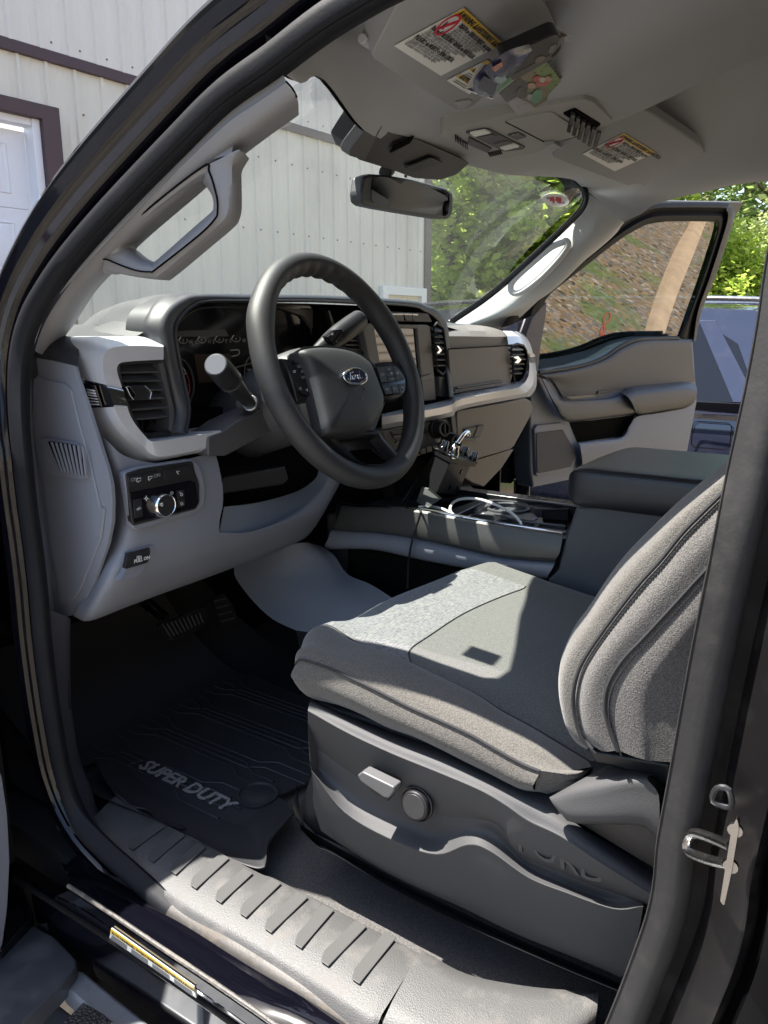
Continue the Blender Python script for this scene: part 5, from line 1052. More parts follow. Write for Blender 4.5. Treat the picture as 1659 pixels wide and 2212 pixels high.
g1 = XQ(6,[(-280,1680),(-120,1692),(60,1698),(310,1735),(620,1790),(900,1840),(1240,1868)], XC-.026)
g2 = XQ(6,[(-300,1740),(-130,1735),(60,1745),(310,1800),(620,1860),(900,1905),(1205,1935)], XC-.014)
g3 = [p+Vector((.05,0,-.01)) for p in g2]
O('console_lower_rail', [(g_grid([[p+Vector((.02,0,.0)) for p in g0], g0, g1, g2, g3], 5, 3), GRAY)], CO, ang=50)
# knee bolster of the console, runs down to the tunnel carpet
def TX(L): return [P(a,b,x=c) for a,b,c in L]
t0 = TX([(505,1222,-.27),(600,1185,-.25),(655,1172,-.22),(690,1178,-.17)])
t1 = TX([(510,1250,-.275),(600,1245,-.26),(690,1215,-.21),(722,1200,-.17)])
t2 = TX([(548,1300,-.28),(640,1290,-.265),(715,1262,-.225),(750,1240,-.18)])
t3 = TX([(590,1338,-.285),(670,1330,-.27),(760,1302,-.24),(800,1262,-.19)])
t4 = TX([(640,1362,-.285),(700,1366,-.275),(800,1340,-.25),(860,1300,-.20)])
O('tunnel_panel', [(g_grid([t0, t1, t2, t3, t4], 5, 4), GRAY), (g_grid([t4, [p+Vector((.02,0,-.10)) for p in t4]], 3), CARPD)], CO, ang=60)
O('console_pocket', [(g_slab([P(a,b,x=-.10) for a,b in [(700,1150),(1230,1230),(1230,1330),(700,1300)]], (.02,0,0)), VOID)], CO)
# top tray with cup holders: real recesses
ZT = 1.238
def ZQ(pts, z=ZT): return [q(12, a, b, z=z) for a, b in pts]
O('tray_floor', [(g_slab([Vector((-.115,.46,1.195)), Vector((.12,.46,1.195)), Vector((.12,.98,1.195)), Vector((-.115,.98,1.195))], (0,0,-.01)), BLK)], CO)
GLT = mat('gloss_trim', (.03,.03,.032), .14, metal=.3, coat=.6)
O('tray_far_rim', [(g_slab([Vector((.098,.45,1.246)), Vector((.135,.45,1.246)), Vector((.135,.98,1.246)), Vector((.098,.98,1.246))], (0,0,-.05)), GLT)], CO, bev=.004)
O('tray_near_rim', [(g_slab([Vector((-.125,.45,1.236)), Vector((-.105,.45,1.236)), Vector((-.105,.98,1.236)), Vector((-.125,.98,1.236))], (0,0,-.05)), BLK)], CO, bev=.003)
def cup(c, r): return (g_cyl(Vector(c), (0,0,1), r, .01, 32, prof=[(r-.004,-.035),(r-.004,.0),(r,.002),(r+.005,.001),(r+.006,-.008)]), GRAYD)
TP = mat('tray_plastic', (.07,.07,.075), .3, bump=(900,.15), spec=.6)
O('tray_divider', [(g_slab(ZQ([(520,885),(900,900),(1140,925),(1190,970),(1120,1000),(1050,985),(640,930),(520,915)], 1.232), (0,0,-.02)), TP)], CO, bev=.003)
O('tray_divider', [(g_slab(ZQ([(780,745),(1340,820),(1390,880),(1180,880),(1100,850),(1060,800),(740,790),(640,860),(560,900),(520,880),(640,790)], 1.234), (0,0,-.02)), TP)], CO, bev=.003)
O('tray_divider', [(g_slab(ZQ([(300,880),(640,755),(720,765),(320,950),(290,930)], 1.234), (0,0,-.012)), TP)], CO, bev=.002)
O('tray_divider', [(g_slab(ZQ([(1190,965),(1480,1000),(1470,1060),(1130,1010)], 1.228), (0,0,-.02)), TP)], CO, bev=.003)
O('cup_holder', [cup((.045,.66,1.235), .042)], CO); O('cup_holder', [cup((-.045,.60,1.228), .040)], CO)
O('tray_slot', [(g_slab(ZQ([(1230,890),(1500,890),(1490,1000),(1240,980)], 1.236), (0,0,-.02)), VOID)], CO, bev=.002)
O('tray_ridge', [(g_tube(ZQ([(430,975),(540,940),(800,955),(1000,1010),(1440,1060)], 1.234), .002, 6, 4), TP)], CO)
O('tray_ridge', [(g_tube(ZQ([(700,810),(760,795),(1020,820),(1110,870),(1230,885),(1500,885)], 1.236), .0022, 6, 4), TP)], CO)
# armrest bin body and padded lid
bd = [P(a,b,x=XC-.02) for a,b in [(1243,1095),(1225,1150),(1213,1190),(1205,1230),(1180,1255),(1220,1275),(1330,1330),(1700,1500),(1700,1080)]]
O('armrest_bin', [(g_slab(bd, (.28,0,0)), mat('bin_plastic', (.06,.064,.075), .5, bump=(700,.35)))], CO, bev=.006, seg=3)
zl0, zl1 = 1.325, 1.40
def lidrow(y, z, dz=0): return [Vector((x, y, z+dz*0)) for x in (-.165,-.10,0,.10,.165)]
y0 = .475
prof = [(0,-.075),(-.004,-.06),(.010,-.035),(.014,-.010),(.0,.008),(-.03,.018),(-.10,.022),(-.45,.018)]
sect = []
for x, sx, sh in ((-.158,-.012,-.012),(-.166,-.002,-.006),(-.160,.0,0),(-.14,.003,.006),(0,.005,.010),(.14,.003,.006),(.16,0,0),(.166,-.002,-.006),(.158,-.012,-.012)):
    sect.append([Vector((x, y0+a+sx, 1.382+b+(sh if b > -.03 else 0))) for a, b in prof])
sideL = []
ys = [.432,.38,.30,.15,-.05]
for k, (x, z) in enumerate([(-.150,1.306),(-.166,1.309),(-.173,1.325),(-.172,1.350),(-.168,1.368),(-.156,1.373),(-.12,1.3745),(0,1.375),(.12,1.371),(.160,1.362),(.170,1.345),(.160,1.31)]):
    e = .006*math.sin(k)*0
    sideL.append([Vector((x, y-(0 if abs(x)>.17 else 0), z)) for y in ys])
for r in sideL:   # round the front nose
    p = r[0]; r.insert(0, Vector((p.x*.97, p.y+.018, 1.338+(p.z-1.338)*.80))); r.insert(0, Vector((p.x*.90, p.y+.026, 1.338+(p.z-1.338)*.35)))
LD = O('armrest_lid', [(g_grid(sideL, 5, 3), LEATH), (g_slab([Vector((-.15,.43,1.310)), Vector((.15,.43,1.310)), Vector((.15,-.05,1.310)), Vector((-.15,-.05,1.310))], (0,0,-.012)), BLK)], CO, ang=70)
O('lid_stitching', [(g_tube([sideL[4][i]+Vector((-.001,0,.0005)) for i in range(len(sideL[4]))], .0013, 6, 5), THR)], LD)
# belt buckle
bk_c = P(1325,1255,x=-.175)
BK = O('belt_buckle', [(g_slab([P(a,b,x=-.18) for a,b in [(1303,1254),(1345,1237),(1352,1248),(1330,1290),(1312,1290)]], (.022,0,0)), BLK)], TR, bev=.004, seg=3)
O('buckle_button', [(g_slab([P(a,b,x=-.183) for a,b in [(1310,1252),(1350,1237),(1354,1243),(1316,1259)]], (.016,0,0)), mat('buckle_red', (.55,.03,.02), .4))], BK, bev=.001)
# ================================================================ driver seat
DS = E('driver_seat', (-.43,.35,.84), par=TR)
def zq_(k, pts): 
    out = []
    for a, b, ax, v in pts: out.append(q(k, a, b, **{ax: v}))
    return out
# cushion: rails from the outer seam over the bolster, insert, far bolster
seam = Q(9,[(66,685),(90,672),(180,700),(270,740),(360,784),(450,830),(550,874),(650,920),(720,960),(790,1000),(840,1026),(892,1046)], x=-.700)
N = len(seam)
und = Q(9,[(72,742),(98,790),(190,815),(280,852),(365,895),(450,925),(550,972),(640,1018),(710,1052),(780,1088),(825,1108),(872,1112)], x=-.690)
und2 = [p+Vector((.03,0,-.02)) for p in und]
# rear-of-seam closes round the back corner
cre = zq_(9,[(75,655,'x',-.675),(120,610,'x',-.668),(215,640,'x',-.668),(300,668,'x',-.668),(395,700,'x',-.668),(480,742,'x',-.668),(580,792,'x',-.668),(680,845,'x',-.668),(750,885,'x',-.668),(830,930,'x',-.668),(900,975,'x',-.668),(1000,1045,'x',-.66)])
ins = zq_(9,[(105,612,'x',-.625),(165,555,'x',-.605),(265,612,'x',-.61),(340,640,'x',-.612),(420,668,'x',-.612),(490,704,'x',-.612),(580,745,'x',-.612),(680,795,'x',-.612),(760,845,'x',-.612),(850,893,'x',-.612),(930,940,'x',-.612),(1080,1030,'x',-.61)])
def wrow(x, zs, ys=(.672,.650,.60,.55,.50,.45,.40,.35,.30,.25,.20,.12)): return [Vector((x, y, z)) for y, z in zip(ys, zs)]
zc = (1.135,1.172,1.188,1.185,1.178,1.170,1.163,1.157,1.152,1.148,1.146,1.145)
mid1 = wrow(-.52, [z+.0 for z in zc]); mid2 = wrow(-.42, [z+.002 for z in zc]); mid3 = wrow(-.31, [z+.001 for z in zc], (.660,.638,.59,.55,.50,.45,.40,.35,.30,.25,.20,.12))
far1 = wrow(-.255, [z+.006 for z in zc], (.640,.622,.585,.55,.50,.45,.40,.35,.30,.25,.20,.12)); far2 = wrow(-.205, [z+.008 for z in zc], (.60,.588,.57,.545,.50,.45,.40,.35,.30,.25,.20,.12)); far3 = wrow(-.178, [z-.025 for z in zc], (.58,.575,.565,.54,.50,.45,.40,.35,.30,.25,.20,.12)); far4 = wrow(-.175, [z-.11 for z in zc], (.58,.575,.565,.54,.50,.45,.40,.35,.30,.25,.20,.12))
railsC = [seam, cre, ins, mid1, mid2, mid3, far1, far2, far3, far4]
def front_lip(r, d=.07): return [r[0]+Vector((.0,-.005,-d))]+r
top = [front_lip(r, .05 if k else .03) for k, r in enumerate(railsC)]
CU = E('seat_cushion', (0,0,0), par=DS)
O('cushion_side', [(g_grid([und2, und, [a.lerp(b,.5)+Vector((-.012,0,0)) for a,b in zip(und,seam)], seam], 5, 3), FAB)], DS, ang=80)
bl1 = [a.lerp(b,.5)+Vector((-.004,0,.004))*min(1,(12-i)/5) for i,(a,b) in enumerate(zip(top[0],top[1]))]; bl2 = [a.lerp(b,.5)+Vector((0,0,.009))*min(1,(12-i)/4) for i,(a,b) in enumerate(zip(top[1],top[2]))]
O('cushion_bolster', [(g_grid([top[0], bl1, top[1], bl2, top[2]], 5, 4), FAB)], DS, ang=80)
# insert: crosshatch front part and plain rear part meet along a curved seam
K_ = 5
gridr = [crs(r, 5) for r in [top[2], [a.lerp(b,.25)+Vector((0,0,.004)) for a,b in zip(top[2],top[3])]]+top[3:7]]
cols = [crs([r[i] for r in gridr], 5) for i in range(len(gridr[0]))]; rr = [[c[j] for c in cols] for j in range(len(cols[0]))]
FR_, RE_ = [], []
for j, r in enumerate(rr):
    t = j/(len(rr)-1); yc = .484+.028*math.sin(math.pi*min(1,t*1.05))
    i = max(k for k in range(len(r)) if r[k].y > yc or k < 3); p, n_2 = r[i], r[min(i+1, len(r)-1)]
    m = p.lerp(n_2, (p.y-yc)/max(1e-6, p.y-n_2.y))
    FR_.append(resample(r[:i+1]+[m], 24, fine=2)); RE_.append(resample([m]+r[i+1:], 24, fine=2))
O('cushion_insert', [(grid_faces(FR_), FABX)], DS, ang=80)
O('cushion_centre', [(grid_faces(RE_), FABS)], DS, ang=80)
O('cushion_seam', [(g_tube([r[0]+Vector((0,0,.0004)) for r in RE_], .0011, 6, 1), THR), (g_tube([p+Vector((0,0,.0006)) for p in rr[0][2:]], .0013, 6, 1), THR)], DS)
O('cushion_far_bolster', [(g_grid(top[6:], 5, 4), FABS)], DS, ang=80)
O('cushion_piping', [(g_tube([p+Vector((-.0015,0,.0005)) for p in seam], .0016, 6, 5), THR), (g_tube([p+Vector((-.001,0,-.006)) for p in seam], .0007, 5, 5), THR)], DS)
bc = [seam[-1], P(597.2+.64*1010, 995.4+.64*1060, x=-.675), P(597.2+.64*1060,995.4+.64*1045,x=-.62)]
bb = [und[-1], P(597.2+.64*985, 995.4+.64*1078, x=-.675), P(597.2+.64*1060,995.4+.64*1075,x=-.62)]
bt = [cre[-1], P(597.2+.64*1040, 995.4+.64*1045, x=-.655), P(597.2+.64*1075,995.4+.64*1030,x=-.61)]
O('cushion_rear_corner', [(g_grid([bb, bc, bt], 4, 3), FAB), (g_grid([[und[-1]+Vector((.03,-.01,-.02)), bb[1]+Vector((.02,-.01,-.02)), bb[2]+Vector((0,0,-.03))], bb], 4, 1), FAB)], DS, ang=80)
O('cushion_pan', [(g_box((-.43,.34,1.06),.48,.52,.12), BLK)], DS, bev=.01)
# backrest
bx = -.715
sil = [(1568,1022),(1515,1065),(1461,1111),(1405,1165),(1352,1219),(1308,1275),(1269,1335),(1236,1380),(1218,1418),(1208,1450),(1208,1490),(1213,1525),(1224,1565),(1246,1600),(1275,1618)]
s1 = [(1566,1060),(1520,1105),(1474,1152),(1429,1208),(1382,1260),(1336,1318),(1298,1370),(1272,1408),(1254,1440),(1243,1475),(1239,1510),(1243,1545),(1252,1578),(1264,1600),(1282,1616)]
s2 = [(1570,1180),(1540,1215),(1500,1258),(1462,1300),(1425,1340),(1388,1380),(1354,1415),(1330,1448),(1315,1478),(1309,1505),(1309,1535),(1314,1560),(1322,1585),(1330,1604),(1336,1621)]
s3 = [(1590,1290),(1580,1310),(1560,1340),(1545,1370),(1525,1400),(1505,1430),(1490,1455),(1475,1480),(1465,1500),(1460,1520),(1455,1545),(1452,1570),(1450,1595),(1448,1620),(1448,1646)]
S0 = [P(a,b,x=-.685) for a,b in sil]; S1 = [P(a,b,x=-.712) for a,b in s1]; S2 = [P(a,b,x=-.722) for a,b in s2]; S3 = [P(a,b,x=-.72) for a,b in s3]
up_ = [Vector((-.60,.00,1.62))]
Fi = [p+Vector((.04,.006,.004)) for p in S0]; Fi2 = [p+Vector((.09,-.028,-.004)) for p in S0]; Fc = [p+Vector((.26,-.035,-.006)) for p in S0]; Fr = [p+Vector((.42,-.025,-.004)) for p in S0]; Fe = [p+Vector((.50,-.02,0)) for p in S0]; Fee = [p+Vector((.51,-.12,-.02)) for p in S0]
def ext_up(r, n=3): 
    d = (r[0]-r[2]).normalized()*.10
    return [r[0]+d*i for i in range(n, 0, -1)]+r
m01 = [a.lerp(b,.5)+Vector((-.005,.003,.002)) for a,b in zip(S0,S1)]
m12 = [a.lerp(b,.5)+Vector((-.005,.0,.0)) for a,b in zip(S1,S2)]
S1b = [p+Vector((.003,0,0)) for p in S1]
O('backrest_front', [(g_grid([ext_up(r) for r in (Fee, Fe, Fr, Fc, Fi2, Fi, S0, m01, S1b)], 4, 4), FAB)], DS, ang=80)
O('backrest_side', [(g_grid([ext_up(r) for r in (S1b, m12, S2)], 4, 4), FABC)], DS, ang=80)
O('backrest_rear_side', [(g_grid([ext_up(r) for r in (S2, [a.lerp(b,.5)+Vector((-.006,0,0)) for a,b in zip(S2,S3)], S3, [p+Vector((.02,-.14,.03)) for p in S3])], 4, 4), FABC)], DS, ang=80)
def stitches(r, off):
    c = crs(r, 8); g = []
    for i in range(0, len(c)-1):
        a, b = c[i], c[i+1]; g.append((g_tube([a.lerp(b,.15)+off, a.lerp(b,.75)+off], .0009, 5, 1), THR))
    return g
O('backrest_piping', [(g_tube([p+Vector((-.0015,0,0)) for p in ext_up(S1)], .0022, 6, 5), THR), (g_tube([p+Vector((-.002,0,0)) for p in ext_up(S2)], .0020, 6, 5), THR)]+stitches(S1, Vector((-.003,-.004,-.003)))+stitches(S2, Vector((-.003,-.004,-.003))), DS)
O('backrest_base', [(g_slab([P(a,b,x=-.695) for a,b in [(1262,1606),(1290,1622),(1450,1650),(1450,1700),(1330,1660),(1285,1650)]], (.3,0,0)), BLK)], DS, bev=.004)
# side shield
def R11(pts, xs): return [q(11,a,b,x=x) for (a,b),x in zip(pts, xs if isinstance(xs,(list,tuple)) else [xs]*len(pts))]
sh = [R11([(118,-62),(250,2),(400,60),(560,115),(700,175),(830,232),(930,275),(1010,330),(1130,425),(1290,540)], -.672),
      R11([(112,-50),(245,16),(395,85),(555,146),(700,212),(800,262),(890,308),(985,362),(1110,455),(1285,575)], -.700),
      R11([(106,-20),(240,55),(390,125),(550,190),(690,250),(775,300),(850,352),(960,405),(1100,498),(1280,610)], -.712),
      R11([(106,20),(238,100),(385,180),(545,250),(680,308),(760,360),(800,420),(950,470),(1090,540),(1270,640)], -.706),
      R11([(108,80),(236,180),(382,262),(540,330),(670,345),(755,372),(815,465),(945,520),(1080,575),(1240,628)], [-.694,-.690,-.690,-.690,-.694,-.694,-.694,-.694,-.694,-.700]),
      R11([(112,150),(240,262),(380,335),(530,400),(640,385),(720,395),(840,500),(960,560),(1090,612),(1235,634)], [-.694,-.690,-.690,-.690,-.696,-.692,-.692,-.692,-.692,-.706]),
      R11([(118,180),(230,322),(400,420),(540,464),(645,432),(720,452),(850,542),(980,594),(1140,648),(1238,640)], -.712),
      R11([(122,230),(235,370),(400,462),(540,520),(640,510),(730,530),(850,600),(980,660),(1120,712),(1225,712)], -.708),
      R11([(126,300),(240,428),(400,520),(540,585),(640,608),(740,650),(850,700),(980,760),(1120,818),(1190,850)], -.700),
      R11([(150,385),(260,458),(400,540),(540,605),(640,650),(740,700),(850,750),(980,802),(1100,852),(1160,880)], -.690)]
def crisp(L, ks):
    out = []
    for i, r in enumerate(L):
        if i in ks: out += [[a.lerp(b,.16) for a,b in zip(r, L[i-1])], r, [a.lerp(b,.16) for a,b in zip(r, L[i+1])]]
        else: out.append(r)
    return out
SS = O('seat_side_shield', [(g_grid(crisp(sh, (2,4,6)), 5, 3), SHELL)], DS, ang=70)
O('shield_front', [(g_grid([[sh[0][0]+Vector((.06,.004,-.01)), sh[3][0]+Vector((.08,.012,0)), sh[6][0]+Vector((.09,.02,0)), sh[8][0]+Vector((.09,.02,0))], [r[0] for r in (sh[0], sh[3], sh[6], sh[8])]], 4, 1), SHELL)], DS)
O('seat_riser', [(g_grid([R11([(70,215),(60,330),(130,395),(400,545),(640,665),(850,765),(1150,895),(1260,940)], -.683), R11([(80,365),(130,425),(180,445),(400,562),(640,682),(850,782),(1150,908),(1260,950)], -.675), R11([(80,380),(140,440),(190,462),(400,585),(640,705),(850,800),(1150,925),(1260,965)], -.70)], 4, 1), BLK),
   (g_slab(R11([(120,195),(70,330),(130,395),(1160,880),(1260,940),(1200,600),(400,300)], -.672), (.3,0,0)), BLK)], DS)
# recliner cover
rc = [R11([(1060,195),(1120,165),(1180,160),(1240,165),(1330,195)], -.672), R11([(940,262),(1000,235),(1090,218),(1190,204),(1250,205),(1335,222)][:5], [-.706,-.712,-.714,-.716,-.716]),
      R11([(925,280),(960,300),(1070,290),(1190,262),(1290,265)], [-.716,-.722,-.722,-.722,-.722]), R11([(975,345),(1020,352),(1120,354),(1240,360),(1290,400)], -.722), R11([(985,352),(1030,362),(1130,364),(1240,372),(1285,420)], -.700)]
O('recliner_cover', [(g_grid(rc, 5, 4), SHELL)], DS, ang=60)
O('shield_gap', [(g_slab(R11([(985,350),(1250,365),(1290,420),(1290,520),(1130,425),(1010,350)], -.690), (.02,0,0)), BLK)], DS)
# seat switches
lp_ = [R11([(272,195),(290,186),(395,242),(398,250),(385,275)], -.738), ]
O('seat_switch_bar', [(g_slab(rounded(R11([(272,198),(290,186),(396,238),(398,250),(380,276),(362,274),(282,218)], -.742), .002), (.016,0,0)), mat('switch_grey', (.09,.09,.092), .4)), (g_slab(R11([(285,210),(385,255),(375,290),(300,245)], -.728), (.04,0,.006)), BLK)], SS, bev=.002, seg=3)
nSw = Vector((-1,0,.10)).normalized(); pc_ = q(11,478,292,x=-.704)
O('lumbar_switch', [(g_cyl(pc_, nSw, .0215, .010, 36, prof=[(0,0),(.0215,0),(.0215,.004),(.0200,.004),(.0200,.001),(.0178,.001),(.0178,.008),(.0162,.0095),(0,.0100)]), BLK),
    (g_cyl(pc_+nSw*.0092, nSw, .0150, .0012, 30), mat('switch_dark', (.03,.03,.031), .45))], SS, bev=.0008)
exw = (q(11,1100,575,x=-.70)-q(11,815,455,x=-.70)).normalized()
FO = q(11,806,480,x=-.7005); FE = q(11,1100,606,x=-.7005)
FO = q(11,812,446,x=-.704); FE = q(11,1108,570,x=-.704)
gv_, gf_ = g_text('FORD', Vector((0,0,0)), (1,0,0), (0,1,0), .033, .0012, bold=.0003)
wdt = max(p.x for p in gv_); e1_ = (FE-FO)/wdt; e2_ = Vector((0,.15,.99)).normalized(); e3_ = Vector((-1,0,0))
O('embossed_brand', [(([FO+e1_*p.x+e2_*p.y+e3_*p.z for p in gv_], gf_), mat('emboss_dark', (.03,.03,.031), .5))], SS)
# ================================================================ floor mat (loose: its own thing)
MTZ = .862
def ML(a, b, z=MTZ): return q(10, a, b, z=z)
mo_ = [(520,210),(560,300),(640,410),(720,455),(800,475),(900,560),(1060,635),(1200,715),(1350,775),(1415,780),(1435,750),(1445,660),(1480,600),(1590,480)]
mi_ = [(620,200),(650,290),(700,340),(780,400),(860,440),(960,500),(1080,560),(1200,600),(1300,630),(1370,640),(1385,610),(1400,560),(1450,500),(1540,430)]
mi2 = [(680,240),(700,270),(740,310),(800,350),(870,385),(960,430),(1070,480),(1180,520),(1260,550),(1315,555),(1340,535),(1370,500),(1420,460),(1500,400)]
FM = E('floor_mat', (-.55,.95,.85), 'black ribbed rubber floor mat with silver SUPER DUTY lettering in the driver footwell', 'floor mat')
O_0 = [ML(a,b,.885) for a,b in mo_]; O_1 = [ML(a,b,.866) for a,b in mi_]; O_2 = [ML(a,b,.858) for a,b in mi2]
O_b = [p+Vector((.002,0,-.006)) for p in O_0]
O('mat_rim', [(g_grid([O_b, O_0, [a.lerp(b,.35)+Vector((0,0,-.004)) for a,b in zip(O_0,O_1)], O_1, O_2], 5, 3), MATR)], FM, ang=60)
O('mat_base', [(g_slab([ML(a,b,.8575) for a,b in mi2]+[Vector((-.30,.70,.8575)), Vector((-.26,1.12,.8575)), Vector((-.70,1.18,.8575))], (0,0,-.004)), MATR),
   (g_grid([[Vector((-.74,.80,.885)), Vector((-.76,1.0,.89)), Vector((-.74,1.22,.90))], [Vector((-.70,.82,.858)), Vector((-.71,1.0,.858)), Vector((-.70,1.20,.862))]], 5, 1), MATR),
   (g_grid([[Vector((x, y, z)) for x in (-.72,-.5,-.27)] for y, z in ((1.10,.859),(1.18,.866),(1.30,.93),(1.38,1.0))], 4, 4), MATR)], FM, ang=60)
# ribs of the tread: long channels running forward then jogging
geo = []
for i in range(16):
    x = -.665+i*.0245; y0_ = .80 - .5*(i/16)*.28; y1_ = 1.14
    j = .018*(1 if i % 4 < 2 else -1)
    pts = [Vector((x, y0_+.02*(i%3), .8595)), Vector((x, y0_+.09, .8595)), Vector((x+j, y0_+.12, .8595)), Vector((x+j, y1_-.06, .8595)), Vector((x, y1_-.03, .8595)), Vector((x, y1_, .8595))]
    geo.append((g_tube(pts, .0028, 6, 1, flat=.6), MATR))
O('tread_ribs', geo, FM)
# SUPER DUTY lettering, text baseline runs from the photo
ta_, tb_ = ML(748,238,.8605), ML(1255,492,.8605); exm = (tb_-ta_)
up_m = ML(800,215,.8605)-ML(770,260,.8605)
O('mat_lettering', [(g_text('SUPER DUTY', ML(742,242,.8605), exm, Vector((0,0,1)).cross(exm), exm.length/6.1, .0012, bold=.0007, shear=.1), mat('letter_silver', (.22,.21,.2), .45))], FM)
mcP = [ML(a,b,.8600) for a,b in [(680,240),(780,212),(1330,478),(1310,552)]]
O('lettering_frame', [(g_tube([ML(690,232,.860), ML(770,208,.860), ML(1190,410,.860), ML(1300,470,.860)], .0013, 6, 1), MATR)], FM)
rc_ = ML(1392,395,.860)
O('mat_grommet', [(g_cyl(rc_, (0,0,1), .03, .004, 32, prof=[(0,0),(.034,0),(.034,.004),(.030,.004),(.029,.001),(.022,.001),(.018,.003),(0,.003)]), MATR)], FM)
O('mat_pattern_letters', [(g_text('FLOOR', ML(1480,280,.8602)+Vector((.0,.0,0)), Vector((.75,-.5,0)), Vector((.5,.75,0)), .05, .001), MATR)], FM) if False else None
# ================================================================ control head on a bracket, cables
CB = E('control_box', P(960,1105,y=.76), 'black metal control box with knobs and chrome lever at the front of the console', 'control box')
bu = (q(12,290,370,y=.745)-q(12,130,720,y=.775)).normalized()
A = q(12,95,320,y=.80); B = q(12,290,372,y=.725); C_ = q(12,480,460,y=.76) ; 
B0 = q(12,130,718,y=.75)
dn_ = (B0-B); 
# left face
Lf = [q(12,95,320,y=.815), q(12,285,372,y=.725), q(12,130,718,y=.748), q(12,-110,640,y=.84)]
bkd = q(12,480,440,y=.785)-q(12,285,372,y=.725)
box_ = (g_slab(Lf, bkd), mat('control_black', (.005,.005,.006), .5, bump=(1500,.2), spec=.15))
O('control_body', [box_], CB, bev=.002)
tp = [q(12,98,262,y=.815), q(12,285,355,y=.718), q(12,548,405,y=.775), q(12,400,300,y=.87)]
nt_ = (tp[1]-tp[0]).cross(tp[2]-tp[1]).normalized(); nt_ = nt_ if nt_.z > 0 else -nt_
O('face_plate', [(g_slab(tp, -nt_*.010), mat('control_black', (.010,.010,.011), .38))], CB, bev=.0015)
O('face_trim', [(g_tube([p+nt_*.001 for p in tp], .0022, 8, 1, closed=True), CHR)], CB)
def knob(name, a, b, r, h, m, y):
    c_ = q(12, a, b, y=y); O(name, [(g_cyl(c_, nt_, r, h, 20, prof=[(0,0),(r*1.2,0),(r*1.1,h*.3),(r,h*.35),(r*.9,h),(0,h)]), m)]+[(g_tube([c_+nt_*h*.4+(nt_.orthogonal().normalized()*math.cos(t)+nt_.cross(nt_.orthogonal()).normalized()*math.sin(t))*r*.98, c_+nt_*h*.98+(nt_.orthogonal().normalized()*math.cos(t)+nt_.cross(nt_.orthogonal()).normalized()*math.sin(t))*r*.9], .0007, 4, 1), CHR) for t in [k*.628 for k in range(10)]], CB, bev=.0006)
knob('control_knob', 195, 275, .0085, .022, BLKG, .80); knob('control_knob', 405, 325, .0085, .020, BLKG, .80); knob('control_knob', 505, 378, .0085, .020, BLKG, .785)
tc_ = q(12,300,330,y=.755)
O('toggle_base', [(g_cyl(tc_, nt_, .011, .01, 16), CHR), (g_tube([tc_, q(12,325,240,y=.75), q(12,345,205,y=.75)], .008, 12, 2, rad=[.010,.009,.006]), CHR), (g_cyl(q(12,335,225,y=.75), nt_, .0095, .006, 6), CHR)], CB)
O('toggle_lever', [(g_tube([q(12,345,205,y=.75), q(12,372,165,y=.75), q(12,410,115,y=.75), q(12,448,85,y=.752), q(12,466,92,y=.754), q(12,458,128,y=.756)], .0045, 12, 5), CHR)], CB)
nl = (Lf[1]-Lf[0]).cross(Lf[2]-Lf[1]).normalized(); nl = nl if nl.y < 0 else -nl
for a, b, r in ((85,442,.0075),(160,487,.0065)):
    c_ = q(12,a,b,pl=(Lf[0],nl)); O('panel_screw', [(g_cyl(c_, nl, r, .002, 20, prof=[(r*1.25,0),(r*1.25,.001),(r,.001),(r,.0)]), GRAYD), (g_cyl(c_, nl, r*.6, .003, 6), STEEL)], CB)
nr = bkd.cross(Lf[2]-Lf[1]).normalized(); nr = nr if nr.dot(ray(1000,1000)) < 0 else -nr
for a, b in ((382,495),(262,660),(345,665)):
    c_ = q(12,a,b,pl=(Lf[1],nr)); O('panel_bolt', [(g_cyl(c_, nr, .005, .0015, 14), VOID), (g_cyl(c_, nr, .003, .003, 6), STEEL)], CB)
O('mount_bracket', [(g_slab([q(12,-10,650,y=.80), q(12,55,665,y=.75), q(12,180,770,y=.745), q(12,60,860,y=.75), q(12,-60,800,y=.80)], (.0,.004,-.003)), mat('bracket_metal', (.16,.17,.17), .4, metal=.4))], CB, bev=.001)
O('bracket_foot', [(g_slab([q(12,180,770,z=1.236), q(12,640,750,z=1.236), q(12,480,660,z=1.236), q(12,300,650,z=1.236)], (0,0,-.01)), BLK), (g_slab([q(12,480,640,y=.82), q(12,640,760,y=.80), q(12,540,780,y=.78), q(12,380,700,y=.80)], (0,.03,0)), BLK)], CB, bev=.002)
cw = [q(12,-60,868,z=1.246), q(12,0,858,z=1.248), q(12,80,858,z=1.25), q(12,180,880,z=1.25), q(12,260,915,z=1.248), q(12,320,952,z=1.244), q(12,345,965,z=1.238)]
cw2 = [q(12,325,962,z=1.236), q(12,288,925,z=1.245), q(12,272,880,z=1.252), q(12,300,820,z=1.258), q(12,370,785,z=1.262), q(12,480,775,z=1.262), q(12,600,790,z=1.26), q(12,720,830,z=1.258), q(12,850,890,z=1.256), q(12,940,950,z=1.254), q(12,1000,1020,z=1.250), q(12,1022,1068,z=1.242)]
o_ = O('charging_cable', [(g_tube(cw[:-1]+cw2[0:], .0028, 10, 6), CABW)]); tag(o_, 'white charging cable looping over the console tray', 'cable')
bcb = [q(6,345,1470,x=-.15), q(6,352,1480,x=-.168), q(6,340,1530,x=-.172), q(6,310,1620,x=-.172), q(6,285,1720,x=-.178), q(6,270,1830,x=-.17), q(6,265,1945,x=-.17), q(6,262,2000,x=-.17)]
o_ = O('power_cable', [(g_tube(bcb, .0022, 8, 5), BLK)]); tag(o_, 'thin black cable hanging down the side of the console', 'cable')
coil = []
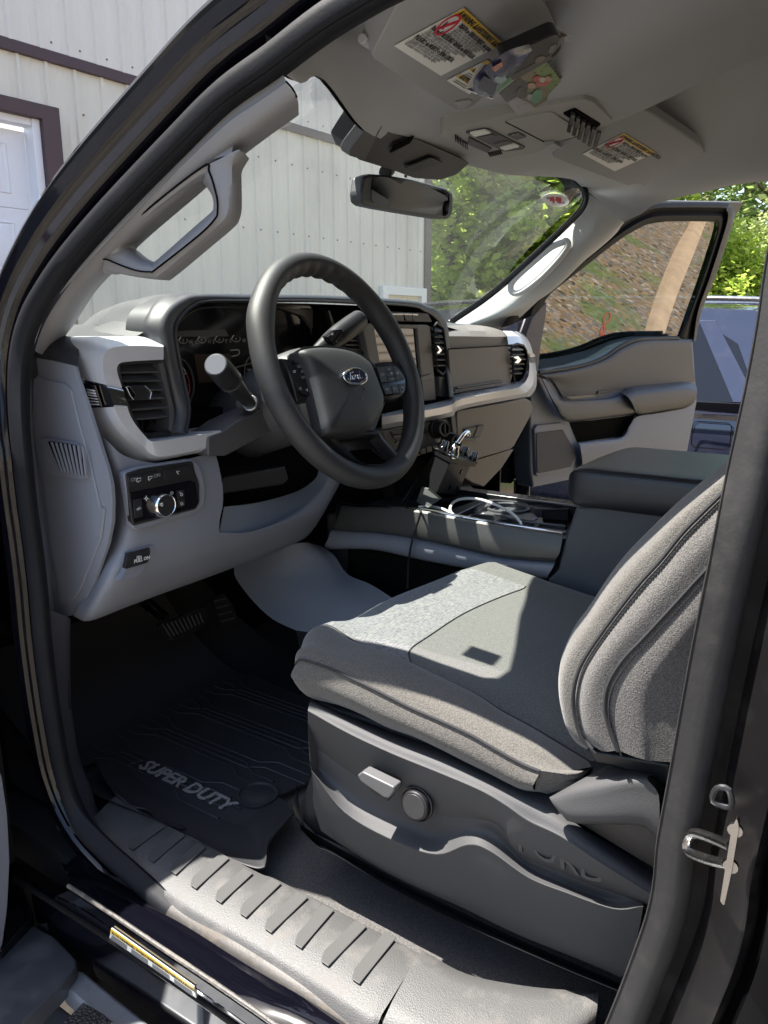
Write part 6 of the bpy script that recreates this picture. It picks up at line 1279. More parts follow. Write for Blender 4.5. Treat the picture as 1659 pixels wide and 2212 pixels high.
for i in range(60):
    t = i/59; c_ = P(888,1095,y=.86).lerp(P(872,1145,y=.84), t) if False else q(6,325,1290,y=.87).lerp(q(6,235,1430,y=.84), t)
    coil.append(c_+Vector((math.cos(i*1.57)*.008, 0, math.sin(i*1.57)*.008)))
o_ = O('coiled_cord', [(g_tube(coil, .0022, 6, 2), BLK)]); tag(o_, 'black coiled cord hanging behind the steering wheel beside the control box', 'cord')
# ================================================================ things clipped to the near visor
VO = VP[0]-nV*.055
def vq(pts, o=0): return [q(13, a, b, pl=(VO-nV*o, nV)) for a, b in pts]
RM = E('garage_remote', vq([(1000,400)])[0], 'black garage remote clipped to the near sun visor over the photos', 'remote')
O('remote_body', [(g_slab(rounded(vq([(685,420),(720,380),(1320,110),(1370,130),(1385,200),(1350,290),(1260,360),(840,585),(760,620),(700,500)], .012), .008), nV*.018), BLK)], RM, bev=.005, seg=3)
O('remote_button', [(g_slab(rounded(vq([(1240,330),(1262,262),(1325,240),(1335,262),(1300,320),(1250,348)], .0135), .002), nV*.003), mat('button_taupe', (.16,.12,.11), .4))], RM, bev=.001)
O('remote_button', [(g_slab(vq(oval(13,1135,422,68,34,-.45), .0135), nV*.003), MT['button_taupe'])], RM, bev=.001)
O('remote_clip', [(g_tube(vq([(1285,385),(1340,330),(1392,250),(1400,190),(1380,140)], .008), .0022, 8, 4), mat('clip_metal', (.2,.17,.14), .3, metal=.8))], RM)
O('remote_lower_body', [(g_slab(rounded(vq([(770,612),(840,585),(1260,362),(1275,385),(1240,440),(860,650),(800,672)], .008), .003), nV*.008), mat('remote_mid', (.05,.045,.045), .4))], RM, bev=.002)
exr = vq([(900,600)])[0]-vq([(840,640)])[0]
O('remote_lettering', [(g_text('GENIE', vq([(878,655)], .0095)[0], vq([(850,590)])[0]-vq([(878,655)])[0], exr, .009, .0002), LIT)], RM) if False else None
# photograph prints (people in a field; motor show scene) as flat cards
def blob(cx, cy, rx, ry, m, o, rot=0): return (g_slab(vq(oval(13,cx,cy,rx,ry,rot,18), o), nV*.0002), m)
PG = mat('print_grass', (.16,.26,.06), .3, var=.5, varscale=120); PGB = mat('print_earth', (.20,.17,.09), .3, var=.4, varscale=100)
card = vq([(640,825),(900,620),(1215,445),(1480,790),(1280,905),(1100,1010),(880,1100)], .005)
C1 = O('photo_print', [(g_slab(card, nV*.0006), PGB), (g_slab(vq([(1060,530),(1215,445),(1480,790),(1330,875),(1180,700)], .0056), nV*.0003), PG),
   (g_slab(vq([(640,825),(740,750),(900,640),(1000,720),(960,880),(740,930)], .0056), nV*.0003), mat('print_dark', (.03,.03,.035), .3, var=.6, varscale=150)),
   (g_slab(vq([(740,935),(860,870),(1000,930),(1080,1012),(880,1095)], .0058), nV*.0003), mat('print_pale', (.35,.33,.36), .3, var=.4, varscale=90)),
   blob(1180,690,95,48,mat('print_red',(.55,.08,.08),.3),.0062,-.3), blob(1110,655,55,40,MT['print_red'],.0062), blob(1235,650,42,30,mat('print_skin',(.5,.3,.2),.3),.0066), blob(1265,620,22,16,mat('print_hair',(.05,.03,.02),.3),.0069), blob(1160,665,35,34,mat('print_cream',(.6,.5,.42),.3),.0066),
   blob(1035,735,50,34,MT['print_skin'],.0064), blob(1095,865,62,90,mat('print_green',(.08,.30,.17),.3),.0062,.4), blob(1010,870,30,40,MT['print_pale'],.0064), blob(910,820,60,70,MT['print_dark'],.0062)],)
tag(C1, 'photo print of people sitting on grass, hanging from the near sun visor', 'photo')
for i in range(0): pass
sl = [vq([(x,y)],o)[0] for x, y, o in ((245,778,.007),(395,600,.012),(560,450,.016),(760,310,.016),(1010,235,.012))]
s2_ = [vq([(x,y)],o)[0] for x, y, o in ((560,886,.008),(655,770,.013),(770,640,.017),(900,500,.016),(1040,330,.012))]
mlf = [a.lerp(b, .5)+(-nV)*.004 for a, b in zip(sl, s2_)]
SLV = mat('sleeve_blue', (.03,.035,.09), .25, var=.7, varscale=60)
C2 = O('photo_sleeve', [(g_grid([sl, mlf, s2_], 5, 3, thick=nV*.0008), SLV),
   (g_slab(vq([(380,760),(560,860),(600,800),(620,700),(470,620),(430,660)], .0175), nV*.0004), mat('print_navy', (.02,.025,.06), .3)),
   (g_slab(vq([(590,640),(680,600),(740,650),(680,720),(600,690)], .0195), nV*.0004), mat('print_sky', (.35,.45,.5), .3)),
   (g_slab(vq([(620,790),(700,680),(780,640),(800,660),(720,730),(640,800)], .0195), nV*.0004), mat('print_leaf', (.05,.25,.08), .3)),
   (g_slab(vq([(560,520),(680,450),(690,500),(590,570)], .0205), nV*.0004), mat('print_orange', (.5,.2,.12), .3, var=.5, varscale=150)),
   (g_tube(vq([(245,778),(300,800),(560,888)], .010), .0012, 6, 2), mat('sleeve_edge', (.6,.6,.62), .2))])
tag(C2, 'clear sleeve with a dark blue photo print, tucked under the garage remote', 'photo sleeve')
C3 = O('folded_card', [(g_slab(vq([(235,778),(395,495),(440,470),(490,480),(525,500),(450,590),(330,750)], .010), nV*.0006), mat('card_grey', (.42,.40,.38), .4))]); tag(C3, 'pale grey card curling out at the front end of the near visor bundle', 'card')
C4 = O('paper_tag', [(g_slab(vq([(1330,55),(1525,130),(1470,165),(1508,198),(1420,215),(1400,170),(1370,110)], .002), nV*.0006), mat('card_grey', (.42,.40,.38), .4)), (g_slab(vq([(1375,95),(1462,130),(1400,160)], .0028), nV*.0003), INK)]); tag(C4, 'white cut paper tag with black triangle behind the rear corner of the visor', 'paper tag')
# ruffled black edge along the grass photo
O('print_edge_strip', [(g_slab(vq([(1240,430+0),(1262,420),(1282,440),(1262,462)], .0045), nV*.0005), BLK)]+[(g_slab(vq([(1225+i*28,458+i*36),(1262+i*27,440+i*37),(1268+i*27,452+i*37),(1233+i*28,470+i*36)], .0046), nV*.0005), BLK) for i in range(9)], C1)
# ================================================================ passenger door (open)
HG = Vector((.88,1.0,0)); dd_ = Vector((.974,-.225,0)).normalized(); dn2 = Vector((-.225,-.974,0)).normalized()
def DP(off=0.): return (HG+dn2*(.03+off), dn2)
bz = 1.545; tilt = math.radians(17)
gn = (dn2*math.cos(tilt)-Vector((0,0,1))*math.sin(tilt)).normalized()
GPt = HG+dn2*.0+Vector((0,0,bz))
def GP_(off=0.): return (GPt+gn*off, gn)
def dq(k, pts, off=0.): return [q(k, a, b, pl=DP(off)) for a, b in pts]
def gq2(k, pts, off=0.): return [q(k, a, b, pl=GP_(off)) for a, b in pts]
PD = E('passenger_door', HG+Vector((0,0,1.0)), par=TR)
O('door_panel', [(g_slab(dq(7,[(280,1130),(520,1090),(680,1040),(800,965),(900,935),(1190,928),(1210,945),(1228,1200),(1235,1300),(1200,1480),(1175,1610),(1130,1720),(540,1760),(250,1820),(232,1700),(232,1400),(235,1260)]), -dn2*.07), GRAY)], PD, bev=.008, seg=3)
O('upper_door_trim', [(g_grid([dq(7,[(285,1135),(400,1118),(560,1085),(680,1040),(760,985),(880,938),(1050,930),(1205,930)],.004), dq(7,[(310,1150),(420,1140),(570,1110),(700,1065),(790,1010),(900,965),(1050,955),(1200,955)],.022), dq(7,[(370,1180),(460,1200),(600,1200),(720,1190),(800,1170),(900,1150),(1050,1120),(1210,1090)],.010), dq(7,[(430,1280),(520,1275),(640,1255),(740,1235),(800,1225),(900,1210),(1050,1195),(1225,1185)],.006)], 5, 4), MID)], PD, ang=60)
O('door_pull_shelf', [(g_grid([dq(7,[(330,1175),(380,1260),(440,1298),(540,1295),(700,1285),(830,1255),(885,1250)],.030), dq(7,[(310,1165),(360,1260),(430,1305),(540,1308),(700,1302),(830,1285),(888,1278)],.042), dq(7,[(300,1165),(385,1330),(445,1400),(560,1400),(700,1385),(830,1365),(885,1350)],.040), dq(7,[(300,1170),(390,1350),(450,1422),(560,1418),(700,1400),(830,1382),(870,1372)],.006)], 5, 3), mat('door_mid', (.06,.062,.072), .5, bump=(800,.3)))], PD, ang=50)
O('door_armrest', [(g_grid([dq(7,[(770,1250),(850,1215),(1000,1200),(1160,1185),(1225,1200)],.010), dq(7,[(800,1262),(870,1240),(1000,1225),(1160,1208),(1232,1225)],.050), dq(7,[(830,1290),(890,1275),(1010,1258),(1160,1245),(1232,1255)],.066), dq(7,[(860,1350),(900,1350),(1010,1335),(1150,1318),(1225,1290)],.060), dq(7,[(865,1385),(900,1392),(1010,1375),(1140,1350),(1200,1325)],.008)], 5, 4), MID)], PD, ang=60)
O('window_switch', [(g_slab(dq(7,[(440,1275),(600,1262),(640,1272),(480,1290)],.046), -dn2*.01), BLKG), (g_slab(dq(7,[(640,1240),(720,1228),(720,1245),(640,1258)],.012), -dn2*.01), BLK)], PD, bev=.001)
O('map_pocket', [(g_slab(dq(7,[(470,1425),(600,1418),(860,1385),(800,1480),(780,1510),(520,1548),(490,1480)],.003), -dn2*.01), VOID)], PD)
O('pocket_front', [(g_grid([dq(7,[(520,1550),(640,1535),(780,1515),(830,1440),(870,1395),(1000,1378),(1200,1345)],.022), dq(7,[(530,1565),(645,1552),(785,1530),(835,1460),(880,1412),(1000,1392),(1200,1360)],.036), dq(7,[(545,1660),(640,1640),(780,1620),(860,1600),(900,1590),(1000,1590),(1170,1600)],.030), dq(7,[(540,1760),(640,1750),(780,1740),(860,1730),(900,1730),(1000,1730),(1130,1730)],.004)], 5, 3), GRAY)], PD, ang=60)
sg = [(258,1470),(275,1445),(420,1430),(445,1440),(520,1600),(515,1640),(480,1710),(280,1752),(268,1740)]
O('speaker_surround', [(g_slab(rounded(dq(7,sg,.010), .004), -dn2*.02), GRAY)], PD, bev=.003, seg=3)
O('speaker_grille', [(g_slab(rounded(dq(7,[(270,1492),(430,1472),(510,1618),(478,1695),(285,1735),(275,1725)],.013), .003), -dn2*.004), mat('speaker_mesh', (.055,.055,.06), .7, bump=(900,1.2), kind='voro'))], PD, bev=.001)
O('door_edge_strip', [(g_grid([dq(7,[(232,1110),(225,1150),(270,1150),(330,1180)],.02), dq(7,[(280,1132),(290,1140),(310,1150),(345,1185)],.03)], 4), MID)], PD)
O('mirror_sail', [(g_slab(dq(7,[(335,700),(330,800),(300,960),(282,1125),(225,1110),(205,900),(240,800),(300,730)],.012), -dn2*.03), mat('sail_grey', (.06,.055,.068), .5, bump=(800,.3)))], PD, bev=.006, seg=3)
fo = [(60,860),(130,760),(300,600),(430,480),(600,340),(760,220),(900,140),(1010,108),(1390,108),(1430,125),(1455,170),(1440,260),(1340,560),(1260,760),(1225,940)]
fm = [(130,840),(180,760),(330,630),(470,500),(620,370),(790,240),(920,165),(1030,140),(1380,140),(1410,155),(1420,190),(1400,280),(1310,560),(1240,760),(1212,940)]
fi = [(300,760),(320,700),(360,650),(480,555),(640,430),(800,310),(930,240),(1050,222),(1310,222),(1345,230),(1355,260),(1330,360),(1250,600),(1180,790),(1125,925)]
FR = O('window_frame', [(g_grid([gq2(7,fo,-.03), gq2(7,fo,.01), gq2(7,fm,.02)], 4, 2), mat('frame_satin', (.02,.017,.017), .45, spec=.2, dust=(.5,20,(.06,.048,.04)))), (g_grid([gq2(7,fm,.02), gq2(7,[((a*.7+c*.3),(b*.7+d*.3)) for (a,b),(c,d) in zip(fm,fi)],.0), gq2(7,[((a*.4+c*.6),(b*.4+d*.6)) for (a,b),(c,d) in zip(fm,fi)],.012), gq2(7,fi,.006), gq2(7,fi,-.01)], 4, 2), RUB)], PD, ang=40)
O('door_outer_skin', [(g_slab([p-dn2*.10 for p in dq(7,[(200,1130),(1230,930),(1240,1300),(1180,1720),(250,1820)])], -dn2*.03), PAINT)], PD, bev=.01)
O('frame_tip', [(g_slab(gq2(7,[(1000,100),(1510,108),(1500,130),(1455,210),(1440,150),(1390,118)],-.02), -gn*.02), mat('tip_grey', (.05,.046,.045), .5))], PD, bev=.002)
O('door_glass', [(g_slab(gq2(7,fi[0:]+[(900,935),(800,962),(680,1035),(520,1088),(280,1128)],.0), -gn*.004), DG)], PD)
O('glass_rubber', [(g_tube(dq(7,[(282,1128),(400,1112),(560,1082),(680,1035),(770,972),(880,932),(1120,922)],.012), .006, 8, 4), BLK)], PD)
# far front jamb (black) behind the glovebox
O('far_hinge_jamb', [(g_box((.865,1.12,1.15),.12,.16,.85), PAINT)], TR, bev=.01)
# ================================================================ driver's door (open, mostly outside the view)
ddl = Vector((-.92,.39,0)).normalized(); nl2 = Vector((.39,.92,0)).normalized()
HL = Vector((-.93,1.08,0))
DD = E('driver_door', HL+Vector((0,0,1)), par=TR)
O('door_panel', [(g_slab([HL+ddl*u_+Vector((0,0,z)) for u_, z in ((.02,.72),(.0,.95),(.0,1.50),(1.05,1.52),(1.1,1.0),(1.0,.68))], nl2*.10), GRAY), (g_slab([HL+ddl*u_+Vector((0,0,z))+nl2*.101 for u_, z in ((-.01,.72),(-.02,.95),(-.02,1.50),(1.05,1.52),(1.1,1.0),(1.0,.68))], nl2*.03), PAINT)], DD, bev=.015, seg=3)
O('window_frame', [(g_tube([HL+ddl*u_+Vector((0,0,z))+nl2*.06 for u_, z in ((.10,1.5),(.35,1.75),(.55,1.9),(1.0,1.93),(1.06,1.52))], .022, 10, 4), PAINT)], DD)
O('mirror_sail', [(g_slab([HL+ddl*u_+Vector((0,0,z))+nl2*.03 for u_, z in ((-.03,1.50),(-.03,1.80),(.06,1.86),(.30,1.62),(.34,1.50))], nl2*.05), BLK)], DD, bev=.006)  # out of view; made tall so its shadow covers the front of the sill
O('door_mirror', [(g_slab(rounded([HL+ddl*u_+Vector((0,0,z))+nl2*.12 for u_, z in ((.12,1.52),(.10,1.86),(.36,1.88),(.38,1.52))], .03), nl2*.14), BLK)], DD, bev=.015)
O('door_pocket', [(g_slab(rounded([P(a,b,y=.945) for a,b in [(-60,1600),(3,1670),(16,1760),(21,1860),(16,1960),(4,2050),(-60,2100)]], .01), (0,.16,0)), mat('door_grey_blue', (.12,.13,.16), .5, bump=(800,.2)))], DD, bev=.006, seg=3)
# ================================================================ ground, wall, trees, parked car
def gmat():
    m = bpy.data.materials.new('gravel_ground'); n, l, b = nodes(m); b.inputs['Roughness'].default_value = .95
    tc = n.new('ShaderNodeTexCoord'); a = n.new('ShaderNodeTexNoise'); a.inputs['Scale'].default_value = .35; a.inputs['Detail'].default_value = 8; a.inputs['Roughness'].default_value = .65
    v = n.new('ShaderNodeTexVoronoi'); v.inputs['Scale'].default_value = 14
    l.new(tc.outputs['Object'], a.inputs[0]); l.new(tc.outputs['Object'], v.inputs[0])
    cr = n.new('ShaderNodeValToRGB'); e = cr.color_ramp.elements; e[0].color = (.12,.12,.09,1); e[0].position = .36; e[1].color = (.24,.225,.205,1); e[1].position = .56
    x = e.new(.46); x.color = (.17,.16,.14,1); x = e.new(.68); x.color = (.30,.29,.27,1)
    l.new(a.outputs[0], cr.inputs[0])
    mx = n.new('ShaderNodeMix'); mx.data_type = 'RGBA'; mx.blend_type = 'MULTIPLY'; mx.inputs[0].default_value = .75
    r2 = n.new('ShaderNodeValToRGB'); r2.color_ramp.elements[0].color = (.25,.24,.25,1); r2.color_ramp.elements[1].color = (1.5,1.4,1.3,1)
    l.new(v.outputs['Color'], r2.inputs[0]); l.new(cr.outputs[0], mx.inputs[6]); l.new(r2.outputs[0], mx.inputs[7]); l.new(mx.outputs[2], b.inputs['Base Color'])
    bp_ = n.new('ShaderNodeBump'); bp_.inputs['Strength'].default_value = .8; bp_.inputs['Distance'].default_value = .03; l.new(v.outputs['Distance'], bp_.inputs['Height']); l.new(bp_.outputs[0], b.inputs['Normal'])
    return m
N_ = 60; gv = []; gf = []
for j in range(N_+1):
    for i in range(N_+1):
        u = (i/N_-.5)*2; v = (j/N_-.5)*2; x = 300*u*abs(u); y = 300*v*abs(v)
        z = 0
        gv.append(Vector((x, y, z)))
for j in range(N_):
    for i in range(N_): k = j*(N_+1)+i; gf.append((k, k+1, k+N_+2, k+N_+1))
tag(O('ground', [((gv, gf), gmat())]), kind='structure')
def littermat():
    m = bpy.data.materials.new('leaf_litter'); n, l, b = nodes(m); b.inputs['Roughness'].default_value = .95
    tc = n.new('ShaderNodeTexCoord'); v = n.new('ShaderNodeTexVoronoi'); v.inputs['Scale'].default_value = 20; a = n.new('ShaderNodeTexNoise'); a.inputs['Scale'].default_value = .9; a.inputs['Detail'].default_value = 7
    l.new(tc.outputs['Object'], v.inputs[0]); l.new(tc.outputs['Object'], a.inputs[0])
    cr = n.new('ShaderNodeValToRGB'); cr.color_ramp.interpolation = 'CONSTANT'; e = cr.color_ramp.elements; e[0].color = (.04,.03,.02,1); e[1].position = .85; e[1].color = (.34,.29,.24,1)
    for p_, c_ in ((.18,(.15,.10,.05,1)),(.36,(.22,.15,.08,1)),(.52,(.12,.11,.10,1)),(.68,(.20,.17,.14,1))):
        x = e.new(p_); x.color = c_
    l.new(v.outputs['Color'], cr.inputs[0])
    mx = n.new('ShaderNodeMix'); mx.data_type = 'RGBA'; mx.inputs[7].default_value = (.07,.12,.025,1)
    r = n.new('ShaderNodeMapRange'); r.inputs[1].default_value = .52; r.inputs[2].default_value = .62; r.inputs[4].default_value = .75; l.new(a.outputs[0], r.inputs[0]); l.new(r.outputs[0], mx.inputs[0]); l.new(cr.outputs[0], mx.inputs[6]); l.new(mx.outputs[2], b.inputs['Base Color'])
    return m
LM = littermat()
def refl(u, v, z=.02):   # the place on the ground that the open door's window shows
    a = P(u, v, pl=(GPt, gn)); d = ray(u, v).normalized(); r = d-gn*2*d.dot(gn); return a+r*((z-a.z)/r.z)
tag(O('leaf_litter_ground', [(g_slab([Vector(p) for p in ((2.2,.5,.0),(2.4,-9,0),(16,-12,0),(16,1.5,0))], (0,0,.003)), LM)]), kind='structure')
# tan earth strip that the open door's window reflects
vs_ = (455,481,530,578,640,722,800)
bank = [[refl(u, v, .006) for u, v in zip((1498,1490,1462,1440,1416,1391,1376), vs_)], [refl(u, v, .05) for u, v in zip((1516,1507,1484,1463,1440,1414,1398), vs_)], [refl(u, v, .006) for u, v in zip((1535,1525,1506,1487,1462,1436,1420), vs_)]]
om = O('ground_paint_mark', [(g_tube([refl(u, v, .012) for u, v in ((1294,733),(1300,722),(1306,712),(1304,690),(1310,678),(1318,676),(1317,690),(1302,705),(1297,720),(1300,730))], .008, 6, 3, flat=.2), mat('orange_spray', (.26,.06,.03), .8)), (g_tube([refl(u, v, .012) for u, v in ((1292,737),(1303,722))], .012, 6, 1, flat=.2), MT['orange_spray']), (g_tube([refl(u, v, .012) for u, v in ((1305,720),(1311,735))], .012, 6, 1, flat=.2), MT['orange_spray'])]); tag(om, 'orange spray paint loop on the ground, mirrored in the open door window', 'paint mark')
tag(O('dirt_track', [(g_grid(bank, 4, 4), mat('tan_earth', (.40,.29,.19), .95, bump=(20,.6), var=.35, varscale=3))]), kind='structure')
# metal-clad building: wall in front of the truck, built in its own frame (wall axis a, outward normal toward the truck)
wa = math.radians(-2.6); wxv = Vector((math.cos(wa), math.sin(wa), 0)); wnv = Vector((math.sin(wa), -math.cos(wa), 0))
W0 = Vector((0,5.5+.07,0))
def WP(a, b, off=0.): return P(a, b, pl=(W0+wnv*off, wnv))
cor = WP(919, 500); s_end = (cor-W0).dot(wxv)
def wl(s, z, off=0.): return W0+wxv*s+wnv*off+Vector((0,0,z))
CREAM = mat('cream_metal_siding', (.64,.61,.54), .5, var=.10, varscale=2.5, stretch=(1,1,.25), spec=.4, dust=(.35,1.2,(.34,.32,.28)))
CREAM2 = mat('cream_metal_upper', (.66,.63,.59), .5, var=.08, varscale=2.5, stretch=(1,1,.25), spec=.4)
BROWN = mat('plum_brown_trim', (.055,.028,.035), .45, spec=.5)
BL = E('metal_building', W0, 'cream ribbed metal building with plum-brown trim, standing in front of the truck', 'building')
# corrugation profile generator between s0..s1 and z0..z1
def ribbed(s0, s1, z0, z1, off=0.):
    pr = []; s = s0; k = 0.2286; ofs = [(0,.0),(.010,.018),(.030,.018),(.040,0),(.095,0),(.10,.003),(.11,.003),(.115,0),(.165,0),(.17,.003),(.18,.003),(.185,0)]
    n = int((s1-s0)/k)+1
    for i in range(n):
        for a, o in ofs:
            ss = s0+i*k+a
            if ss < s1: pr.append((ss, o))
    pr.append((s1, 0))
    return grid_faces([[wl(s_, z0, o+off) for s_, o in pr], [wl(s_, z1, o+off) for s_, o in pr]])
gz = 2.51; dz0 = -1.6
tl = WP(415/1.507, 285/1.507); tr_ = WP(0, 148/1.507); tz = .5*(tl.z+tr_.z)
d1 = WP(125, 268); d1s = (d1-W0).dot(wxv)-.0; dtop = WP(118, 271).z
gs1 = d1s-.18
BLW = O('siding_panel', [(ribbed(gs1+.10, s_end, 0, tz), CREAM)], BL); O('siding_panel', [(ribbed(-16, s_end, tz+.07, 8.5, .02), CREAM2)], BL)
O('siding_panel', [(ribbed(gs1-4.0, gs1+.10, dtop+.02, tz), CREAM), (ribbed(-16, gs1-4.0, 0, tz), CREAM)], BL)
O('belt_trim', [(g_slab([wl(-16,tz-.005,0), wl(s_end+.02,tz-.005,0), wl(s_end+.02,tz+.075,0), wl(-16,tz+.075,0)], wnv*.035), BROWN)], BL, bev=.006)
O('corner_trim', [(g_slab([wl(s_end-.03,0,-.1), wl(s_end+.11,0,-.1), wl(s_end+.11,8.6,-.1), wl(s_end-.03,8.6,-.1)], wnv*.13), mat('corner_grey', (.09,.075,.072), .5))], BL, bev=.01)
O('side_wall', [(g_slab([wl(s_end+.09,0,-.1), wl(s_end+.09,0,-12), wl(s_end+.09,8.5,-12), wl(s_end+.09,8.5,-.1)], -wxv*.1), CREAM)], BL)
O('building_roof', [(g_slab([wl(-16,8.55,.5), wl(s_end+.6,8.55,.5), wl(s_end+.6,10.5,-6), wl(-16,10.5,-6)], (0,0,.1)), BROWN)], BL)
O('door_trim', [(g_slab([wl(gs1,0,0), wl(gs1+.14,0,0), wl(gs1+.14,dtop+.10,0), wl(gs1-4,dtop+.10,0), wl(gs1-4,dtop-.0,0), wl(gs1,dtop,0)], wnv*.10), BROWN)], BL, bev=.006)
GD = E('garage_door', (gs1-2, 0, 0), par=BL)
GD.location = Vector((0,0,0))
WHD = mat('white_door_steel', (.74,.75,.80), .45, bump=(60,.15), var=.03, varscale=20)
O('door_jamb', [(g_slab([wl(gs1-.06,0,-.06), wl(gs1-.0,0,-.06), wl(gs1-.0,dtop,-.06), wl(gs1-.06,dtop,-.06)], wnv*.12), WHD), (g_slab([wl(gs1-4,dtop-.05,-.05), wl(gs1-.06,dtop-.05,-.05), wl(gs1-.06,dtop,-.05), wl(gs1-4,dtop,-.05)], wnv*.10), WHD)], GD, bev=.004)
for r in range(6):
    z1 = dtop-.08-r*.53; z0 = z1-.525
    if z1 < 0: break
    g = [(g_slab([wl(gs1-4,max(z0,0),-.09), wl(gs1-.065,max(z0,0),-.09), wl(gs1-.065,z1,-.09), wl(gs1-4,z1,-.09)], wnv*.04), WHD)]
    if z0 > -.2:
        for c in range(5):
            s1_ = gs1-.20-c*.75; s0_ = s1_-.62
            a_ = [wl(s0_,z0+.09,-.052), wl(s1_,z0+.09,-.052), wl(s1_,z1-.09,-.052), wl(s0_,z1-.09,-.052)]
            for i_ in range(4): pass
            g.append((g_grid([[*a_, a_[0]], [p.lerp(sum(a_,Vector())/4,.06)+wnv*.010 for p in [*a_, a_[0]]], [p.lerp(sum(a_,Vector())/4,.12)+wnv*.002 for p in [*a_, a_[0]]], [p.lerp(sum(a_,Vector())/4,.30)+wnv*.012 for p in [*a_, a_[0]]], [p.lerp(sum(a_,Vector())/4,.999)+wnv*.012 for p in [*a_, a_[0]]]], 1, 1), WHD))
    O('door_section', g, GD, ang=20)
# screws along the girts
sg_ = []
for zz_, dz_ in ((tz-.30,0),(tz-.95,0),(tz+.13,.02),(tz+.85,.02),(tz+1.6,.02)):
    for i in range(46):
        s_ = gs1+.10+.2286*i+.07
        if s_ < s_end: sg_.append((g_cyl(wl(s_, zz_, dz_), wnv, .008, .008, 6), mat('screw_grey', (.16,.15,.14), .5, metal=.6)))
O('screw_rows', sg_, BL)
# window near the corner
wA, wB = WP(819,617), WP(914,638); sa, sb = (wA-W0).dot(wxv), (wB-W0).dot(wxv); wz_ = wA.z
WN = E('window', wl(sa,1.0), par=BL); WN.location = Vector((0,0,0))
WT = mat('window_white', (.72,.73,.72), .4)
O('window_frame', [(g_slab([wl(sa,.9,0), wl(sa+.11,.9,0), wl(sa+.11,wz_-.10,0), wl(sb-.11,wz_-.10,0), wl(sb-.11,.9,0), wl(sb,.9,0), wl(sb,wz_,0), wl(sa,wz_,0)], wnv*.06), WT)], WN, bev=.008)
O('window_blind', [(g_slab([wl(sa+.1,.9,.002), wl(sb-.1,.9,.002), wl(sb-.1,wz_-.09,.002), wl(sa+.1,wz_-.09,.002)], wnv*.012), mat('blind_cream', (.62,.57,.44), .7))], WN)
# neighbouring house behind the camera: sunlit siding that the mirror and screen reflect
HS = E('neighbour_house', (2,-9,0), 'tan house with horizontal lap siding, across the yard behind the truck', 'house')
lap = []
for i in range(36): z = i*.2; lap.append((g_slab([Vector((-12,-9,z)), Vector((26,-9,z)), Vector((26,-9.02,z+.2)), Vector((-12,-9.02,z+.2))], (0,-.05,0)), mat('tan_siding', (.50,.43,.35), .7, var=.08)))
O('siding', lap, HS); O('house_roof', [(g_slab([Vector((-13,-8.4,7.2)), Vector((27,-8.4,7.2)), Vector((27,-14,10)), Vector((-13,-14,10))], (0,0,.15)), BROWN)], HS)
for x in (-6, 0, 9, 20): 
    wn_ = O('window', [(g_box((x,-8.985,3.4),1.3,.06,1.6), WT)], HS, bev=.01); O('pane', [(g_box((x,-8.955,3.4),1.1,.02,1.4), BLKG)], wn_)
# ---- trees
def leafmat(name, c1, c2):
    m = bpy.data.materials.new(name); m.use_nodes = True; n = m.node_tree.nodes; l = m.node_tree.links; n.clear()
    o = n.new('ShaderNodeOutputMaterial'); d = n.new('ShaderNodeBsdfPrincipled'); d.inputs['Roughness'].default_value = .55; d.inputs['Specular IOR Level'].default_value = .3
    t = n.new('ShaderNodeBsdfTranslucent'); mx = n.new('ShaderNodeMixShader'); mx.inputs[0].default_value = .6
    g = n.new('ShaderNodeNewGeometry'); c = n.new('ShaderNodeMix'); c.data_type = 'RGBA'; c.inputs[6].default_value = c1+(1,); c.inputs[7].default_value = c2+(1,)
    l.new(g.outputs['Random Per Island'], c.inputs[0]); l.new(c.outputs[2], d.inputs['Base Color']); l.new(c.outputs[2], t.inputs[0])
    l.new(d.outputs[0], mx.inputs[1]); l.new(t.outputs[0], mx.inputs[2]); l.new(mx.outputs[0], o.inputs[0]); return m
LF = [leafmat('leaf_bright', (.26,.38,.05), (.50,.60,.12)), leafmat('leaf_dark', (.09,.15,.04), (.20,.29,.08)), leafmat('leaf_pale', (.24,.30,.10), (.42,.48,.20))]
BARK = mat('bark', (.09,.07,.05), .9, bump=(12,1.), var=.3)
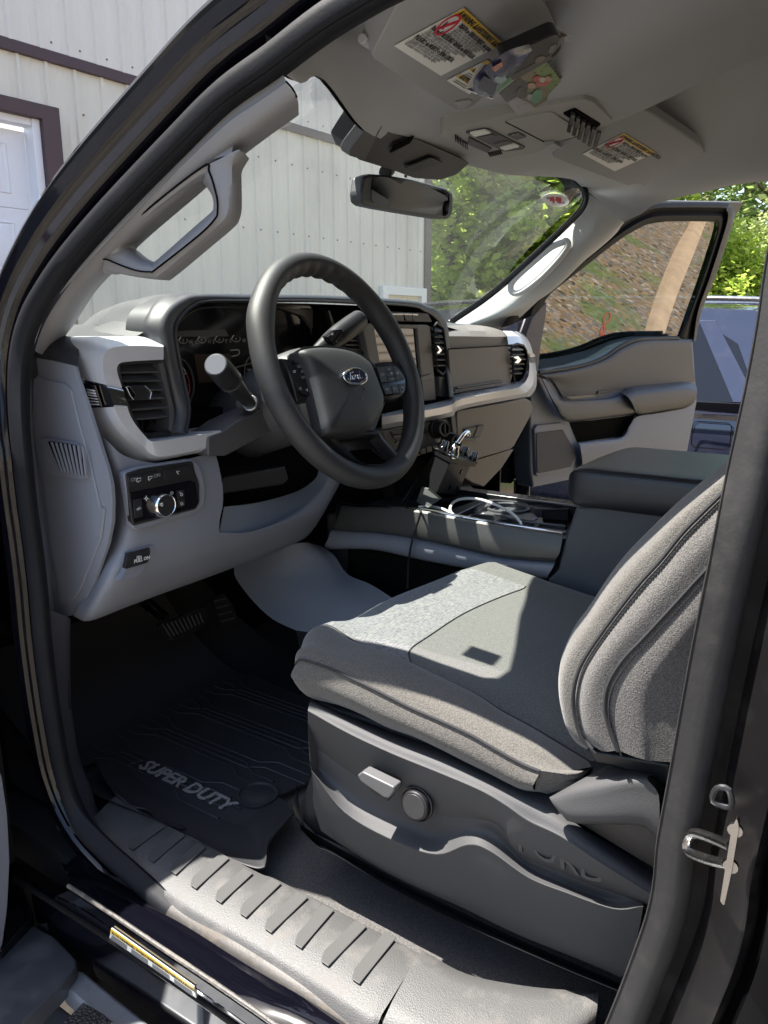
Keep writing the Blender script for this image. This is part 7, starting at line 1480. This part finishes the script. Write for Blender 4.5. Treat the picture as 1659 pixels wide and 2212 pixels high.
def tree(name, x, y, h, rad, lf, n, leaf, seed, label, z0=.22, droop=.0, gaps=1.):
    rnd = random.Random(seed); t = E(name, (x, y, 0), label, 'tree', 'trees beyond the building')
    base = Vector((x, y, 0)); tg = [(g_tube([base, base+Vector((rnd.uniform(-.2,.2),rnd.uniform(-.2,.2),h*.4)), base+Vector((rnd.uniform(-.3,.3),rnd.uniform(-.3,.3),h*.95))], .1, 8, 4, rad=[.018*h,.012*h,.003*h]), BARK)]
    v = []; f = []; cl = []
    nb_ = int(26*gaps)
    for k in range(nb_):
        zz = h*(z0+(.96-z0)*(k/nb_)**.9); prof_ = math.sin(math.pi*min(1,max(.08,(zz/h-z0+.12)/(1.08-z0))))**.7
        a = k*2.4+rnd.uniform(-.5,.5); r = rad*prof_*rnd.uniform(.55,1.)
        tipp = base+Vector((math.cos(a)*r, math.sin(a)*r, zz+r*.25-droop*r)); st_ = base+Vector((0,0,zz-h*.07))
        tg.append((g_tube([st_, st_.lerp(tipp,.5)+Vector((0,0,.1)), tipp], .03, 5, 2, rad=[.005*h,.003*h,.001*h]), BARK))
        for m_ in range(7):
            c_ = st_.lerp(tipp, rnd.uniform(.3,1.05))+Vector([rnd.gauss(0,rad*.13) for _ in range(3)]); cl.append((c_, rad*rnd.uniform(.10,.24)))
    for i in range(n):
        c_, rr_ = cl[int(rnd.random()*len(cl))]
        d = Vector([rnd.gauss(0,1) for _ in range(3)]); d.normalize(); p = c_+d*rr_*rnd.random()**.4*Vector((1,1,.7)).length/1.4
        s_ = leaf*rnd.uniform(.6,1.4); e1 = Vector([rnd.gauss(0,1) for _ in range(3)]).normalized(); e2 = e1.cross(Vector([rnd.gauss(0,1) for _ in range(3)])).normalized(); e1.z *= .6
        b = len(v); v += [p-e1*s_, p+e2*s_*.45, p+e1*s_, p-e2*s_*.45]; f.append((b,b+1,b+2,b+3))
    O('trunk', tg, t)
    me_ = O('crown', [((v, f), LF[lf])], t); 
    return t
def away(u, d): # ground place at distance d from camera in direction of photo column u
    r = ray(u, 707); r.z = 0; return CAM+r.normalized()*d
tl_ = [('broadleaf_tree', 985, 15, 7.5, 2.5, 0, 19000, .115, 'bright green tree right beside the building corner'),
       ('broadleaf_tree', 1130, 17, 8.5, 2.9, 0, 19000, .12, 'bright green full tree seen in the middle of the right windshield'),
       ('broadleaf_tree', 1275, 14.5, 6.6, 2.4, 0, 17000, .115, 'bright green tree behind the far windshield pillar'),
       ('slender_tree', 1420, 19, 7.6, 2.4, 1, 7000, .085, 'dark thin-leaved tree above the open passenger door'),
       ('slender_tree', 1505, 24, 11.5, 2.3, 2, 3600, .10, 'pale airy tree against the sky right of the door corner'),
       ('slender_tree', 1590, 21, 11.0, 2.3, 1, 5200, .09, 'tall dark slender tree above the blue car'),
       ('slender_tree', 1680, 19, 9.5, 2.4, 2, 5200, .09, 'pale slender tree at the right edge above the car'),
       ('round_shrub', 1555, 13.5, 2.9, 1.5, 0, 14000, .06, 'low bright green shrub just above the roof of the blue car'),
       ('round_shrub', 1650, 14.5, 3.2, 1.6, 2, 14000, .06, 'low pale shrub beside the bright one above the car roof'),
       ('round_shrub', 1470, 15.5, 3.3, 1.7, 0, 14000, .06, 'low green shrub mostly behind the passenger door frame'),
       ('broadleaf_tree', 1060, 25, 11, 3.6, 1, 26000, .12, 'dark green taller tree standing behind the bright ones'),
       ('broadleaf_tree', 1210, 27, 12, 3.8, 1, 26000, .12, 'dark tall tree behind the far windshield pillar trees')]
for k, (nm, u, d, h, r, lf, n, leaf, lab) in enumerate(tl_):
    p = away(u, d); tree(nm, p.x, p.y, h, r, lf, n, leaf, 40+k, lab, z0=.05 if 'shrub' in nm else (.10 if k < 3 else .18))
# distant wood as one mass
rnd = random.Random(5); v = []; f = []
for i in range(60000):
    u = rnd.uniform(850, 2300); d = rnd.uniform(34, 46); p = away(u, d); hh = (7.5 if u < 1330 else 4.6)+1.2*math.sin(u*.021)+.7*math.sin(u*.057); p.z = hh*rnd.random()**.8
    s_ = rnd.uniform(.14,.32); e1 = Vector([rnd.gauss(0,1) for _ in range(3)]).normalized(); e2 = e1.cross(Vector([rnd.gauss(0,1) for _ in range(3)])).normalized(); b = len(v); v += [p-e1*s_, p+e2*s_*.5, p+e1*s_, p-e2*s_*.5]; f.append((b,b+1,b+2,b+3))
tag(O('distant_wood', [((v, f), LF[1])]), 'green wood standing far behind the nearer trees', 'wood', kind='stuff')
# ---- parked car: body sections along its length (nose towards -y), seen side-on
PC = E('parked_car', (3.9,1.0,0), 'dark blue-grey parked station wagon with silver roof rail, behind the open passenger door', 'car')
CP = mat('slate_blue_paint', (.030,.034,.060), .15, metal=.3, coat=1., dust=(.15,8,(.12,.12,.13)))
X0 = 3.60; XM = 4.50
def crow(y, pts): return [Vector((x, y, z)) for x, z in pts]
low = []
for y, zt, inn_ in ((3.25,.95,.10),(3.05,1.08,.03),(2.2,1.10,0),(1.0,1.10,0),(0,1.08,0),(-.6,1.05,0),(-1.3,.98,.03),(-1.65,.85,.10),(-1.72,.6,.2)):
    low.append([Vector((X0+inn_+.10, y, .28)), Vector((X0+inn_+.01, y, .45)), Vector((X0+inn_-.02, y, .62)), Vector((X0+inn_-.015, y, .80)), Vector((X0+inn_+.0, y, zt-.16)), Vector((X0+inn_+.02, y, zt-.05)), Vector((X0+inn_+.06, y, zt)), Vector((XM, y, zt+.02)), Vector((2*XM-X0-inn_-.06, y, zt)), Vector((2*XM-X0-inn_, y, .7)), Vector((2*XM-X0-inn_-.1, y, .28))])
O('body', [(g_grid(low, 3, 3), CP)], PC, ang=40)
gh = []
for y, z, xi in ((3.1,1.12,.16),(2.9,1.40,.22),(2.65,1.68,.28),(2.1,1.735,.30),(1.2,1.75,.30),(.4,1.745,.30),(-.1,1.66,.28),(-.75,1.12,.14)):
    gh.append([Vector((X0+.06, y if z < 1.2 else y*.98, 1.09)), Vector((X0+.06+(xi-.06)*.5, y, 1.09+(z-1.09)*.5)), Vector((X0+xi-.03, y, z-.06)), Vector((X0+xi+.04, y, z-.01)), Vector((XM, y, z+.02)), Vector((2*XM-X0-xi, y, z-.04)), Vector((2*XM-X0-.06, y, 1.09))])
O('roof', [(g_grid(gh, 3, 3), CP)], PC, ang=40)
def side(y, z): t = (z-1.09)/.65; return Vector((X0+.052+.24*t-.012, y, z))
O('side_window', [(g_slab([side(*p) for p in ((2.62,1.16),(1.95,1.14),(1.95,1.62),(2.25,1.62),(2.45,1.5))], (.004,0,0)), BLKG)], PC, bev=.004)
O('side_window', [(g_slab([side(*p) for p in ((1.80,1.14),(.98,1.13),(.98,1.63),(1.80,1.63))], (.004,0,0)), BLKG)], PC, bev=.004)
O('side_window', [(g_slab([side(*p) for p in ((.86,1.13),(.02,1.12),(.12,1.35),(.45,1.60),(.86,1.63))], (.004,0,0)), BLKG)], PC, bev=.004)
O('roof_rail', [(g_tube([Vector((X0+.32,2.7,1.70)), Vector((X0+.31,2.5,1.765)), Vector((X0+.31,1.2,1.79)), Vector((X0+.31,.2,1.77)), Vector((X0+.32,.0,1.72))], .016, 8, 5), STEEL)], PC)
O('roof_rail', [(g_tube([Vector((2*XM-X0-.32,2.7,1.70)), Vector((2*XM-X0-.31,2.5,1.765)), Vector((2*XM-X0-.31,1.2,1.79)), Vector((2*XM-X0-.31,.2,1.77))], .016, 8, 5), STEEL)], PC)
O('window_strip', [(g_tube([side(2.66,1.135), side(1.3,1.105), side(-.3,1.10)], .008, 6, 4), STEEL)], PC)
O('fuel_door', [(g_tube([Vector((X0-.018,y,z)) for y, z in ((2.48,.88),(2.30,.88),(2.28,.90),(2.28,1.02),(2.30,1.04),(2.48,1.04),(2.50,1.02),(2.50,.90))], .003, 6, 1, closed=True), VOID)], PC)
O('body_seam', [(g_tube([Vector((X0-.012,.90,z)) for z in (.40,.7,1.02)], .003, 6, 2), VOID), (g_tube([Vector((X0-.012,1.88,z)) for z in (.60,.8,1.02)], .003, 6, 2), VOID)], PC)
O('door_handle', [(g_tube([Vector((X0-.03,1.10+0,1.0)), Vector((X0-.045,1.0,1.005)), Vector((X0-.045,.86,1.005)), Vector((X0-.02,.82,1.0))], .010, 8, 3), CP)], PC)
O('sill_cladding', [(g_slab([Vector((X0-.03,2.9,.26)), Vector((X0-.03,-1.3,.26)), Vector((X0-.03,-1.3,.45)), Vector((X0-.03,2.9,.45))], (.06,0,0)), BLK)], PC, bev=.01)
for y in (2.35, -.85):
    for x_, s in ((X0-.02, -1), (2*XM-X0+.02, 1)):
        wh = E('wheel', (x_, y, .34), par=PC); wh.location = Vector((x_, y, .34))-PC.location
        c_ = Vector((x_-s*.22, y, .34))
        O('tyre', [(g_cyl(c_, (s,0,0), .34, .22, 40, prof=[(.21,0),(.32,0),(.34,.03),(.34,.19),(.32,.22),(.21,.22)]), BLK)], wh)
        O('rim', [(g_cyl(c_, (s,0,0), .2, .2, 30, prof=[(0,.1),(.21,.1),(.21,.21),(.19,.20),(.06,.17),(0,.18)]), STEEL)], wh)

O('rear_pillar_band', [(g_slab([side(*p)+Vector((-.006,0,0)) for p in ((2.20,1.64),(2.30,1.64),(2.62,1.16),(2.48,1.16))], (.006,0,0)), CP)], PC, bev=.002)
O('belt_moulding', [(g_slab([Vector((X0+.03,y,z)) for y, z in ((2.66,1.10),(1.9,1.10),(1.9,1.155),(2.64,1.155))], (.02,0,0)), BLKG)], PC, bev=.003)
# the wagon points away from the viewer's left: turn it end for end
def turn(o, off):
    for c in o.children:
        if c.type == 'MESH':
            for v in c.data.vertices: v.co.y = off-v.co.y
            c.data.flip_normals()
        else:
            c.location.y = off-c.location.y; turn(c, 0.)
turn(PC, 1.35)
